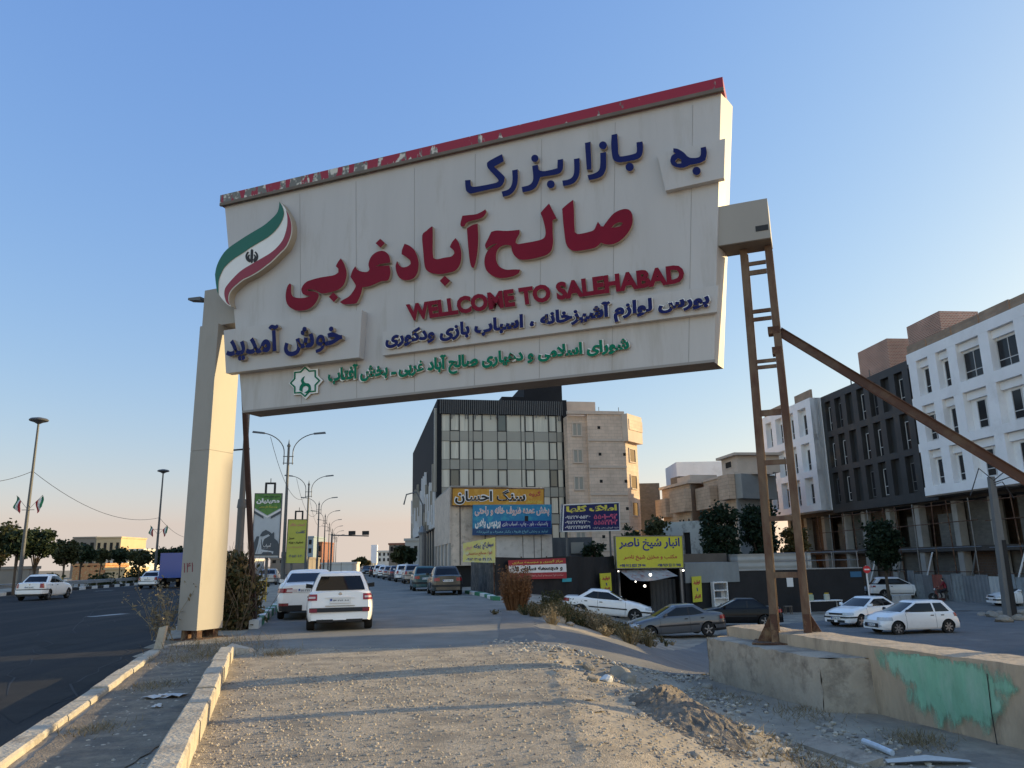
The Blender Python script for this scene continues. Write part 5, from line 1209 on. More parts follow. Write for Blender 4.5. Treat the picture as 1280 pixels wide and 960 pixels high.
# white right block (and on, beyond the edge of the photograph, to the corner of the row)
A0w, A1w = -24.0, .15
wr_ = root('apartment_building', 'white unfinished apartment block nearest on the right, with wide top windows', 'building', FA.pt(-14, GZ))
block_shell(wr_, A0w, A1w, 1.3, M_whitef)
mb = MB()
for z0, z1 in ((Z_OV, 6.75), (9.6, 10.25), (13.2, 14.0), (16.95, Z_TOP)): mb.fbox(FA, A0w, A1w, z0, z1, .74, 1.3)
mb.build('floor_band', M_whitef, wr_)
bays = [-.5, -3.0, -5.4, -8.9, -12.4, -15.2, -18.0, -21.4, -23.5]
for b in bays:
    mb = MB(); mb.fbox(FA, b - .5, b + .5, Z_OV + .651, Z_TOP - .801, .745, 1.294); mb.build('pilaster', M_whitef, wr_)
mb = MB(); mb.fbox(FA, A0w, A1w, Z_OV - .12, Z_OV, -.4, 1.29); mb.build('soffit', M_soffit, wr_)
wide = {(0, 2), (0, 3), (1, 0), (0, 6), (2, 5), (1, 7)}
for ri, (z0, z1) in enumerate(rows_z):
    for bi in range(len(bays) - 1):
        l, r_ = bays[bi + 1] + .5, bays[bi] - .5; w = r_ - l; c = (l + r_) / 2
        ww = w * .88 if (ri, bi) in wide else min(.95, w * .55)
        o = win(FA, c - ww / 2 + .1, c + ww / 2 + .1, z0 + .15, z1 - .75, .75, wr_, bars=(('h', .28), ('v', .5)) if ww > 1.2 else (('h', .28),), fw=.06)
        mb = MB(); mb.fbox(FA, l, r_, z1 - .6, z1 - .02, .745, 1.0); mb.build('lintel', M_whitef, wr_)
lower_storeys(wr_, A0w, A1w, cols=(-.3, -4.5, -9.2, -13.8, -18.5, -23))
mb = MB(); 
for a in np.arange(A0w, A1w - .2, 3.1): mb.fbox(FA, a, min(a + 2.95, A1w), Z_TOP, Z_TOP + .72 + .1 * rg.random(), .9, 1.15)
mb.build('parapet', M_brickt, wr_)
# black middle block
A0b, A1b = .16, 17.0
bb = root('apartment_building', 'black clad unfinished apartment block between the two white ones', 'building', FA.pt(8.5, GZ))
block_shell(bb, A0b, A1b, .35, M_blackf)
mb = MB()
for z0, z1 in ((Z_OV - .3, 6.6), (9.75, 10.3), (13.4, 14.0), (17.05, Z_TOP)): mb.fbox(FA, A0b, A1b, z0, z1, -.21, .2)
mb.build('floor_band', M_blackf, bb)
bbays = [.4, 2.3, 4.35, 6.45, 8.5, 10.6, 12.7, 14.8, 16.75]
for b in bbays:
    mb = MB(); mb.fbox(FA, b - .42, b + .42, 6.601, 17.049, -.205, .194); mb.build('pilaster', M_blackf, bb)
for ri, (z0, z1) in enumerate(rows_z):
    for bi in range(8):
        l, r_ = bbays[bi] + .42, bbays[bi + 1] - .42; c = (l + r_) / 2
        if bi in (2, 5): continue
        win(FA, c - .42, c + .42, z0 + .05, z1 - .45, -.2, bb, frame=M_winfr if (bi + ri) % 3 else M_steel, fw=.06, bars=(('h', .33),))
lower_storeys(bb, A0b, A1b, cols=(4.6, 8.9, 13.1, 16.7))
# white left block
A0l, A1l = 17.05, 29.2
wl_ = root('apartment_building', 'white unfinished apartment block farthest on the right row, with plain side wall', 'building', FA.pt(23, GZ))
block_shell(wl_, A0l, A1l, 1.4, M_whitef)
mb = MB()
for z0, z1 in ((Z_OV, 6.75), (9.6, 10.25), (13.2, 14.0), (16.95, Z_TOP)): mb.fbox(FA, A0l, A1l, z0, z1, .84, 1.4)
mb.build('floor_band', M_whitef, wl_)
mb = MB(); mb.fbox(FA, A0l, A0l + .12, Z_OV + .001, Z_TOP - .001, .3, 1.405); mb.build('side_wall', M_whitef, wl_)
lb = [17.6, 20.6, 23.4, 26.2, 28.9]
for b in lb:
    mb = MB(); mb.fbox(FA, b - .55, b + .55, Z_OV + .651, Z_TOP - .801, .845, 1.394); mb.build('pilaster', M_whitef, wl_)
for ri, (z0, z1) in enumerate(rows_z):
    for bi in range(len(lb) - 1):
        l, r_ = lb[bi] + .55, lb[bi + 1] - .55; c = (l + r_) / 2
        win(FA, c - .6, c + .6, z0 + .15, z1 - .6, .85, wl_, bars=(('h', .3),), fw=.06)
lower_storeys(wl_, A0l, A1l, cols=(21, 25, 29))
for z in (6.2, 10.0, 13.6):
    mb = MB(); mb.fbox(FA, A1l, A1l + 2.0, z - .25, z + .9 if z < 7 else z + .15, -3, 2.3); mb.build('balcony', M_whitef, wl_)
for a_, b_, c_ in ((17.3, 21.0, .95), (24.4, 29, .75)):
    mb = MB(); mb.fbox(FA, a_, b_, Z_TOP, Z_TOP + c_, .9, 1.1); mb.build('parapet', M_brickt, wl_)
# brick stair heads on the roofs
for (px0, px1, py0, py1, n, rt) in ((1072, 1110, 437, 472, -4.0, bb), (1133, 1176, 405, 452, -3.0, bb)):
    a0, z1 = FA.st(px0, py0 + 4, n); a1, _ = FA.st(px1, py0, n)
    lo_, hi_ = min(a0, a1), max(a0, a1)
    mb = MB(); mb.fbox(FA, lo_, max(hi_, lo_ + 2.6), Z_TOP - .5, z1, n - 3.6, n); mb.build('stair_head', M_brickr, rt)
mb = MB()
for a in (9.5, 12.9): mb.tube([FA.pt(a, Z_TOP, -1), FA.pt(a, Z_TOP + 1.1, -1)], .06, 6)
mb.build('vent_pipe', M_pole, bb)

# ---- glass office building
CB = at(549, 600, 88); CB[2] = 0
FG = Frame(CB, SE, -SD)
ZG = 20.3
gb = root('office_building', 'tall black and glass office building with a ribbed black parapet', 'building', CB + SE * 7.7 + (0, 0, -.1))
M_blkpan = mat('black_panel', (0.017, 0.019, 0.023), .75, .2, .6, spec=.12); M_spand = mat('grey_spandrel', (0.30, 0.285, 0.24), .4, .08, .5, spec=.6)
M_curt = mat('office_glass', (0.50, 0.475, 0.40), .12, .1, .35, spec=.5, col2=(.64, .60, .50), c2lo=.5, c2hi=.56, c2scale=.5, stretch=(1, 1, .05))
M_curt2 = mat('office_glass_dark', (0.05, 0.062, 0.06), .08, .1, .5, spec=.9); M_slat = mat('parapet_slat', (0.10, 0.105, 0.11), .5, .15, 2)
WG = 15.3
mb = MB(); mb.fbox(FG, 0, WG, -.5, ZG - .1, -46, -.3); mb.build('core', M_blkpan, gb)
mb = MB()
zrows = []
def fz_(py): return FG.st(640, py)[1]
bands = [(539.5, 551.5), (574.5, 586.5), (609, 621)]
ztop_glass = fz_(518); rowsg = [(fz_(539.5), ztop_glass), (fz_(574.5), fz_(551.5)), (fz_(609), fz_(586.5)), (fz_(643), fz_(621)), (fz_(678), fz_(655))]
sps = [(fz_(551.5), fz_(539.5)), (fz_(586.5), fz_(574.5)), (fz_(621), fz_(609)), (fz_(655), fz_(643)), (fz_(690), fz_(678))]
for z0, z1 in sps: mb.fbox(FG, .1, WG - .5, z0, z1, -.3, -.12)
mb.build('spandrel', M_spand, gb)
cols_px = [290, 357, 425, 490, 522, 590, 698, 765, 870, 900, 965, 1075, 1135, 1175]
cx_ = [(x - 290) / (1185 - 290) * (WG - .6) + .15 for x in cols_px]
for ri, (z0, z1) in enumerate(rowsg):
    for i in range(len(cx_) - 1):
        openw = i in (1, 4, 6, 9, 11)
        dark = (ri, i) in ((0, 6), (2, 11), (2, 1), (3, 4))
        mb = MB(); mb.fbox(FG, cx_[i] + .03, cx_[i + 1] - .03, z0 + .04, z1 - .04, -.29, -.2 if not openw else -.16)
        wn_ = mb.build('window', M_curt2 if dark else M_curt, gb)
        if openw:
            mb = MB(); a0, a1 = cx_[i] + .02, cx_[i + 1] - .02
            for q in ((a0, a0 + .09, z0 + .02, z1 - .02), (a1 - .09, a1, z0 + .02, z1 - .02), (a0 + .09, a1 - .09, z0 + .02, z0 + .11), (a0 + .09, a1 - .09, z1 - .11, z1 - .02)): mb.fbox(FG, *q, -.3, -.08)
            mb.build('window_frame', M_winbk, wn_)
mb = MB()
for x in cx_: mb.fbox(FG, x - .035, x + .035, fz_(690), ztop_glass + .02, -.3, -.09)
mb.build('mullion', M_winbk, gb)
# ribbed parapet with drips of slats
rg2 = random.Random(4)
mb = MB(); mb.fbox(FG, -.05, WG, ztop_glass - .05, ZG, -.3, .05); mb.build('parapet', M_blkpan, gb)
mb = MB(); n_ = 66
for i in range(n_):
    a = .05 + i * (WG - .2) / n_
    lo_ = ztop_glass - (0.05 if rg2.random() < .7 else rg2.uniform(.2, .75)); mb.fbox(FG, a, a + .09, lo_, ZG - .02, .055, .15)
mb.build('parapet_slats', M_slat, gb)
mb = MB(); mb.fbox(FG, WG - .5, WG, -.5, ZG + .15, -46, .2); mb.build('corner_fin', M_blkpan, gb)
a0, _ = FG.st(655, 490, -4); a1, z1 = FG.st(703, 481, -4)
mb = MB(); mb.fbox(FG, a0, a1 - .1, ZG - .1, z1, -12, -4); mb.fbox(FG, a0 - 3.2, a0 - .01, ZG - .1, ZG + .9, -9, -2); mb.build('roof_room', M_blkpan, gb)
# street side: dark wall with irregular light fins
FGs = Frame(CB, SD, -SE)
mb = MB(); mb.fbox(FGs, .02, 46, 5.5, ZG, -.28, .25); mb.build('side_wall', M_blkpan, gb)
for i in range(34):
    a = .4 + i * 1.33; zt_f = 15.5 - abs(math.sin(i * 1.7)) * 5 - (i % 5) * .7 + rg2.uniform(-1, 1); ln = rg2.uniform(3, 8)
    mb = MB(); mb.fbox(FGs, a, a + .45, max(5.6, zt_f - ln), zt_f if i else ZG - 1, .25, .55); mb.build('fin', M_whitef if i % 2 else M_spand, gb)
for i in range(12):
    mb = MB(); mb.fbox(FGs, 1 + i * 3.7, 1.5 + i * 3.7, -.3, 5.5, -.2, .1); mb.build('side_column', M_spand, gb)

# ---- beige apartment building with the sunlit chamfered corner
M_beige = brick_mat('beige_stone', (.66, .50, .38), (.58, .44, .335), (.38, .30, .24), .9, .4, .012, bump=.15); M_beiged = mat('beige_trim', (.56, .45, .36), .8, .12, .8)
BG = at(712, 600, 88.5); BG[2] = 0
FB = Frame(BG, SE, -SD)
bg_ = root('apartment_building', 'beige stone apartment building with a sunlit chamfered corner beside the glass tower', 'building', BG + SE * 4.5 + (0, 0, -1.9))
_, ZB = FB.st(750, 517); 
wB = FB.st(784, 600)[0]
chL = np.array([2.6 * .80, 0, 0])
def poly_prism(mb, pts, z0, z1, k=None):
    n = len(pts); mb.add([(p[0], p[1], z0) for p in pts] + [(p[0], p[1], z1) for p in pts], [tuple(range(n - 1, -1, -1)), tuple(range(n, 2 * n))] + [(i, (i + 1) % n, n + (i + 1) % n, n + i) for i in range(n)], k)
def ptF(F, a, n): return F.pt(a, 0, n)
foot = [ptF(FB, 2.4, 0), ptF(FB, wB, 0), ptF(FB, wB + 2.2, -2.1), ptF(FB, wB + 2.2, -16), ptF(FB, 2.4, -16)]
mb = MB(); poly_prism(mb, foot, -1.9, ZB); mb.fbox(FB, 0.05, 2.45, -1.9, ZB - .25, -16, -.5); mb.build('wall', M_beige, bg_)
mb = MB(); a1 = FB.st(744, 505, -3)[0]; mb.fbox(FB, .1, a1, ZB - .3, FB.st(720, 502, -3)[1], -10, -3); mb.build('penthouse', M_beiged, bg_)
d2 = (foot[2] - foot[1]) / np.linalg.norm(foot[2] - foot[1]); FC = Frame(foot[1], d2, np.array([d2[1], -d2[0], 0]))
LC = float(np.linalg.norm(foot[2] - foot[1]))
zf = [ZB - 3.15 * k for k in range(8)]
for k, z in enumerate(zf[:6]):
    mb = MB()
    if k: mb.fbox(FB, 2.4, wB + .0, z - .14, z + .14, 0.0, .09)
    else: mb.fbox(FB, 0.0, wB + .0, ZB - .1, ZB + .3, -.4, .12)
    mb.build('string_course', M_beiged, bg_)
# overhanging top floor on the chamfer
mb = MB(); mb.fbox(FC, -.25, LC + .5, ZB - 3.3, ZB - .02, -.2, .55); mb.build('bay', M_beiged, bg_)
mb = MB(); mb.fbox(FC, .05, LC + .5, ZB - 1.9, ZB - .6, .551, .62); mb.build('balcony_rail', M_beige, bg_)
for k in range(1, 6):
    z = ZB - 3.3 - 3.15 * k
    win(FC, .75, LC - .6, z + .75, z + 2.5, .0, bg_, frame=M_beiged, fw=.14, deep=.1)
    win(FB, .6, 1.85, z + 3.15 + .6, z + 3.15 + 2.3, -.5, bg_, frame=M_beiged, fw=.16, deep=.12, bars=(('v', .5),), glass=M_spand)
    for a in (3.6, 6.6):
        mb = MB(); mb.fbox(FB, a, a + .35, z + 4.6, z + 4.95, -.05, .004); mb.build('vent_opening', M_darkin, bg_)
for a in (4.5, 7.0):
    mb = MB(); mb.tube([FB.pt(a, ZB, -2), FB.pt(a, ZB + 1.2, -2)], .04, 5); mb.build('aerial', M_pole, bg_)
# narrow dark annex behind it
ax = at(809, 640, 96); mb = MB(); mb.box(ax[0] - 1.6, ax[0] + 1.7, 96, 106, -1.9, at(810, 604, 96)[2]); tag(mb.build('grey_annex_building', M_block), 'narrow grey block building between the beige tower and the houses', 'building')

# ---- two stone houses further back
M_stone1 = brick_mat('pinkish_stone', (.52, .375, .265), (.46, .33, .235), (.30, .23, .17), .8, .35, .015, bump=.15); M_grend = mat('grey_render', (.27, .265, .25), .9, .15, .6); M_brn = brick_mat('brown_brick_side', (.20, .14, .10), (.17, .12, .09), (.17, .14, .11), .5, .2, .02)
def house(label, pxl, pxm, pxr, Yl, Ym, Yr, py_top, loc_floors, m1, m2, name='stone_house'):
    """corner house: left face from pxl to pxm, right face from pxm to pxr"""
    A_ = at(pxl, 640, Yl); B_ = at(pxm, 640, Ym); C_ = at(pxr, 640, Yr)
    for p in (A_, B_, C_): p[2] = 0
    rt = root(name, label, 'house', B_ + np.array([0, 2, -1.9]))
    zt_ = pl(pxm, py_top, B_, np.array([0, -1.0, 0]))[2]
    D_ = A_ + (C_ - B_)
    return rt, A_, B_, C_, D_, zt_
def frame_of(A_, B_):
    d = (B_ - A_); L = np.linalg.norm(d); d = d / L; n = np.array([d[1], -d[0], 0])
    if n @ (A_ - CAM * np.array([1, 1, 0])) > 0: n = -n
    return Frame(A_, d, n), L
rt, A_, B_, C_, D_, zt_ = house('pinkish stone house with projecting top floor, left of the two houses', 829, 865, 884, 92, 84, 86, 604, 3, M_stone1, M_brn)
FL, LL = frame_of(A_, B_); FR, LR = frame_of(B_, C_)
mb = MB(); poly_prism(mb, [A_, B_, C_, D_], -1.9, zt_); mb.build('wall', M_stone1, rt)
mb = MB(); mb.fbox(FR, .02, LR, -1.9, zt_ - .02, -.1, .03); mb.build('side_wall', M_brn, rt)
for a0, a1, z0, z1 in ((-.3, LL * .34, zt_ - 3.3, zt_ - 1.2), (LL * .50, LL + .1, zt_ - 3.0, zt_ - .6)):
    mb = MB(); mb.fbox(FL, a0, a1, z0, z1, 0, .8); mb.build('bay', M_stone1, rt)
mb = MB(); mb.fbox(FL, -.2, LL + .1, zt_, zt_ + .3, -3, .3); mb.fbox(FL, LL * .35, LL * .8, zt_ + .3, zt_ + 1.1, -4, -.8); mb.build('roof', M_beiged, rt)
mb = MB(); mb.fbox(FL, -.05, LL * .30, zt_ + .3, zt_ + 1.4, -4, -1.2); mb.build('parapet', M_block, rt)
for z, aa, hh in ((zt_ - 5.4, (.08, .22, .56, .68, .86), 1.7), (zt_ - 8.2, (.2, .42, .60, .82), 1.6), (zt_ - 11, (.3, .7), 1.6)):
    for a in aa: win(FL, LL * a, LL * a + .62, z, z + hh, 0, rt, frame=M_beiged, fw=.06, glass=M_darkin)
for z in (zt_ - 2.6, zt_ - 5.6): win(FR, LR * .5, LR * .5 + .7, z, z + 1.1, .03, rt, frame=M_beiged, fw=.06, glass=M_darkin)
rt, A_, B_, C_, D_, zt_ = house('larger stone house with grey rendered flank, behind the round trees', 882, 922, 966, 84, 76, 79, 590, 3, M_stone1, M_grend)
FL, LL = frame_of(A_, B_); FR, LR = frame_of(B_, C_)
mb = MB(); poly_prism(mb, [A_, B_, C_, D_], -1.9, zt_); mb.build('wall', M_stone1, rt)
mb = MB(); mb.fbox(FR, .02, LR, -1.9, zt_ - .02, -.1, .04); mb.build('side_wall', M_grend, rt)
for F_, a0, a1, z0, z1, n_, m_ in ((FL, -.3, LL * .46, zt_ - 3.2, zt_ - .9, .9, M_stone1), (FL, LL * .70, LL + .02, zt_ - 2.6, zt_ - .2, .7, M_stone1), (FR, .05, LR, zt_ - 2.6, zt_ - .2, .75, M_grend)):
    mb = MB(); mb.fbox(F_, a0, a1, z0, z1, .042, n_); mb.build('bay', m_, rt)
mb = MB(); mb.fbox(FL, LL * .50, LL - .3, zt_ + .001, zt_ + 1.7, -5, -.5); mb.fbox(FL, LL * .44, LL + .1, zt_ + 1.7, zt_ + 1.95, -5.2, -.1); mb.fbox(FL, -.1, LL + .05, zt_ - .2, zt_ + .0005, -4, .1); mb.build('roof', M_beiged, rt)
win(FL, LL * .62, LL * .62 + 1.6, zt_ + .6, zt_ + 1.35, -.5, rt, frame=M_beiged, fw=.08, glass=M_darkin)
win(FR, LR * .55, LR * .55 + 1.5, zt_ - 5.0, zt_ - 3.2, .04, rt, frame=M_winbk, fw=.07, bars=(('v', .5),), glass=M_spand)
for z, aa in ((zt_ - 5.6, (.10, .30, .62, .80)), (zt_ - 8.6, (.12, .34, .58, .80)), (zt_ - 2.4, (.53, .61))):
    for a in aa: win(FL, LL * a, LL * a + .75, z, z + 1.8, 0, rt, frame=M_beiged, fw=.08, glass=M_darkin)
p0 = at(872, 590, 110); mb = MB(); mb.box(p0[0] - 3, p0[0] + 4, 110, 118, -1.9, at(880, 577, 110)[2]); tag(mb.build('white_house', M_whitef), 'small white building peeping over the stone houses', 'house')
# grey boundary wall with a dark doorway behind the yellow sign
g0 = at(826, 690, 66); g1 = at(884, 690, 63); gd = (g1 - g0) * np.array([1, 1, 0]); gL = np.linalg.norm(gd); gd /= gL; FW = Frame(g0 * np.array([1, 1, 0]), gd, np.array([gd[1], -gd[0], 0]))
if FW.en[1] > 0: FW.en = -FW.en
zt_ = FW.st(850, 652)[1]
M_gwall = mat('grey_plaster', (.46, .46, .43), .9, .12, .8, col2=(.2, .2, .19), c2scale=.8)
a0, _ = FW.st(853, 660); a1, _ = FW.st(862, 660)
bw = root('boundary_wall', 'grey plastered yard wall with a dark doorway above the yellow sign', 'wall', FW.pt(gL / 2, -1.9))
mb = MB(); mb.fbox(FW, 0, a0, -1.9, zt_, -.3, 0); mb.fbox(FW, a1, gL + 1.2, -1.9, zt_, -.3, 0); mb.fbox(FW, a0, a1, zt_ - .9, zt_, -.3, 0); mb.build('wall', M_gwall, bw)
mb = MB(); mb.fbox(FW, a0, a1, -1.9, zt_ - .9, -.28, -.22); mb.build('doorway', M_darkin, bw)

# ---- shop building by the street (concrete and sheet panels) and the black fence
M_tin = rib_mat('beige_sheet', (.58, .48, .385), 1.6, .75, .0, .2, .3, col2=(.30, .25, .20)); M_tinw = rib_mat('pale_sheet', (.55, .51, .46), .8, .7, .0, .15, .2, col2=(.40, .36, .31))
SB = at(564, 660, 53); SB[2] = 0; FS = Frame(SB, SE, -SD); FSs = Frame(SB, SD, -SE)
shop = root('workshop_building', 'low street corner workshop clad in stained beige sheets under the orange sign', 'building', SB + SE * 4 + (0, 0, -.2))
aE, _ = FS.st(689, 660); zT = FS.st(600, 609)[1]; zM = FS.st(600, 686)[1]
aS = FS.st(590, 640)[0]
mb = MB(); mb.fbox(FS, 0.0, FS.st(680, 620)[0], 1.4, zT, -12, 0); mb.build('upper_wall', M_tin, shop)
mb = MB(); mb.fbox(FS, .3, aE, -1.9, 1.4, -12, -.3); mb.build('lower_wall', M_darkin, shop)
mb = MB(); mb.fbox(FS, FS.st(620, 680)[0], aE, 1.41, FS.st(650, 669)[1], .02, .14); mb.build('concrete_panel', M_tinw, shop)
mb = MB()
for x in (653, 667, 676):
    a = FS.st(x, 680)[0]; mb.fbox(FS, a - .02, a + .02, 1.43, FS.st(650, 669)[1] - .02, .13, .15)
mb.build('panel_joint', M_slab, shop)
mb = MB(); mb.fbox(FSs, 0.0, 11.5, 2.9, zT - .02, -.02, .1); mb.build('side_cladding', M_tin, shop)
for i in range(5):
    mb = MB(); mb.fbox(FSs, .2 + i * 2.6, .7 + i * 2.6, -.2, 2.9, -.02, .12); mb.build('side_column', M_frame, shop)
mb = MB(); mb.fbox(FS, -.05, aE - 3, zT, zT + .1, -12, .1); mb.build('coping', M_frame, shop)
for x in (575, 606, 640):
    a = FS.st(x, 640)[0]; mb = MB(); mb.fbox(FS, a - .03, a + .03, 1.45, zT - .05, .0, .04); mb.build('cladding_joint', M_slab, shop)
# black tarpaulin fence
M_tarp = mat('black_tarpaulin', (.014, .015, .018), .6, .3, 1.2, .6, 4, spec=.35)
f0 = gz(619, 742, .1); f1 = at(770, 740, 46.5); f0[2] = f1[2] = 0
fd_ = f1 - f0; fL = np.linalg.norm(fd_); fd_ = fd_ / fL; FF = Frame(f0, fd_, np.array([fd_[1], -fd_[0], 0]))
def drape(F, a0, a1, zb_, zt_, amp=.05, n=40, seed=1):
    r_ = random.Random(seed); rows = []
    ph = [r_.uniform(0, 6) for _ in range(4)]
    for k in range(7):
        row = []
        for i in range(n + 1):
            a = a0 + (a1 - a0) * i / n; z = zb_ + (zt_ + .03 * math.sin(a * 1.1 + ph[3]) - zb_) * k / 6
            row.append(F.pt(a, z, amp * (math.sin(a * 2.1 + ph[0] + k * .4) + .6 * math.sin(a * 4.7 + ph[1] - k * .7))))
        rows.append(row)
    return rows
z0f = FF.st(640, 697)[1]
fence = root('fence', 'black tarpaulin fence carrying the red banner beside the street', 'fence', FF.pt(fL / 2, -1))
mb = MB(); mb.quadsheet(drape(FF, 0, fL, -2.0, z0f)); mb.build('tarpaulin', M_tarp, fence, smooth=60)
for i in range(6):
    mb = MB(); a = .05 + i * (fL - .1) / 5; mb.tube([FF.pt(a, -2, -.1), FF.pt(a, z0f + .05, -.1)], .04, 6); mb.build('post', M_rust, fence)
fl1 = f0 + SD * 9
mb = MB(); FF2 = Frame(f0, SD, -SE); mb.quadsheet(drape(FF2, 0.02, 9, -.4, z0f, seed=5)); mb.build('side_tarpaulin', mat('stained_tarpaulin', (.05, .05, .05), .8, .5, 2, col2=(.12, .11, .10), c2scale=3), fence, smooth=60)
# warehouse doorway block (under the yellow sign)
wd0 = at(771, 740, 46.5); wd1 = at(856, 740, 48.5); wd0[2] = wd1[2] = 0
wdd = wd1 - wd0; wL = np.linalg.norm(wdd); wdd /= wL; FQ = Frame(wd0, wdd, np.array([wdd[1], -wdd[0], 0]))
ware = root('warehouse', 'dark open warehouse entrance with hanging lamps under the yellow sign', 'building', FQ.pt(wL / 2, -1.9))
zq = FQ.st(810, 712)[1]
mb = MB(); mb.fbox(FQ, 0, wL, zq + .1, zq + .3, -8, .2); mb.build('roof', M_slab, ware)
mb = MB(); mb.fbox(FQ, .0, .2, -1.9, zq + .1, -8, 0); mb.fbox(FQ, wL - .25, wL, -1.9, zq + .1, -8, 0); mb.fbox(FQ, .2, wL - .25, -1.9, zq + .1, -8, -7.8); mb.build('wall', M_tarp, ware)
for a_, b_ in ((.1, .2), (wL - .35, wL - .2)):
    mb = MB(); mb.fbox(FQ, a_, b_, -1.9, zq, .0, .12); mb.build('door_post', M_steel, ware)
aw = FQ.st(784, 716)[0]
mb = MB(); mb.quadsheet([[FQ.pt(a, zq + .05 - .55 * k / 4 - .12 * math.sin(a * 1.3) * (k / 4), .1 + 1.3 * k / 4) for a in np.linspace(.1, wL * .7, 12)] for k in range(5)]); mb.build('awning', rib_mat('torn_awning', (.33, .32, .31), 1.2, .8, 0, .3, .4, col2=(.25, .05, .04)), ware, smooth=50)
a0 = FQ.st(818, 735)[0]; mb = MB(); mb.fbox(FQ, a0, wL - .36, -1.9, zq - .6, -.5, -.4)
mb.build('shutter_door', rib_mat('grey_shutter', (.06, .063, .068), 2.5, .6, .3, .3, .5), ware)
M_lampw = mat('lit_bulb', (1, .95, .85), .4, 0, emit=(1.0, .93, .80), estr=2.2)
for k, (px, py, rr_) in enumerate(((813, 718.5, .085), (794.5, 727, .05), (806, 732.5, .08), (773, 714, .045), (854, 713, .07))):
    n_ = 1.35 if k == 0 else (.28 if k > 2 else -.15 - .1 * k)
    a, z = FQ.st(px, py, n_); hang = zq + .1 if k in (1, 2) else z + .25
    bl_ = root('hanging_lamp', ['glowing lamp under the awning of the warehouse', 'smaller glowing bulb inside the dark warehouse', 'bright low bulb inside the dark warehouse', 'glowing lamp at the left foot of the yellow sign', 'glowing lamp at the right foot of the yellow sign'][k], 'lamp', FQ.pt(a, z, n_), 'lamps lighting the warehouse entrance')
    mb = MB(); mb.lathe(FQ.pt(a, z, n_), [(rr_ * math.cos(t), rr_ * math.sin(t)) for t in np.linspace(-1.45, 1.45, 9)], 12); mb.build('bulb', M_lampw, bl_, smooth=60)
    mb = MB(); mb.tube([FQ.pt(a, z + rr_ * .9, n_), FQ.pt(a, hang, n_)], .012, 5); mb.build('flex', M_wire, bl_)
# black wall on the far side of the lot
k0 = at(857, 740, 49); k1 = at(1081, 740, 51.5); k0[2] = k1[2] = 0
kd = k1 - k0; kL = np.linalg.norm(kd); kd /= kL; FK = Frame(k0, kd, np.array([kd[1], -kd[0], 0]))
zk = FK.st(1000, 712)[1]
bwall = root('black_wall', 'long black painted wall at the back of the dirt lot', 'wall', FK.pt(kL / 2, -1.9))
mb = MB(); mb.fbox(FK, FK.st(925, 740)[0], kL, -1.9, zk, -.3, 0); mb.build('wall', M_tarp, bwall)
mb = MB(); mb.fbox(FK, FK.st(925, 740)[0], kL, zk, zk + .07, -.35, .05); mb.build('coping', M_frame, bwall)
mb = MB(); mb.fbox(FK, .0, FK.st(925, 740)[0], -1.9, FK.st(890, 728)[1], -.3, 0); mb.build('lower_wall', M_tarp, bwall)
mb = MB(); mb.fbox(FK, .0, FK.st(925, 740)[0], FK.st(890, 728)[1], FK.st(890, 703)[1], -3, .1); mb.build('sheet_cladding', rib_mat('blue_grey_sheet', (.22, .24, .245), 2.0, .6, .1, .12, .25), bwall)
for i, a in enumerate(np.linspace(FK.st(1010, 705)[0], kL - .2, 3)):
    mb = MB(); mb.tube([FK.pt(a, zk, -.1), FK.pt(a, zk + 1.1, -.1)], .04, 6); mb.build('rail_post', M_steel, bwall)
mb = MB()
for q in (.55, 1.05): mb.tube([FK.pt(FK.st(960, 705)[0], zk + q, -.1), FK.pt(kL - .1, zk + q, -.1)], .025, 5)
mb.build('rail', M_steel, bwall)
mb = MB(); a0 = FK.st(1062, 712)[0]; mb.fbox(FK, a0, a0 + .8, zk - .55, zk - .2, 0, .03); mb.build('blue_plate', mat('blue_plate', (.03, .13, .25), .5, .1, 4), bwall)
# ribbed cabin roof on top and sheds behind the fence
s0 = at(922, 700, 58); s1 = at(1014, 700, 58)
mb = MB(); mb.box(s0[0], s1[0], 58, 64, -1.9, at(960, 692, 58)[2]); tag(mb.build('site_cabin', rib_mat('cream_corrugated', (.42, .40, .36), 2.2, .6, .1, .12, .5, 'Z')), 'cream corrugated cabin roof showing above the black wall', 'cabin')
s0 = at(842, 694, 60); s1 = at(908, 694, 60)
mb = MB(); mb.box(s0[0], s1[0], 60, 66, -1.9, at(880, 692, 60)[2]); tag(mb.build('brown_shed', mat('brown_sheet', (.13, .105, .085), .9, .2, 1)), 'flat brown shed roof right of the yellow sign', 'shed')
sh0 = at(690, 690, 62); sh1 = at(741, 690, 62)
shd = root('shed', 'dark grey metal shed with a white hatch behind the black fence', 'shed', np.array([(sh0[0] + sh1[0]) / 2, 62, -1.9]))
mb = MB(); mb.box(sh0[0], sh1[0], 62, 68, -1.9, at(700, 672, 62)[2]); mb.build('wall', rib_mat('dark_grey_sheet', (.10, .105, .11), 1.5, .6, .2, .15, .4), shd)
mb = MB(); x0 = at(714, 690, 61.9)[0]; mb.box(x0, x0 + 1.0, 61.88, 61.99, at(714, 692, 62)[2], at(714, 678, 62)[2]); mb.build('hatch', M_spand, shd)

# unseen brick block added out of view to keep the low sun off the street
hb = MB(); hb.box(21.0, 24.0, 24.4, 26.9, -2.0, 7.0); hb.box(20.9, 24.2, 24.3, 27.0, 7.0, 7.25); hb.box(21.0, 24.0, 26.9, 29.9, -2.0, 3.2)
tag(hb.build('added_shade_block', M_brickt), 'unseen tan brick block beyond the right end of the lot, added to shade the street', 'house')
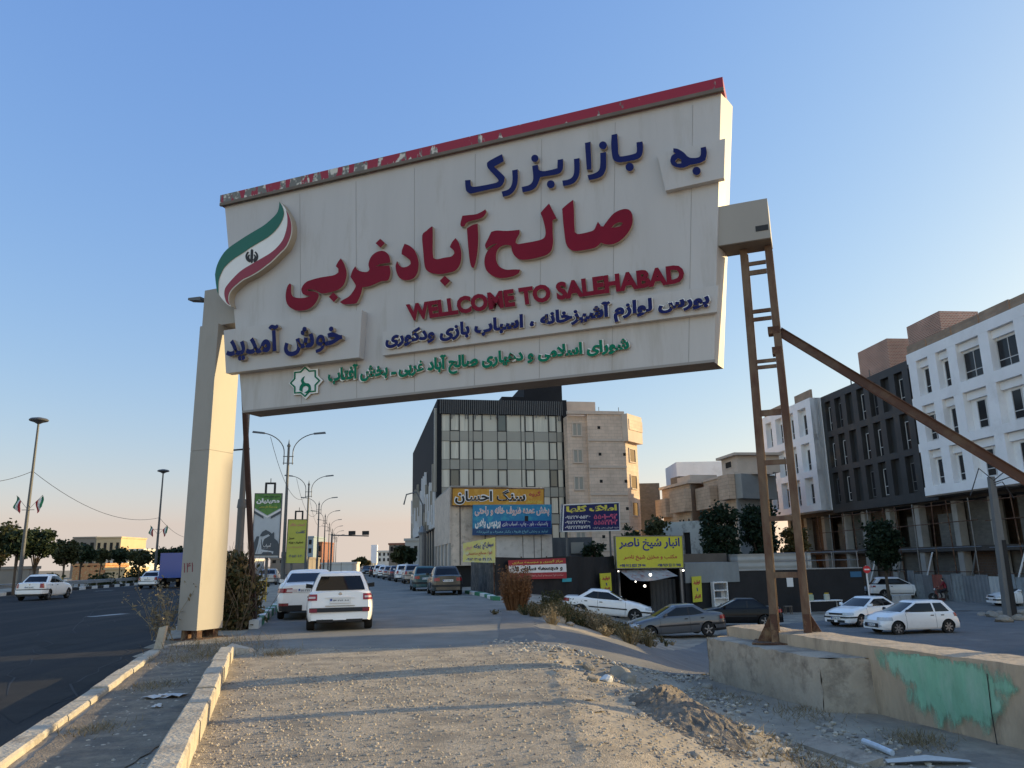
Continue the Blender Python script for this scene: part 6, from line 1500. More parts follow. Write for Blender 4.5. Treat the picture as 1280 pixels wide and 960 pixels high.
# ================================================================== shop signs, banners and billboards
def sign(name, label, cat, quad, p0, n, th, back, items=(), frame=None, post=None, group=None, fw=.06):
    """quad: photo corners BL, BR, TR, TL on the plane through p0 with normal n; items: (text, u0, v0, u1, v1, material, bold[, shear])"""
    n = np.array(n, float); n /= np.linalg.norm(n)
    q = [pl(x, y, p0, n) for x, y in quad]
    rt = root(name, label, cat, (q[0] + q[1]) / 2, group)
    mb = MB(); mb.quadbox(q, n, th); board = mb.build('board', back, rt)
    P = lambda u, v, d=0.0: (q[0] * (1 - u) + q[1] * u) * (1 - v) + (q[3] * (1 - u) + q[2] * u) * v + n * d
    lift = .004
    for it in items:
        if it[0] == 'rect':
            _, u0, v0, u1, v1, m_ = it[:6]; lift += .004
            mb = MB(); mb.quadbox([P(u0, v0, lift + .003), P(u1, v0, lift + .003), P(u1, v1, lift + .003), P(u0, v1, lift + .003)], n, .003); mb.build('colour_band', m_, board)
        elif it[0] == 'poly':
            _, pts, m_ = it; lift += .004; V, Fs = poly2d([[(x, y) for x, y in pts]])
            mb = MB(); mb.add([P(x, y, lift + .002 * z) for x, y, z in V], Fs); mb.build('picture', m_, board)
        else:
            tx, u0, v0, u1, v1, m_, bold = it[:7]; lift += .004
            mb = MB(); lay_text(mb, fa(tx) if not it[7:] else tx, [P(u0, v0), P(u1, v0), P(u1, v1), P(u0, v1)], n, .003, bold, lift=lift); mb.build('lettering', m_, board)
    if frame:
        mb = MB(); a = (q[1] - q[0]) / np.linalg.norm(q[1] - q[0]); b = (q[3] - q[0]) / np.linalg.norm(q[3] - q[0])
        for i, j, c, d in ((0, 1, b, 1), (3, 2, b, -1), (0, 3, a, 1), (1, 2, a, -1)):
            A_, B_ = q[i], q[j]; mb.quadbox([A_ + n * .03, B_ + n * .03, B_ + c * d * fw + n * .03, A_ + c * d * fw + n * .03], n, th + .05)
        mb.build('frame', frame, rt)
    return rt, P, q, board
M_orange = mat('orange_board', (.52, .25, .025), .5, .08, 2, col2=(.60, .32, .05)); M_sblue = mat('blue_board', (.02, .19, .36), .5, .12, 2, col2=(.04, .30, .40)); M_snavy = mat('navy_board', (.014, .018, .10), .5, .1, 2)
M_syel = mat('lime_yellow_board', (.58, .55, .05), .5, .06, 2); M_syel2 = mat('faded_yellow_board', (.62, .56, .18), .6, .1, 2, col2=(.55, .55, .35)); M_sred = mat('red_banner', (.36, .035, .045), .6, .12, 2)
T_blk = mat('ink_black', (.012, .011, .012), .6, 0); T_wht = mat('ink_white', (.75, .74, .72), .6, .05, 5); T_yel = mat('ink_yellow', (.70, .62, .10), .6, 0); T_pnk = mat('ink_pink', (.62, .12, .22), .6, 0)
T_navy = mat('ink_navy', (.02, .03, .20), .6, 0); T_red = mat('ink_red', (.42, .03, .05), .6, 0); T_salm = mat('ink_salmon', (.66, .36, .32), .6, .1, 3); T_cyan = mat('ink_cyan', (.25, .55, .62), .6, .1, 3)
M_grnb = mat('green_board', (.11, .24, .06), .6, .1, 1.5, col2=(.06, .15, .05)); M_gryb = mat('grey_board', (.46, .50, .53), .6, .1, 1.2); M_dk = mat('dark_slate_print', (.07, .085, .10), .6, .1, 2); M_limeb = mat('lime_board', (.46, .46, .08), .6, .1, 1.5)
# orange stone-cutter's sign and the blue one under it, on the workshop
pS = FS.pt(0, 0, .35); nS = FS.en
_, _, q1, _ = sign('shop_sign', 'orange sign with big black white-edged lettering on top of the workshop', 'sign', [(564.5, 632.5), (680.5, 632), (680.5, 610.5), (565, 609.5)], pS, nS, .12, M_orange,
    [('سنگ احسان', .025, .06, .80, .94, T_wht, .085), ('سنگ احسان', .035, .10, .79, .90, T_blk, .035), ('گروه', .83, .50, .96, .84, T_red, .01), ('نمای ساختمان', .80, .12, .97, .34, T_yel, .0)], frame=M_rust, fw=.05)
sign('shop_sign', 'blue sign with white and salmon lettering below the orange sign', 'sign', [(590.5, 669), (689.5, 668), (689.5, 630.5), (591, 631)], FS.pt(0, 0, .48), nS, .10, M_sblue,
    [('rect', .0, .0, 1, .22, mat('blue_board_dark', (.015, .06, .16), .5, .1, 3)), ('rect', .34, .23, .99, .46, T_navy), ('rect', .655, .44, .70, .62, T_blk),
     ('پخش عمده ظروف خانه و راحتی', .025, .60, .97, .95, T_wht, .05), ('پخش عمده ظروف خانه و راحتی', .03, .62, .965, .93, T_salm, .01),
     ('پردیس پلاس', .03, .18, .35, .55, T_wht, .06), ('پلاستیک ، بلور ، چاپ ، اسباب بازی', .37, .26, .95, .43, T_wht, .01), ('تولید و پخش انواع ظروف یکبار مصرف و آشپزخانه', .05, .03, .95, .17, T_cyan, .0)])
# navy estate agent's board
pn = at(739, 645, 52)
sign('shop_sign', 'navy estate agency board with yellow heading and white phone numbers', 'sign', [(702.5, 665), (775, 663.5), (774, 627.5), (704, 630.5)], pn, FF.en, .18, M_snavy,
    [('املاک گلها', .05, .66, .95, .94, T_yel, .06), ('۰۹۱۲۲۷۰۵۵۳۶', .04, .46, .46, .59, T_wht, .03, 1), ('۰۹۱۲۲۲۷۲۳۶۰', .04, .28, .46, .41, T_wht, .03, 1), ('۰۹۱۲۲۲۴۵۷۳۱', .04, .10, .46, .23, T_wht, .03, 1),
     ('۵۵۰۱۰۰۹۲', .52, .42, .95, .60, T_pnk, .06, 1), ('۵۵۵۲۲۱۰۲', .52, .22, .95, .40, T_pnk, .06, 1), ('خرید فروش رهن و اجاره', .50, .08, .97, .16, T_wht, .0)], frame=T_wht, fw=.07)
mb = MB(); 
for px in (712, 766):
    b = pl(px, 664, pn, FF.en) - FF.en * .25; t_ = pl(px, 630, pn, FF.en) - FF.en * .25; mb.tube([(b[0], b[1], -1.9), (b[0], b[1], t_[2])], .07, 7)
rt_ = [o for o in bpy.data.objects if o.get('label', '').startswith('navy estate')][0]; mb.build('post', M_pole, rt_)
# big yellow warehouse sign
py_ = FQ.pt(0, 0, .5)
sign('shop_sign', 'large lime yellow sign with navy and red lettering over the warehouse entrance', 'sign', [(770.5, 711), (855, 710), (853, 669.5), (768.5, 670)], py_, FQ.en, .15, M_syel,
    [('انبار شیخ ناصر', .05, .54, .95, .94, T_navy, .03), ('مکتب و مخزن شیخ ناصر', .11, .24, .90, .42, T_red, .02), ('+98 912 825 39 94', .05, .05, .42, .14, T_navy, .02, 1), ('+98 919 52 11 940', .60, .05, .95, .14, T_navy, .02, 1)], frame=M_steel, fw=.04)
# red banner on the fence
sign('banner', 'red and white fabric banner tied to the black fence', 'banner', [(636.5, 724.5), (708.5, 723), (707, 697.5), (635.5, 700.5)], FF.pt(0, 0, .16), FF.en, .02, M_sred,
    [('rect', .0, .32, 1, .72, T_wht), ('مرکز گچبری و مجسمه سازی', .06, .77, .94, .95, T_yel, .01), ('و مجسمه سازی ۱۱۰', .06, .37, .93, .68, T_blk, .05), ('ساخت انواع مجسمه و آبنما و قطعات پیش ساخته', .10, .08, .93, .26, T_salm, .01)])
sign('banner', 'small turquoise cloth strip at the lower right end of the red banner', 'banner', [(703, 727.5), (714.5, 727), (714.5, 722.5), (703, 723.2)], FF.pt(0, 0, .12), FF.en, .02, mat('turquoise_cloth', (.05, .35, .42), .7, .1, 4))
# faded yellow board at the fence corner (angled towards the street)
pA_ = FF.pt(-.05, 0, .2); nA = np.array([-.42, -.91, 0])
sign('shop_sign', 'faded yellow board with red and blue lettering at the street corner of the fence', 'sign', [(578.5, 702.5), (618.5, 703.5), (618.5, 671.5), (579, 679)], pA_, nA, .06, M_syel2,
    [('سیمان گچ', .62, .56, .96, .88, T_navy, .04), ('پوکه', .34, .60, .56, .86, T_navy, .03), ('فروش', .06, .60, .28, .84, T_salm, .03), ('انواع مصالح ساختمانی', .12, .30, .92, .48, T_red, .01), ('۰۹۱۲ ۳۶۵ ۴۱ ۲۸', .12, .08, .92, .22, T_navy, .02, 1)])
# upright lime boards beside the entrance
sign('shop_sign', 'narrow upright yellow board left of the warehouse entrance', 'sign', [(752, 738.5), (765, 738.5), (763.5, 716), (750, 717)], FF.pt(0, 0, .35), FF.en, .05, M_syel, [('تولید', .14, .58, .86, .82, T_red, .06), ('۱', .42, .30, .58, .46, T_navy, .06, 1), ('انبار', .2, .06, .8, .22, T_red, .03)])
sign('shop_sign', 'narrow upright yellow board right of the warehouse entrance', 'sign', [(866.5, 753), (878, 752), (876.5, 720), (864.5, 721)], FK.pt(0, 0, .25), FK.en, .05, M_syel, [('تولید', .14, .66, .86, .86, T_red, .06), ('۱', .42, .42, .58, .56, T_navy, .06, 1), ('انبار', .15, .12, .85, .30, T_red, .05)])
# advertising boards on the strip between the roads
nb = np.array([.10, -.995, 0])
def billboard(label, quad, Y, back, items, posts, px_c):
    p0 = at(px_c, 690, Y); rt, P, q, board = sign('billboard', label, 'billboard', quad, p0, nb, .12, back, items, frame=M_pole, fw=.03)
    for u in posts:
        b = P(u, 0, -.10); mb = MB(); mb.tube([(b[0], b[1], -.25), (b[0], b[1], b[2] + .3)], .075, 8); mb.build('post', M_pole, rt)
    t_ = P(.55, 1, -.05); a = P(1, 1) - P(0, 1); a /= np.linalg.norm(a)
    mb = MB()
    for s_ in (-.22, .22): mb.beam(t_ + a * s_, t_ + a * s_ + (0, 0, .5), .09, .09)
    mb.beam(t_ - a * .26 + (0, 0, .5), t_ + a * .26 + (0, 0, .5), .09, .09); mb.tube([t_ + (0, 0, .5), t_ + (0, 0, .75)], .02, 5); mb.build('floodlight_bracket', M_wire, rt)
    return rt
yb = 39.0
billboard('tall advertising board with green top and a dark machine on grey', [(314, 697.5), (348.5, 697.5), (353, 616.5), (318.5, 616.5)], yb, M_gryb,
    [('poly', [(0, 1), (1, 1), (1, .775), (.5, .655), (0, .775)], M_grnb), ('poly', [(0, .76), (.5, .64), (.5, .615), (0, .735)], T_wht), ('poly', [(1, .76), (.5, .64), (.5, .615), (1, .735)], T_wht),
     ('poly', [(0, .73), (.37, .635), (.37, .60), (0, .69)], M_dk), ('poly', [(1, .73), (.63, .635), (.63, .60), (1, .69)], M_dk),
     ('صنایع ماشین سازی', .34, .925, .92, .965, T_blk, .01), ('معینیان', .08, .83, .92, .92, T_wht, .06), ('تولید دستگاه های صنعتی', .2, .765, .85, .81, T_yel, .0),
     ('poly', [(.0, .04), (1, .04), (1, .18), (.92, .26), (.80, .30), (.78, .40), (.70, .37), (.62, .40), (.48, .43), (.36, .40), (.30, .36), (.28, .33), (.16, .33), (.04, .20)], M_dk),
     ('poly', [(.14, .06), (.36, .06), (.42, .09), (.70, .09), (.78, .06), (.80, .10), (.36, .13), (.32, .28), (.40, .33), (.58, .36), (.64, .34), (.52, .31), (.44, .29), (.40, .24), (.40, .18), (.32, .33), (.26, .33), (.22, .20)], M_gryb),
     ('آسیاب', .42, .16, .70, .22, T_wht, .02), ('مدرن', .40, .145, .6, .155, T_wht, .0)], (.55,), 333)
billboard('lime green advertising board with small dark lettering', [(356.5, 704.5), (381, 704.5), (384.5, 649), (360, 649)], 50.0, M_limeb,
    [('آموزش رایگان', .12, .84, .88, .91, T_pnk, .02), ('کاشت', .45, .68, .9, .75, T_navy, .03), ('سبز', .10, .53, .38, .60, T_blk, .03), ('تخفیف ویژه', .12, .44, .85, .50, T_blk, .03), ('ثبت نام دوره های جدید', .1, .34, .9, .39, T_pnk, .0), ('۰۲۱ ۵۵۲۰ ۱۱ ۳۰', .15, .14, .85, .2, T_navy, .01, 1)], (.3,), 370)
# ================================================================== lamps, poles, wires, rails, barriers
M_lampg = mat('lamp_lens', (.55, .55, .52), .3, .1, 5)
# double-armed lamps down the strip
base = gz(352.5, 739, .02); LAMPS = 'double armed street lamps along the strip between the roads'
lamp = root('street_lamp', 'nearest double armed street lamp, between the two advertising boards', 'street lamp', (0, 0, 0), LAMPS, local=True)
mb = MB(); mb.tube([(0, 0, -.1), (0, 0, 2.2)], [.15, .145], 10); mb.tube([(0, 0, 2.2), (0, 0, 2.5)], [.17, .15], 10); mb.tube([(0, 0, 2.5), (0, 0, 9.4)], [.115, .075], 10); mb.lathe((0, 0, 9.4), [(.10, 0), (.12, .08), (.05, .22), (.01, .5)], 8); mb.build('pole', M_pole, lamp, smooth=40)
for sg in (1, -1):
    pts = [(sg * .28, 0, 8.2), (sg * .28, 0, 9.0)] + [(sg * (.28 + 1.75 * (1 - math.cos(a))), 0, 9.0 + 1.35 * math.sin(a)) for a in np.linspace(.15, 1.35, 8)]
    mb = MB(); mb.tube(pts, .033, 6); mb.build('arm', M_pole, lamp, smooth=50)
    e_ = pts[-1]; mb = MB(); mb.hexa([(e_[0] - sg * .05, -.09, e_[2] - .06), (e_[0] + sg * .75, -.12, e_[2] + .02), (e_[0] + sg * .75, .12, e_[2] + .02), (e_[0] - sg * .05, .09, e_[2] - .06)], [(e_[0] - sg * .05, -.06, e_[2] + .05), (e_[0] + sg * .7, -.08, e_[2] + .13), (e_[0] + sg * .7, .08, e_[2] + .13), (e_[0] - sg * .05, .06, e_[2] + .05)])
    mb.build('lamp_head', M_pole, lamp)
mb = MB()
for z in (8.3, 8.75): mb.beam((-.34, 0, z), (.34, 0, z), .05, .05, (0, 1, 0))
mb.build('arm_bracket', M_pole, lamp)
LD = np.array([-.205, .979, 0])
for k in range(8):
    o = lamp if k == 0 else dup(lamp)
    p = base + LD * 26.2 * k; o.location = (float(p[0]), float(p[1]), 0.0); o.rotation_euler = (0, 0, RAD(11))
    if k: o['label'] = ['', 'double armed street lamp right of the lime board, second in the row', 'third double armed street lamp down the row', 'fourth double armed street lamp down the row', 'fifth double armed street lamp down the row', 'sixth double armed street lamp down the row', 'seventh double armed street lamp, tiny in the distance', 'farthest double armed street lamp of the row'][k]
def cable(label, a, b, sag, r=.012, n=14, name='overhead_cable'):
    a = np.array(a, float); b = np.array(b, float); mb = MB()
    mb.tube([a * (1 - t) + b * t - np.array([0, 0, sag * 4 * t * (1 - t)]) for t in np.linspace(0, 1, n)], r, 5)
    return tag(mb.build(name, M_wire), label, 'cable')
for k in range(3):
    p = base + LD * 26.2 * k; q = base + LD * 26.2 * (k + 1)
    cable(['slack cable hanging from the nearest double lamp to the second', 'slack cable from the second double lamp to the third', 'slack cable from the third double lamp to the fourth'][k], p + np.array([-1.2, -.2, 10.05]), q + np.array([-.3, 0, 8.2]), 1.6, .016)
# tall mushroom-headed lamps beyond the highway, with little flags
HL = 'tall highway lamps with mushroom heads'
hl = root('highway_lamp', 'tall highway lamp with a flat mushroom head, the nearer at left', 'street lamp', (0, 0, 0), HL, local=True)
mb = MB(); mb.tube([(0, 0, -.2), (0, 0, 12.3)], [.16, .075], 10); mb.build('pole', M_pole, hl, smooth=40)
mb = MB(); mb.lathe((0, 0, 12.2), [(.10, 0), (.30, .12), (.62, .22), (.66, .30), (.55, .40), (.2, .48), (.02, .5)], 16); mb.build('lamp_head', M_pole, hl, smooth=40)
mb = MB(); mb.beam((-.45, 0, 5.9), (.45, 0, 5.9), .04, .04, (0, 1, 0)); mb.build('flag_bracket', M_pole, hl)
pA1 = at(25.5, 715, 56.0); pA2 = at(194.5, 705, 88.0)
hl.location = (pA1[0], 56.0, 0)
hl2 = dup(hl); hl2['label'] = 'tall highway lamp with a flat mushroom head, the farther one left of the pillar'; hl2.location = (pA2[0], 88.0, .0)
M_fw = mat('flag_white', (.6, .6, .58), .8, 0); M_fg = mat('flag_cloth_green', (.02, .16, .08), .8, 0); M_fr = mat('flag_cloth_red', (.35, .03, .04), .8, 0)
def flag(o, sg, z, label):
    x, y = o.location.x, o.location.y; rt = root('flag', label, 'flag', (x + sg * .45, y, z), 'small flags on the highway lamps')
    mb = MB(); mb.tube([(x + sg * .1, y, z - .2), (x + sg * .95, y, z + .75)], .015, 5); mb.build('staff', M_pole, rt)
    for i, m_ in enumerate((M_fg, M_fw, M_fr)):
        rows = []
        for u in np.linspace(i / 3, (i + 1) / 3, 3):
            row = []
            for v in np.linspace(0, 1, 6):
                b = np.array([x + sg * (.95 - .42 * u), y, z + .75 - .47 * u]); row.append(b + np.array([sg * .10 * v + .04 * math.sin(5 * v + 3 * u), .08 * math.sin(4 * v + u * 5), -.85 * v]))
            rows.append(row)
        mb = MB(); mb.quadsheet(rows); mb.build('stripe', m_, rt)
flag(hl, 1, 6.2, 'drooping flag on the right side of the nearer highway lamp'); flag(hl, -1, 6.2, 'drooping flag on the left side of the nearer highway lamp')
flag(hl2, 1, 5.6, 'drooping flag on the right of the farther highway lamp'); flag(hl2, -1, 5.6, 'drooping flag on the left of the farther highway lamp')
h1 = np.array([pA1[0], 56, 8.7]); h2p = np.array([pA2[0], 88, 7.2])
cable('thin cable dipping between the two tall highway lamps', h1, h2p, 1.4, .02, 20)
cable('thin cable running off to the left from the nearer highway lamp', h1, at(-40, 603, 50), .3, .02)
cable('thin cable running right from the farther highway lamp behind the pillar', h2p, at(245, 672, 110), .8, .02)
# guard rail with a painted kerb along the far side of the highway
gl = [(-30.9, 12), (-32.2, 22), (-36.6, 45), (-39.3, 58), (-43.4, 88), (-49, 120), (-60, 170)]
rail = root('guard_rail', 'grey steel guard rail along the far edge of the highway', 'guard rail', (-38.0, 58, -.2))
mb = MB(); prof = [(.0, .50), (.06, .56), (.0, .62), (.06, .68), (.0, .74), (.06, .80), (.0, .84)]
rows = [[(x + dx, y, -.2 + dz) for x, y in gl] for dx, dz in prof]; mb.quadsheet(rows); mb.build('rail', mat('galvanised_rail', (.34, .34, .33), .45, .15, .5, metal=.4), rail)
tt = np.linspace(0, 1, 46)
gx = lambda y: float(np.interp(y, [p[1] for p in gl], [p[0] for p in gl]))
for y in np.linspace(24, 150, 46):
    mb = MB(); mb.box(gx(y) - .10, gx(y) - .02, y - .05, y + .05, -.25, .6); mb.build('post', M_steel, rail)
kerb_line('striped_kerb', [(x + .35, y) for x, y in gl], .3, -.3, .05, 1.5, (M_white, M_black), True)
# end of the left rail lit in the photo: nothing else to add; a yellow railing by the strip
p0 = gz(305.5, 762, .0); p1 = gz(332, 752, .0)
yr = root('railing', 'short yellow railing behind the dry hedge', 'railing', (p0 + p1) / 2)
M_yrail = mat('yellow_paint', (.50, .33, .03), .55, .15, 4)
mb = MB()
for z in (.16, .95): mb.tube([p0 + (0, 0, z), p1 + (0, 0, z)], .035, 6)
mb.build('rail', M_yrail, yr)
for t in np.linspace(0, 1, 10):
    mb = MB(); b = p0 * (1 - t) + p1 * t; mb.tube([b + (0, 0, 0 if t in (0, 1) else .16), b + (0, 0, .97 if t not in (0, 1) else 1.08)], .03 if t in (0, 1) else .018, 6); mb.build('bar', M_yrail, yr)
# leaning brown pole and mast behind the pillar
p = gz(319, 785, .0); b = np.array([p[0], p[1], 0]); t_ = at(301, 505, p[1])
mb = MB(); mb.beam(b - (0, 0, .1), t_ + (0, 0, 1.0), .12, .12, (0, 1, 0)); tag(mb.build('steel_post', mat('dark_rust', (.045, .022, .016), .8, .3, 3)), 'thin dark rusty post standing right beside the pillar', 'post')
Ym = 27.0; p = at(298, 700, Ym); q = at(307, 510, Ym)
ms = root('mast', 'tapered grey mast behind the thin rusty post', 'mast', (p[0], Ym, 0)); tz = q[2] + 2
mb = MB(); mb.tube([(p[0], Ym, -.1), (p[0], Ym, 3.6)], [.14, .13], 10); mb.tube([(p[0], Ym, 3.6), (p[0], Ym, 3.9)], [.16, .13], 10); mb.tube([(p[0], Ym, 3.9), (p[0] + .02, Ym, tz)], [.10, .07], 10); mb.build('pole', M_pole, ms, smooth=40)
mb = MB(); a = at(288, 563, Ym); b_ = at(312, 561, Ym); mb.tube([a, b_], .03, 6); mb.build('crossbar', M_wire, ms)
mb = MB(); a = at(280, 691, Ym); b_ = at(302, 689, Ym); mb.tube([a, b_], .04, 6); mb.build('crossbar', M_wire, ms)
# no-entry sign
p = gz(1090, 772, -1.86)
ne = root('no_entry_sign', 'round red no entry sign on a white leaning post', 'road sign', p)
tp = pl(1082.5, 710, p, np.array([0, -1.0, 0])); up_ = tp - p
mb = MB(); mb.tube([p, p + up_ * 1.05], .045, 8); mb.build('post', T_wht, ne)
c = p + up_ * .97 + np.array([0, -.07, 0]); R_ = .21
mb = MB(); mb.lathe(c, [(R_, 0), (R_, .02)], 24, (0, -1, 0)); dsk = mb.build('disc', mat('sign_red', (.55, .02, .03), .4, 0), ne)
mb = MB(); mb.box(c[0] - R_ * .68, c[0] + R_ * .68, c[1] - .026, c[1] - .022, c[2] - R_ * .17, c[2] + R_ * .17); mb.build('bar', T_wht, dsk)
# utility pole at the right
p = gz(1263, 776, -1.87); tp = pl(1238.5, 596, p, np.array([0, -1.0, 0]))
up = root('utility_pole', 'grey concrete utility pole with cable tails, at the right edge', 'utility pole', p)
mb = MB(); mb.hexa([p + np.array(d) for d in ((-.24, -.2, -.2), (.24, -.2, -.2), (.24, .2, -.2), (-.24, .2, -.2))], [tp + np.array(d) for d in ((-.14, -.12, 0), (.14, -.12, 0), (.14, .12, 0), (-.14, .12, 0))]); mb.build('pole', mat('pole_concrete', (.15, .15, .145), .85, .15, 1), up)
mb = MB(); k = (tp - p); mb.hexa([p + np.array(d) for d in ((.0, -.23, -.1), (.28, -.23, -.1), (.28, -.21, -.1), (.0, -.21, -.1))], [p + k * .55 + np.array(d) for d in ((.02, -.19, 0), (.22, -.19, 0), (.22, -.17, 0), (.02, -.17, 0))]); mb.build('dark_paint', M_black, up)
for i, (dx, dz, r_) in enumerate(((-1.4, -1.0, .03), (1.2, -.2, .03), (1.8, -.6, .03), (.9, -1.2, .025), (2.4, -.1, .025))):
    mb = MB(); mb.tube([tp + np.array([0, -.1, -.15 - .1 * i]), tp + np.array([dx * .5, -.2, .45 - .25 * i]), tp + np.array([dx, -.25, dz])], r_, 6); mb.build('cable_tail', M_wire, up)
for k, (px, py, s_) in enumerate(((1242, 772, .45), (1255, 778, .5), (1272, 776, .42), (1228, 770, .3), (1279, 771, .5), (1250, 770, .35))):
    q = gz(px, py, -1.86); tag(rock_mesh(q[0], q[1], s_, .6, seed=40 + k), ['grey stone left of the utility pole foot', 'biggest stone right in front of the utility pole foot', 'stone right of the utility pole foot', 'small stone farthest left of the utility pole', 'stone at the right edge below the small white saloon', 'stone leaning behind the utility pole foot'][k], 'rock', 'stones round the utility pole')
# metal hoarding along the site
h0 = at(1136, 740, 63.5); h1_ = at(1300, 740, 50.0); h0[2] = h1_[2] = -1.87
hd_ = h1_ - h0; hL = np.linalg.norm(hd_); hd_ /= hL; FH = Frame(h0, hd_, np.array([hd_[1], -hd_[0], 0]))
if FH.en[0] > 0: FH.en = -FH.en
ho = root('hoarding', 'metal sheet hoarding round the building site on the right', 'hoarding', FH.pt(hL / 2, 0))
rgh = random.Random(8); hm = [rib_mat('galvanised_hoarding', (.30, .33, .34), 3, .55, .3, .2, .3, col2=(.20, .20, .19)), rib_mat('grey_hoarding', (.22, .235, .25), 3, .55, .3, .2, .3), rib_mat('pale_hoarding', (.45, .46, .45), 3, .6, .1, .2, .3), rib_mat('red_hoarding', (.30, .10, .075), 3, .6, .1, .2, .3)]
a = 0.0; i = 0
while a < hL - .3:
    w = rgh.uniform(.9, 1.5); zt_ = 2.0 + rgh.uniform(-.15, .2); tilt = rgh.uniform(-.06, .06)
    mb = MB(); mb.hexa([FH.pt(a, 0, 0), FH.pt(a + w, 0, 0), FH.pt(a + w, 0, -.04), FH.pt(a, 0, -.04)], [FH.pt(a + tilt, zt_, .03), FH.pt(a + w + tilt, zt_, .03), FH.pt(a + w + tilt, zt_, -.01), FH.pt(a + tilt, zt_, -.01)])
    mb.build('sheet', hm[3 if i in (3, 13, 14) else rgh.choice((0, 0, 1, 1, 2))], ho); a += w + .015; i += 1
# scaffold in front of the open storeys
sc = root('scaffold', 'thin steel scaffold along the open lower storeys', 'scaffold', FA.pt(0, GZ))
for k, a in enumerate(np.arange(-18, 20, 2.3)):
    mb = MB(); mb.tube([FA.pt(a, GZ, .9 + .1 * math.sin(k)), FA.pt(a + .3 * math.sin(k * 2.1), 5.6, .9)], .045, 6); mb.build('upright', M_rust if k % 3 else M_steel, sc)
for z in (.2, 2.0, 3.9, 5.3):
    for a0 in (-18, -5, 8):
        mb = MB(); mb.tube([FA.pt(a0, z + .05 * math.sin(a0), .95), FA.pt(a0 + 12.2, z - .06, .95)], .035, 6); mb.build('ledger', M_rust if z != 2.0 else M_steel, sc)
for k, (a, b_) in enumerate(((-13.5, -11.8), (-9, -7.4), (-4.1, -3.0), (1.0, 2.5), (5.2, 6.0), (9, 10.6))):
    mb = MB(); mb.tube([FA.pt(a, 1.7, .8), FA.pt(b_, GZ, 1.2)], .07, 6); mb.build('prop', M_whitef if k % 2 else M_steel, sc)
# dark gate frame by the site entrance
gf = root('gate_frame', 'black steel frame gate standing before the white sport utility car', 'gate', gz(1105, 752, -1.87))
g0_ = gz(1086, 751, -1.87); g1_ = gz(1137, 749, -1.87)
for t in (0, .5, 1):
    b = g0_ * (1 - t) + g1_ * t; mb = MB(); mb.tube([b, b + (0, 0, 2.3)], .06, 6); mb.build('post', M_wire, gf)
for z in (1.25, 2.25):
    mb = MB(); mb.tube([g0_ + (0, 0, z), g1_ + (0, 0, z)], .04, 6); mb.build('rail', M_wire, gf)
mb = MB(); mb.hexa([gz(1116, 755, -1.87), gz(1140, 753, -1.87), gz(1140, 752, -1.87), gz(1116, 754, -1.87)], [gz(1116, 755, -1.87) + (0, 0, .55), gz(1140, 753, -1.87) + (0, 0, .55), gz(1140, 752, -1.87) + (0, 0, .55), gz(1116, 754, -1.87) + (0, 0, .55)])
tag(mb.build('concrete_barrier', M_white), 'low white concrete barrier in front of the white sport utility car', 'barrier')
# tables with goods, shelf
a0 = FK.st(991, 760)[0]; a1 = FK.st(1032, 760)[0]
tb = root('table', 'long white trestle table standing before the black wall', 'table', FK.pt((a0 + a1) / 2, -1.87, 1.6))
mb = MB(); mb.fbox(FK, a0, a1, -1.12, -1.06, 1.3, 1.9); mb.build('tabletop', T_wht, tb)
for a in (a0 + .06, a1 - .06):
    for n_ in (1.34, 1.86):
        mb = MB(); mb.tube([FK.pt(a, -1.87, n_), FK.pt(a, -1.12, n_)], .025, 6); mb.build('leg', T_wht, tb)
for k, (u, lb) in enumerate(((.14, 'jar with pale green goods on the left end of the white table'), (.62, 'jar with yellow lid on the right half of the white table'))):
    p = FK.pt(a0 + (a1 - a0) * u, -1.06, 1.6); j = root('jar', lb, 'jar', p)
    mb = MB(); mb.lathe(p, [(.16, 0), (.18, .05), (.18, .32), (.12, .36)], 12); mb.build('body', mat('jar_green', (.35, .42, .30), .3, .1, 5) if k == 0 else mat('jar_pale', (.5, .5, .4), .3, .1, 5), j)
    mb = MB(); mb.lathe(p + (0, 0, .36), [(.13, 0), (.13, .07)], 12); mb.build('lid', M_yrail, j)
ch = FK.pt(FK.st(972, 760)[0], -1.87, 1.2)
st_ = root('stool', 'small brown stool at the left of the white table', 'stool', ch)
mb = MB(); mb.box(ch[0] - .22, ch[0] + .22, ch[1] - .2, ch[1] + .2, -1.42, -1.36); mb.build('seat', M_soffit, st_)
for dx in (-.18, .18):
    for dy in (-.16, .16):
        mb = MB(); mb.box(ch[0] + dx - .02, ch[0] + dx + .02, ch[1] + dy - .02, ch[1] + dy + .02, -1.87, -1.42); mb.build('leg', M_soffit, st_)
a0 = FK.st(888, 745)[0]; a1 = FK.st(906, 745)[0]; z1 = FK.st(897, 727)[1]
shf = root('shelf', 'white open shelf unit against the black wall right of the yellow board', 'shelf', FK.pt((a0 + a1) / 2, -1.87, .35))
mb = MB(); mb.fbox(FK, a0, a0 + .06, -1.87, z1, .12, .5); mb.fbox(FK, a1 - .06, a1, -1.87, z1, .12, .5); mb.fbox(FK, a0 + .06, a1 - .06, -1.87, z1, .1, .14); mb.build('carcass', T_wht, shf)
for z in np.linspace(-1.75, z1 - .04, 5):
    mb = MB(); mb.fbox(FK, a0 + .061, a1 - .061, z - .03, z + .03, .141, .5); mb.build('shelf_board', T_wht, shf)
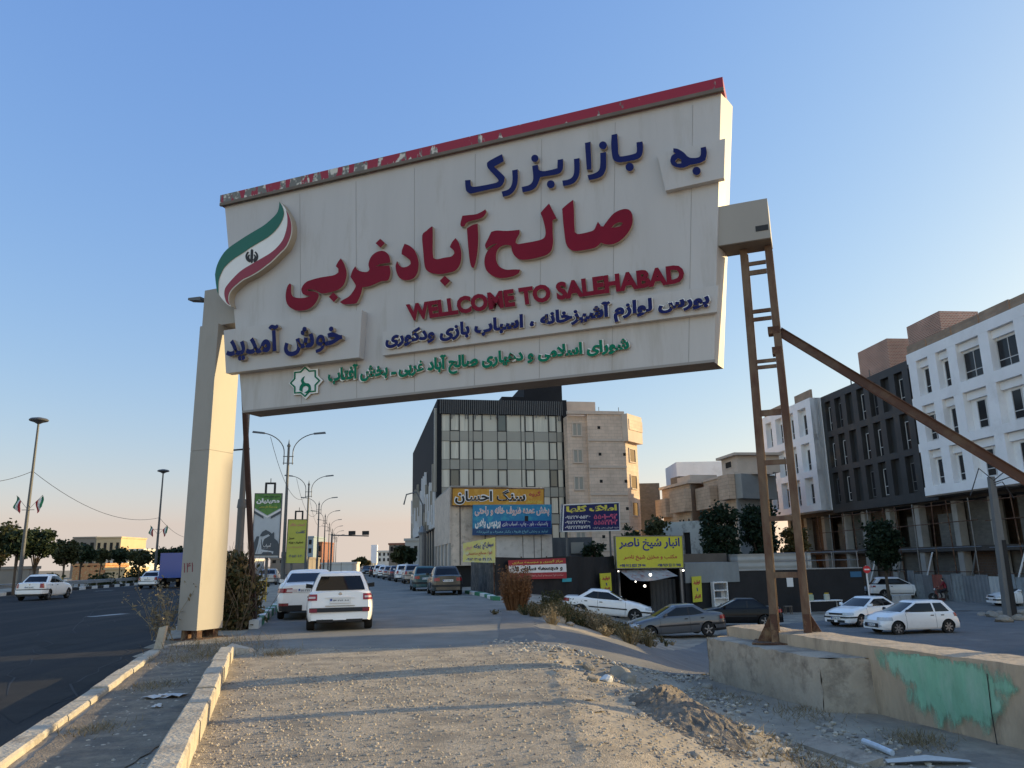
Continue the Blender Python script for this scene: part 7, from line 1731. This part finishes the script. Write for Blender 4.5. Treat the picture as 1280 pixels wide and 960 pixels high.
for k, (u, z) in enumerate(((.3, .28), (.62, .28), (.4, -.35))):
    p_ = FK.pt(a0 + (a1 - a0) * u, np.linspace(-1.75, z1 - .04, 5)[3 if z > 0 else 2] + .031, .32); mb = MB(); mb.box(p_[0] - .14, p_[0] + .14, p_[1] - .1, p_[1] + .1, p_[2], p_[2] + .34)
    tag(mb.build('box', M_dk if k != 1 else M_pole), ['dark box on the upper shelf, left', 'dark box on the upper shelf, right', 'dark box on the middle shelf'][k], 'box', 'goods on the white shelf')
mb = MB(); a = FK.st(987, 727)[0]; z = FK.st(987, 727)[1]; mb.fbox(FK, a - .22, a + .22, z - .32, z + .32, .02, .05); tag(mb.build('paper_notice', T_wht), 'small white notice stuck on the black wall', 'notice')
# debris in front
p = gp(1052, 944); q = gp(1075, 955)
mb = MB(); c0 = gp(1022, 934); c1 = gp(1105, 958); d_ = (c1 - c0) / np.linalg.norm(c1 - c0); n_ = np.array([d_[1], -d_[0], 0])
mb.hexa([c0 - n_ * .0, c1 - n_ * .0, c1 + n_ * .3, c0 + n_ * .3], [c0 + (0, 0, .13), c1 + (0, 0, .09), c1 + n_ * .3 + (0, 0, .05), c0 + n_ * .3 + (0, 0, .08)])
tag(mb.build('concrete_slab', M_concd), 'grey broken concrete slab lying by the bottom edge near the green wall', 'slab')
a = gp(1080, 933); b = gp(1116, 945)
mb = MB(); mb.tube([a + (0, 0, .06), (a + b) / 2 + (0, 0, .05), b + (0, 0, .03)], .035, 8); tag(mb.build('plastic_bottle', mat('crumpled_white', (.55, .6, .66), .4, .2, 12)), 'pale crumpled plastic bottle behind the concrete slab', 'bottle')
a = gp(1110, 957); b = gp(1215, 956); m_ = (a + b) / 2
mb = MB(); mb.quadsheet([[a + (0, 0, .03), m_ + (0, -.05, .06), b + (0, 0, .03)], [a + (0, .06, .05), m_ + (0, .07, .09), b + (0, .04, .04)], [a + (0, .12, .02), m_ + (0, .17, .05), b + (0, .10, .02)]])
tag(mb.build('plastic_sheet', mat('pale_sheet_scrap', (.50, .50, .48), .6, .15, 6)), 'long pale strip of plastic sheet lying at the foot of the wall', 'plastic sheet')
a = gp(757, 852); o_ = rock_mesh(a[0], a[1], .11, .7, seed=99); o_.name = 'paper_bag'; o_.data.materials.clear(); o_.data.materials.append(mat('crumpled_paper', (.6, .6, .6), .7, .2, 10)); tag(o_, 'crumpled white bag in the ditch before the largest stone', 'bag')
for k, (px, py, s_, lb) in enumerate(((193, 874, .16, 'white crumpled paper on the strip between the kerbs, the larger'), (196, 886, .07, 'small white scrap just nearer than the larger paper'), (216, 872, .2, 'greyish flat cardboard on the strip beside the white paper'))):
    a = gp(px, py); rg_ = random.Random(k + 60); rows = [[a + np.array([(i - 1.5) * s_ * .5 + rg_.uniform(-.02, .02), (j - 1.5) * s_ * .5, .03 + rg_.uniform(-.02, .03)]) for i in range(4)] for j in range(4)]
    mb = MB(); mb.quadsheet(rows); tag(mb.build('paper_scrap', mat('paper_scrap', (.58, .55, .52), .8, .2, 10)), lb, 'litter', 'litter between the kerbs')
# rubbish at the right kerb, traffic gantry, white tower, far buildings
p = gz(517, 727, .02)
for k, (px, py, s_, lb, cl) in enumerate(((514, 728, .9, 'brown rubbish bag pile at the far right kerb', (.2, .15, .10)), (520, 729, .7, 'grey rubbish bin before the teal car', (.18, .18, .18)), (529, 731, .7, 'turquoise bin just behind the teal car', (.05, .25, .22)))):
    q = gz(px, py, .02); mb = MB(); mb.lathe(q, [(s_ * .35, 0), (s_ * .45, s_ * .4), (s_ * .42, s_ * 1.2), (s_ * .25, s_ * 1.5)], 10); tag(mb.build('rubbish_bin', mat('bin_paint', cl, .7, .25, 3)), lb, 'bin')
tg = root('traffic_gantry', 'cantilever traffic signal arm over the far street', 'traffic signal', gz(412, 712, .02))
Yg = 120.0; a = at(415, 669, Yg); b = at(461, 670, Yg); f_ = at(413, 708, Yg)
mb = MB(); mb.tube([(f_[0], Yg, -.1), (a[0], Yg, a[2] + .2)], .14, 8); mb.build('pole', M_pole, tg)
mb = MB(); mb.tube([a, b], .09, 6); mb.build('arm', M_pole, tg)
for px in (440, 457):
    c = at(px, 667, Yg); mb = MB(); mb.box(c[0] - .5, c[0] + .5, Yg - .2, Yg + .2, c[2] - .2, c[2] + .4); mb.build('signal_head', M_wire, tg)
Yt = 230.0; a = at(464, 712, Yt); b = at(471, 681, Yt)
twr = root('white_tower', 'slender white pylon sign on splayed legs far down the street', 'tower', (a[0], Yt, 0)); z0 = at(467, 704, Yt)[2]
xl, xr = at(463.5, 700, Yt)[0], at(471, 700, Yt)[0]
mb = MB(); mb.box(xl, xr, Yt, Yt + 1.5, z0, b[2]); mb.build('panel', mat('tower_white', (.8, .8, .85), .6, .05, .5), twr)
for x in (xl + .3, xr - .5):
    mb = MB(); mb.box(x - .3, x + .3, Yt, Yt + 1, -.2, z0); mb.build('leg', mat('tower_cream', (.7, .6, .45), .7, .1, 1), twr)
# street lamp at the right kerb by the glass tower
Yr = 62.0; b = at(527.5, 725, Yr); tp_ = at(525, 648, Yr)
rl = root('street_lamp', 'grey single street lamp at the right kerb against the glass tower', 'street lamp', (b[0], Yr, 0)); 
mb = MB(); mb.tube([(b[0], Yr, -.1), (b[0], Yr, 3.8)], [.28, .26], 10); mb.lathe((b[0], Yr, 3.8), [(.30, 0), (.34, .2), (.12, .7)], 10); mb.build('pole', M_steel, rl)
mb = MB(); mb.tube([(b[0], Yr, 4.3), (b[0], Yr, 6.2), (b[0] - .5, Yr, 7.2), (b[0] - 1.3, Yr, 7.0), (b[0] - 1.5, Yr, 6.2)], .06, 6); mb.build('arm', M_pole, rl)
# buildings far down the street on the right and beyond the highway on the left
def far_building(label, px0, px1, py, Y, dep, m_, rows=0, cols=0, roof=None, name='building', base=-.2):
    a = at(px0, 700, Y); b = at(px1, 700, Y); z = at((px0 + px1) / 2, py, Y)[2]
    rt = root(name, label, 'building', ((a[0] + b[0]) / 2, Y, base)); F_ = Frame((a[0], Y, 0), (1, 0, 0), (0, -1, 0)); W_ = b[0] - a[0]
    mb = MB(); mb.box(a[0], b[0], Y, Y + dep, base, z); mb.build('wall', m_, rt)
    mb = MB(); mb.box(a[0] - .15, b[0] + .15, Y - .15, Y + dep + .15, z, z + .35); mb.build('roof', roof or m_, rt)
    for i in range(rows):
        for j in range(cols):
            ww = W_ / cols; zz = z - (i + 1) * (z - 1.5) / (rows + .3) + .4
            mb = MB(); mb.fbox(F_, (j + .28) * ww, (j + .72) * ww, zz, zz + min(1.7, (z - 1.5) / (rows + .3) * .55), -.02, .06); mb.build('window', M_darkin, rt)
    return rt
M_warm = mat('warm_plaster', (.52, .40, .25), .9, .12, .3); M_gr2 = mat('grey_brown_plaster', (.24, .21, .18), .9, .15, .3); M_wh2 = mat('white_plaster', (.62, .60, .56), .9, .1, .3); M_brk2 = mat('brick_red_plaster', (.26, .12, .085), .9, .15, .4)
far_building('white plastered building at the far right side of the street', 506, 524, 676, 112, 14, M_wh2, 1, 2)
far_building('grey building with pinkish roof down the right side of the street', 486, 507, 681, 150, 18, M_gr2, 2, 3, M_brk2)
far_building('low pale building far down the right kerb', 472, 488, 690, 190, 18, M_wh2, 2, 3)
far_building('brick red building behind the street lamps, left of the street', 390, 402, 679, 190, 12, M_brk2, 2, 2)
far_building('blue grey narrow building left of the brick red one', 383, 391, 672, 185, 12, mat('bluegrey', (.25, .32, .38), .8, .1, .4), 3, 1)
far_building('low cream wall building below the street lamp row', 402, 440, 705, 160, 8, M_wh2, 0, 0, name='low_building')
far_building('tan flat roofed building lit by the sun beyond the highway', 118, 149, 673, 175, 12, M_warm, 2, 4, name='building')
far_building('grey brown building adjoining the lit tan one on its left', 89, 118, 673, 176, 12, M_gr2, 2, 3)
far_building('white building with dark arched windows left of the farther lamp', 161, 178, 688, 170, 10, M_wh2, 2, 3)
far_building('low white shed between the trees beyond the highway', 133, 160, 700, 150, 8, M_wh2, 1, 4, name='shed')
far_building('orange fronted low shop beyond the highway', 92, 132, 707, 128, 8, mat('orange_front', (.50, .22, .10), .8, .25, .5, col2=(.5, .4, .2)), 1, 5, name='low_shop')
far_building('yellowish low shop right of the orange one', 133, 157, 712, 126, 8, M_warm, 1, 3, name='low_shop')
far_building('grey low yard wall at the far left', -40, 38, 712, 96, 2, M_gr2, name='yard_wall')
far_building('pale house partly seen behind the pillar', 205, 236, 690, 190, 12, M_wh2, 2, 3)
far_building('low pale building behind the hedge right of the pillar', 280, 312, 701, 170, 10, M_wh2, 1, 4)
far_building('low grey building seen between the advertising boards', 338, 386, 699, 175, 10, M_gr2, 1, 5)
# ================================================================== trees, hedges, weeds
L_dark = leaf_mat('leaf_dark', (.018, .034, .016), (.045, .062, .028)); L_mid = leaf_mat('leaf_olive', (.035, .045, .018), (.085, .085, .035)); L_dry = leaf_mat('leaf_dry', (.10, .075, .03), (.26, .18, .075))
L_pine = leaf_mat('leaf_deep_green', (.010, .024, .012), (.028, .046, .022)); L_straw = leaf_mat('straw', (.20, .16, .10), (.36, .29, .18)); L_rust = leaf_mat('rust_brush', (.17, .085, .04), (.28, .15, .075)); L_weed = leaf_mat('weed_leaf', (.065, .062, .028), (.17, .135, .065))
L_yel = leaf_mat('leaf_yellowing', (.07, .065, .02), (.17, .12, .04))
M_bark = mat('bark', (.10, .075, .055), .95, .3, 6, .6, 20)
def leafq(mb, p, s_, rg, k=None, el=1.6):
    a = Vector((rg.gauss(0, 1), rg.gauss(0, 1), rg.gauss(0, .8))).normalized(); b = a.cross(Vector((rg.gauss(0, 1), rg.gauss(0, 1), rg.gauss(0, 1)))).normalized()
    a = np.array(a) * s_ * el / 2; b = np.array(b) * s_ / 2
    mb.add([p - a, p - a * .1 + b, p + a, p - a * .1 - b], [(0, 1, 2, 3)], k)
def tree(label, x, y, H, R, th, n, leaf, ls=.22, seed=1, group=None, name='tree', squash=1.0, dense=1.0, spread=.5, zg=None):
    """trunk with limbs; leaves in clumps round the limb ends, gaps between the clumps"""
    rg = random.Random(seed); z0 = h(x, y) - .1 if zg is None else zg
    rt = root(name, label, 'tree', (x, y, z0), group)
    mb = MB(); mb.tube([(x, y, z0 - .1), (x + rg.uniform(-.1, .1), y, z0 + th * .6), (x + rg.uniform(-.15, .15), y, z0 + th * 1.15)], [.06 * H / 2.6, .045 * H / 2.6, .035 * H / 2.6], 8)
    cz = z0 + th + (H - th) * .5; tips = []
    for i in range(9):
        g = i * 2.4 + rg.uniform(-.4, .4); u = rg.uniform(-.5, .85)
        e_ = np.array([x + math.cos(g) * R * rg.uniform(.35, .8), y + math.sin(g) * R * rg.uniform(.35, .8), cz + u * (H - th) * .42])
        m_ = np.array([x, y, z0 + th]) * .55 + e_ * .45 + np.array([0, 0, .15]); mb.tube([(x, y, z0 + th * rg.uniform(.7, 1.1)), m_, e_], [.028 * H / 2.6, .018 * H / 2.6, .006 * H], 5); tips.append(e_)
    mb.build('trunk', M_bark, rt, smooth=60)
    cl = []
    for i in range(int(26 * dense)):
        while True:
            v = np.array([rg.uniform(-1, 1), rg.uniform(-1, 1), rg.uniform(-1, 1)])
            if .35 < np.linalg.norm(v) < 1: break
        cl.append((np.array([x + v[0] * R * .82, y + v[1] * R * .82, cz + v[2] * (H - th) * .46 * squash]), R * rg.uniform(.16, .36)))
    cl += [(t_, R * rg.uniform(.2, .36)) for t_ in tips]
    lb = MB()
    for _ in range(n):
        c_, r_ = rg.choice(cl); v = np.array([rg.gauss(0, 1), rg.gauss(0, 1), rg.gauss(0, .85)]); v *= r_ * spread * 1.15
        leafq(lb, c_ + v, ls * rg.uniform(.6, 1.3), rg)
    lb.build('crown', leaf, rt); return rt
LT = 'roadside trees beyond the guard rail'
def at_g(px, py, Y): 
    p = at(px, py, Y); return p
for k, (px, pyt, hw_, Y, leaf, lb, th) in enumerate([
    (6, 653, 22, 63, L_mid, 'loose olive tree at the left edge', 1.7), (26, 662, 15, 60, L_dark, 'dark tree hugging the nearer highway lamp on its left', 1.8), (49, 660, 20, 62, L_dark, 'big dark tree with upright shoots right of the nearer lamp', 1.6),
    (83, 674, 16, 76, L_mid, 'small rounded olive tree right of the dark one', 1.6), (104, 681, 15, 82, L_dark, 'dark tree before the grey brown and tan buildings', 1.9),
    (128, 688, 10, 96, L_mid, 'thin small tree in front of the lit tan building', 2.0), (152, 686, 15, 98, L_dark, 'dark tree left of the white arched building', 2.0), (176, 688, 14, 92, L_mid, 'spreading tree just left of the farther lamp', 1.6), (205, 687, 15, 96, L_dark, 'dark tree right of the farther lamp', 1.2), (225, 685, 14, 100, L_pine, 'dark tree disappearing behind the pillar', 1.0)]):
    t_ = at(px, pyt, Y); R_ = hw_ / 960 * Y
    tree(lb, t_[0], Y, t_[2] + .3, R_, th + .9, 3000 if Y < 80 else 1800, leaf, .21 if Y < 80 else .27, seed=k + 3, group=LT, spread=.5, dense=.8)
for k, (px, py, hw_, Y, hh) in enumerate(((170, 722, 14, 93, 1.9), (128, 727, 12, 84, 1.2), (62, 726, 10, 66, 1.1))):
    p = at(px, py, Y); rg = random.Random(k + 90); mb = MB(); R_ = hw_ / 960 * Y
    for _ in range(600): leafq(mb, np.array([p[0] + rg.gauss(0, R_ * .5), Y + rg.gauss(0, .7), -.2 + abs(rg.gauss(0, hh * .45))]), .3, rg)
    tag(mb.build('shrub', L_mid), ['olive shrub under the trees left of the far white car', 'low shrub behind the guard rail below the tan building', 'low shrub behind the boxy white saloon'][k], 'shrub')
for k, (px, pyt, hw_, Y, leaf, lb, th, n_) in enumerate([
    (899, 627, 24, 62, L_pine, 'round deep green tree right of the grey yard wall', 1.0, 3400), (944, 622, 22, 64, L_pine, 'taller deep green tree left of the ladder post', 1.0, 3400), (992, 655, 16, 66, L_yel, 'yellowing tree seen through the ladder post', 1.4, 1500),
    (818, 646, 15, 63, L_mid, 'olive tree above the yellow sign', 1.2, 1500), (786, 660, 12, 60, L_dark, 'dark small tree between the navy board and the yellow sign', 1.0, 1300), (742, 678, 14, 61, L_dark, 'dark low tree behind the fence under the navy board', .6, 1200),
    (1100, 652, 21, 60, L_pine, 'green tree before the scaffold at the building site', 1.2, 2600)]):
    t_ = at(px, pyt, Y); R_ = hw_ / 960 * Y
    zg = -1.9; tree(lb, t_[0], Y, t_[2] - zg + .2, R_, th + 1.2, int(n_ * 1.6), leaf, .21, seed=k + 33, zg=zg, dense=1.5, spread=.6)
for k, (px, pyt, hw_, Y, lb, leaf) in enumerate(((500, 683, 9, 105, 'street tree down the right side, left of the white building', L_mid), (513, 686, 7, 100, 'street tree close against the white building', L_dark), (452, 697, 6, 190, 'small far tree left of the white pylon sign', L_mid), (446, 700, 5, 200, 'tiny far tree at the end of the lamp row', L_mid), (458, 702, 5, 210, 'tiny far tree just left of the white pylon sign', L_yel))):
    t_ = at(px, pyt, Y); tree(lb, t_[0], Y, t_[2], hw_ / 960 * Y, 1.6, 1100, leaf, .4, seed=70 + k, group='street trees far down the road', spread=.6, zg=0)
# dry hedge right of the pillar: twigs and sparse olive leaves
def hedge(label, px0, px1, pyt, Y, dep, n, seed):
    rg = random.Random(seed); a = at(px0, 700, Y)[0]; b = at(px1, 700, Y)[0]; zt = at((px0 + px1) / 2, pyt, Y)[2]
    rt = root('hedge', label, 'hedge', ((a + b) / 2, Y, 0))
    mb = MB()
    for _ in range(170):
        x = rg.uniform(a, b); y = Y + rg.uniform(-dep / 2, dep / 2); z1 = zt * rg.uniform(.4, 1.12); pts = [np.array([x, y, -.05])]
        for i in range(3): pts.append(pts[-1] + np.array([rg.gauss(0, .16), rg.gauss(0, .16), z1 / 3]))
        mb.tube(pts, [.014, .010, .007, .003], 4, cap=False)
    mb.build('stems', mat('dry_twig', (.16, .115, .075), .9, .3, 5), rt)
    for nm, lf, k in (('foliage', L_dry, .5), ('foliage', L_mid, .5)):
        lb = MB()
        for _ in range(int(n * k)):
            x = rg.uniform(a, b); z = zt * rg.random() ** .8 * rg.uniform(.85, 1.02); edge = .5 + .5 * math.sin(x * 2.3 + seed) * math.sin(x * 5.1)
            if z > zt * (.55 + .45 * edge) * (.75 + .25 * math.sin((x - a) / (b - a) * 3.1)): continue
            if rg.random() < .5 * (z / zt) ** 2: continue
            leafq(lb, np.array([x + rg.gauss(0, .1), Y + rg.uniform(-dep / 2, dep / 2), z]), .075 * rg.uniform(.6, 1.5), rg, el=2)
        lb.build(nm, lf, rt)
hedge('tall dry olive and brown hedge between the pillar and the rusty post', 272, 318, 684, 21.5, 1.6, 9000, 4)
# dry stalks at the pillar's foot
p = gz(207, 800, .0); rg = random.Random(12); st = root('dry_plant', 'tall dry straw stalks with seed heads left of the pillar foot', 'plant', p)
mb = MB(); hd_ = MB()
for _ in range(26):
    g = rg.gauss(0, .35); l_ = rg.uniform(.5, 1.35); b = p + np.array([rg.gauss(0, .16), rg.gauss(0, .14), 0]); t_ = b + np.array([l_ * math.sin(g) , rg.gauss(0, .15), l_ * math.cos(g)]); m_ = (b + t_) / 2 + np.array([rg.gauss(0, .03), 0, .05])
    mb.tube([b, m_, t_], [.008, .006, .003], 4, cap=False)
    for _ in range(14): leafq(hd_, t_ + np.array([rg.gauss(0, .05), rg.gauss(0, .05), rg.gauss(0, .09)]), .035, rg)
    for _ in range(5): q = b + (t_ - b) * rg.uniform(.2, .9); leafq(hd_, q + np.array([rg.gauss(0, .05), 0, 0]), .05, rg, el=3)
mb.build('stems', L_straw, st); hd_.build('seed_heads', L_straw, st)
# rust coloured bush and the weeds on the bank
def brush(label, px, py, hh, w, leaf, n, seed, name='dry_bush', cone=True):
    p = gp(px, py); rg = random.Random(seed); mb = MB()
    for _ in range(n):
        g = rg.uniform(0, 6.28); l_ = hh * rg.uniform(.45, 1.05); sp_ = w * math.sqrt(rg.random()); b = p + np.array([math.cos(g) * sp_ * .45, math.sin(g) * sp_ * .45, -.05]); t_ = p + np.array([math.cos(g) * sp_, math.sin(g) * sp_, l_])
        d = t_ - b; s_ = np.cross(d, [rg.gauss(0, 1), rg.gauss(0, 1), 0.1]); s_ = s_ / (np.linalg.norm(s_) + 1e-6) * .014
        mb.add([b - s_, b + s_, t_], [(0, 1, 2)])
        for _ in range(3): leafq(mb, b + d * rg.uniform(.4, 1) + np.array([rg.gauss(0, .03), rg.gauss(0, .03), 0]), .04, rg, el=2.2)
    return tag(mb.build(name, leaf), label, 'bush')
brush('rust brown feathery dry bush at the street corner before the fence', 645, 763, 1.45, .62, L_rust, 900, 5)
brush('small green weed bush at the rear of the white saloon in the lot', 690, 764, .7, .45, L_mid, 260, 6, 'weed_bush')
rg = random.Random(15); wb = MB()
line = [gp(660, 764), gp(690, 772), gp(715, 780), (gp(745, 787)), gp(775, 792), gp(806, 797)]
for _ in range(120):
    u = rg.random() * (len(line) - 1.001); i = int(u); q0 = line[i] + (line[i + 1] - line[i]) * (u - i) + np.array([rg.gauss(.15, .45), rg.gauss(.4, .8), 0])
    big = math.exp(-((u - 2.5) / 1.3) ** 2); R_ = rg.uniform(.14, .4) * (.6 + .8 * big); H_ = rg.uniform(.12, .3) + .42 * big * rg.random(); kk = rg.choice((0, 0, 0, 1, 2))
    for _ in range(int(44 + 60 * big)):
        g_ = rg.uniform(0, 6.28); rad = R_ * rg.random(); b = np.array([q0[0] + math.cos(g_) * rad * .4, q0[1] + math.sin(g_) * rad * .4, 0]); b[2] = h(b[0], b[1]) + .01
        t_ = b + np.array([math.cos(g_) * rad, math.sin(g_) * rad, H_ * rg.uniform(.5, 1.1)]); s_ = np.array([.008, .004, 0])
        wb.add([b - s_, b + s_, t_], [(0, 1, 2)], rg.choice((kk, kk, 1)))
        leafq(wb, b + (t_ - b) * rg.uniform(.4, 1.0), .045, rg, kk, el=2)
kind(wb.build('weeds', [L_weed, L_straw, L_mid], base=(0, 0, 0)), 'stuff')
# dry grass at kerbs, the mound and round the footing
gb_ = MB()
for _ in range(3600):
    c = rg.choice(((2.2, 9.6, .45, .12), (2.9, 8.6, .4, .12), (-5.9, 14.6, .5, .16), (-5.0, 11.2, .25, .1), (-4.3, 8.4, .2, .09), (-5.6, 15.6, .8, .2), (4.1, 11.9, .35, .1), (4.9, 10.2, .25, .14), (-6.3, 16.8, .7, .3), (3.3, 13.2, .4, .1), (-4.4, 14.9, .25, .16)))
    x = rg.gauss(c[0], c[2] * .7); y = rg.gauss(c[1], c[2]); z = h(x, y)
    b = np.array([x, y, z]); t_ = b + np.array([rg.gauss(0, c[3] * .7), rg.gauss(0, c[3] * .7), c[3] * rg.uniform(.3, 1.0)]); s_ = np.array([rg.uniform(.002, .006), rg.uniform(-.004, .004), 0]); gb_.add([b - s_, b + s_, t_], [(0, 1, 2)], rg.choice((0, 0, 1)))
kind(gb_.build('dry_grass', [L_straw, L_dry], base=(0, 0, 0)), 'stuff')
# stones along the weeds
for k, (px, py, s_, lb) in enumerate(((674, 768, .16, 'pale stone at the upper end of the weed strip'), (700, 778, .22, 'pale stone under the weeds near the white saloon'), (712, 782, .14, 'small pale stone in the middle of the weed strip'), (751, 789, .14, 'pale stone at the lower end of the weed strip'))):
    q = gp(px, py); tag(rock_mesh(q[0], q[1], s_, .6, seed=80 + k), lb, 'rock', 'stones along the weeds')
# ================================================================== rider and motorcycles
def skin_body(name, joints, edges, mat_, parent, lv=1):
    me = bpy.data.meshes.new(name); off = np.array(parent['_o']); me.from_pydata([tuple(np.array(j[:3])) for j in joints], edges, [])
    o = bpy.data.objects.new(name, me); COL.objects.link(o)
    md = o.modifiers.new('s', 'SKIN'); 
    for v, j in zip(me.skin_vertices[0].data, joints): v.radius = (j[3], j[3])
    me.skin_vertices[0].data[0].use_root = True
    o.modifiers.new('d', 'SUBSURF').levels = lv; o.modifiers['d'].render_levels = lv
    dg = bpy.context.evaluated_depsgraph_get(); dg.update(); m2 = bpy.data.meshes.new_from_object(o.evaluated_get(dg)); bpy.data.objects.remove(o)
    m2.materials.clear(); m2.materials.append(mat_); m2.shade_smooth(); o = bpy.data.objects.new(name, m2); COL.objects.link(o); o.parent = parent; o['_o'] = parent['_o']; return o
M_skin = mat('skin', (.36, .22, .15), .6, .05, 3); M_hair = mat('hair_black', (.015, .012, .01), .6, 0)
def motorcycle(label, pos, hdg, cl):
    r_ = root('motorcycle', label, 'motorcycle', pos, 'motorcycles by the hoarding', RAD(hdg), local=True)
    for x in (-.62, .62):
        mb = MB(); mb.lathe((x, 0, .31), [(.20, -.05), (.31, -.05), (.31, .05), (.20, .05)], 18, (0, 1, 0)); w_ = mb.build('wheel', M_tyre, r_); mb = MB(); mb.lathe((x, 0, .31), [(.05, -.06), (.19, -.02), (.19, .02), (.05, .06)], 12, (0, 1, 0)); mb.build('rim', M_rim, w_)
    mb = MB(); mb.hexa([(-.1, -.13, .62), (.32, -.13, .62), (.32, .13, .62), (-.1, .13, .62)], [(-.08, -.10, .84), (.28, -.12, .88), (.28, .12, .88), (-.08, .10, .84)]); mb.build('fuel_tank', cl, r_)
    mb = MB(); mb.box(-.72, -.1, -.13, .13, .70, .80); mb.build('seat', M_trimk, r_)
    mb = MB(); mb.box(-.15, .25, -.15, .15, .26, .60); mb.build('engine', M_steel, r_)
    mb = MB()
    for a, b in (((.62, .09, .31), (.36, .09, .95)), ((.62, -.09, .31), (.36, -.09, .95)), ((-.62, .1, .31), (-.1, .1, .6)), ((-.62, -.1, .31), (-.1, -.1, .6)), ((-.1, 0, .6), (.36, 0, .85))): mb.tube([a, b], .025, 6)
    mb.build('fork_frame', M_pole, r_)
    mb = MB(); mb.tube([(.22, -.36, 1.02), (.36, -.12, .98), (.36, .12, .98), (.22, .36, 1.02)], .018, 6); mb.build('handlebar', M_trimk, r_)
    mb = MB(); mb.lathe((.42, 0, .86), [(.09, 0), (.08, .08), (.02, .10)], 12, (1, 0, 0)); mb.build('headlamp', M_head, r_); return r_
q = gz(1179, 752, -1.87); motorcycle('dark motorcycle ridden by the person in red near the hoarding', q, 150, M_trimk)
pr = root('person', 'person in a dark red top riding the motorcycle near the hoarding', 'person', q, None, RAD(150), local=True)
J = [(-.30, 0, .88, .15), (-.26, 0, 1.10, .15), (-.18, 0, 1.34, .16), (-.14, 0, 1.46, .07), (-.12, 0, 1.60, .10), (-.11, 0, 1.70, .095),
     (-.18, .20, 1.38, .07), (-.02, .27, 1.18, .05), (.20, .33, 1.04, .035), (-.18, -.20, 1.38, .07), (-.02, -.27, 1.18, .05), (.20, -.33, 1.04, .035),
     (-.24, .11, .84, .11), (.12, .19, .74, .08), (.0, .19, .36, .05), (.12, .19, .30, .04), (-.24, -.11, .84, .11), (.12, -.19, .74, .08), (.0, -.19, .36, .05), (.12, -.19, .30, .04)]
Ed = [(0, 1), (1, 2), (2, 3), (3, 4), (4, 5), (2, 6), (6, 7), (7, 8), (2, 9), (9, 10), (10, 11), (0, 12), (12, 13), (13, 14), (14, 15), (0, 16), (16, 17), (17, 18), (18, 19)]
bd = skin_body('body', J, Ed, M_skin, pr)
M_redtop = mat('red_cloth', (.20, .02, .03), .8, .15, 6); M_trous = mat('dark_cloth', (.02, .02, .028), .85, .1, 6)
bd.data.materials.append(M_redtop); bd.data.materials.append(M_trous); bd.data.materials.append(M_hair)
for p_ in bd.data.polygons:
    c = p_.center; p_.material_index = 2 if c.z < .98 and c.x < .16 and not (abs(c.y) > .25 and c.z > .95) else (1 if c.z < 1.46 and not c.x > .12 else (3 if c.z > 1.64 or (c.z > 1.54 and c.x < -.14) else 0))
q = gz(1216, 752.5, -1.87); motorcycle('brown dusty motorcycle standing beside the hoarding, left of the small white saloon', q, 60, mat('dusty_brown', (.16, .11, .08), .6, .2, 6))

bpy.data.scenes.remove(_TS)
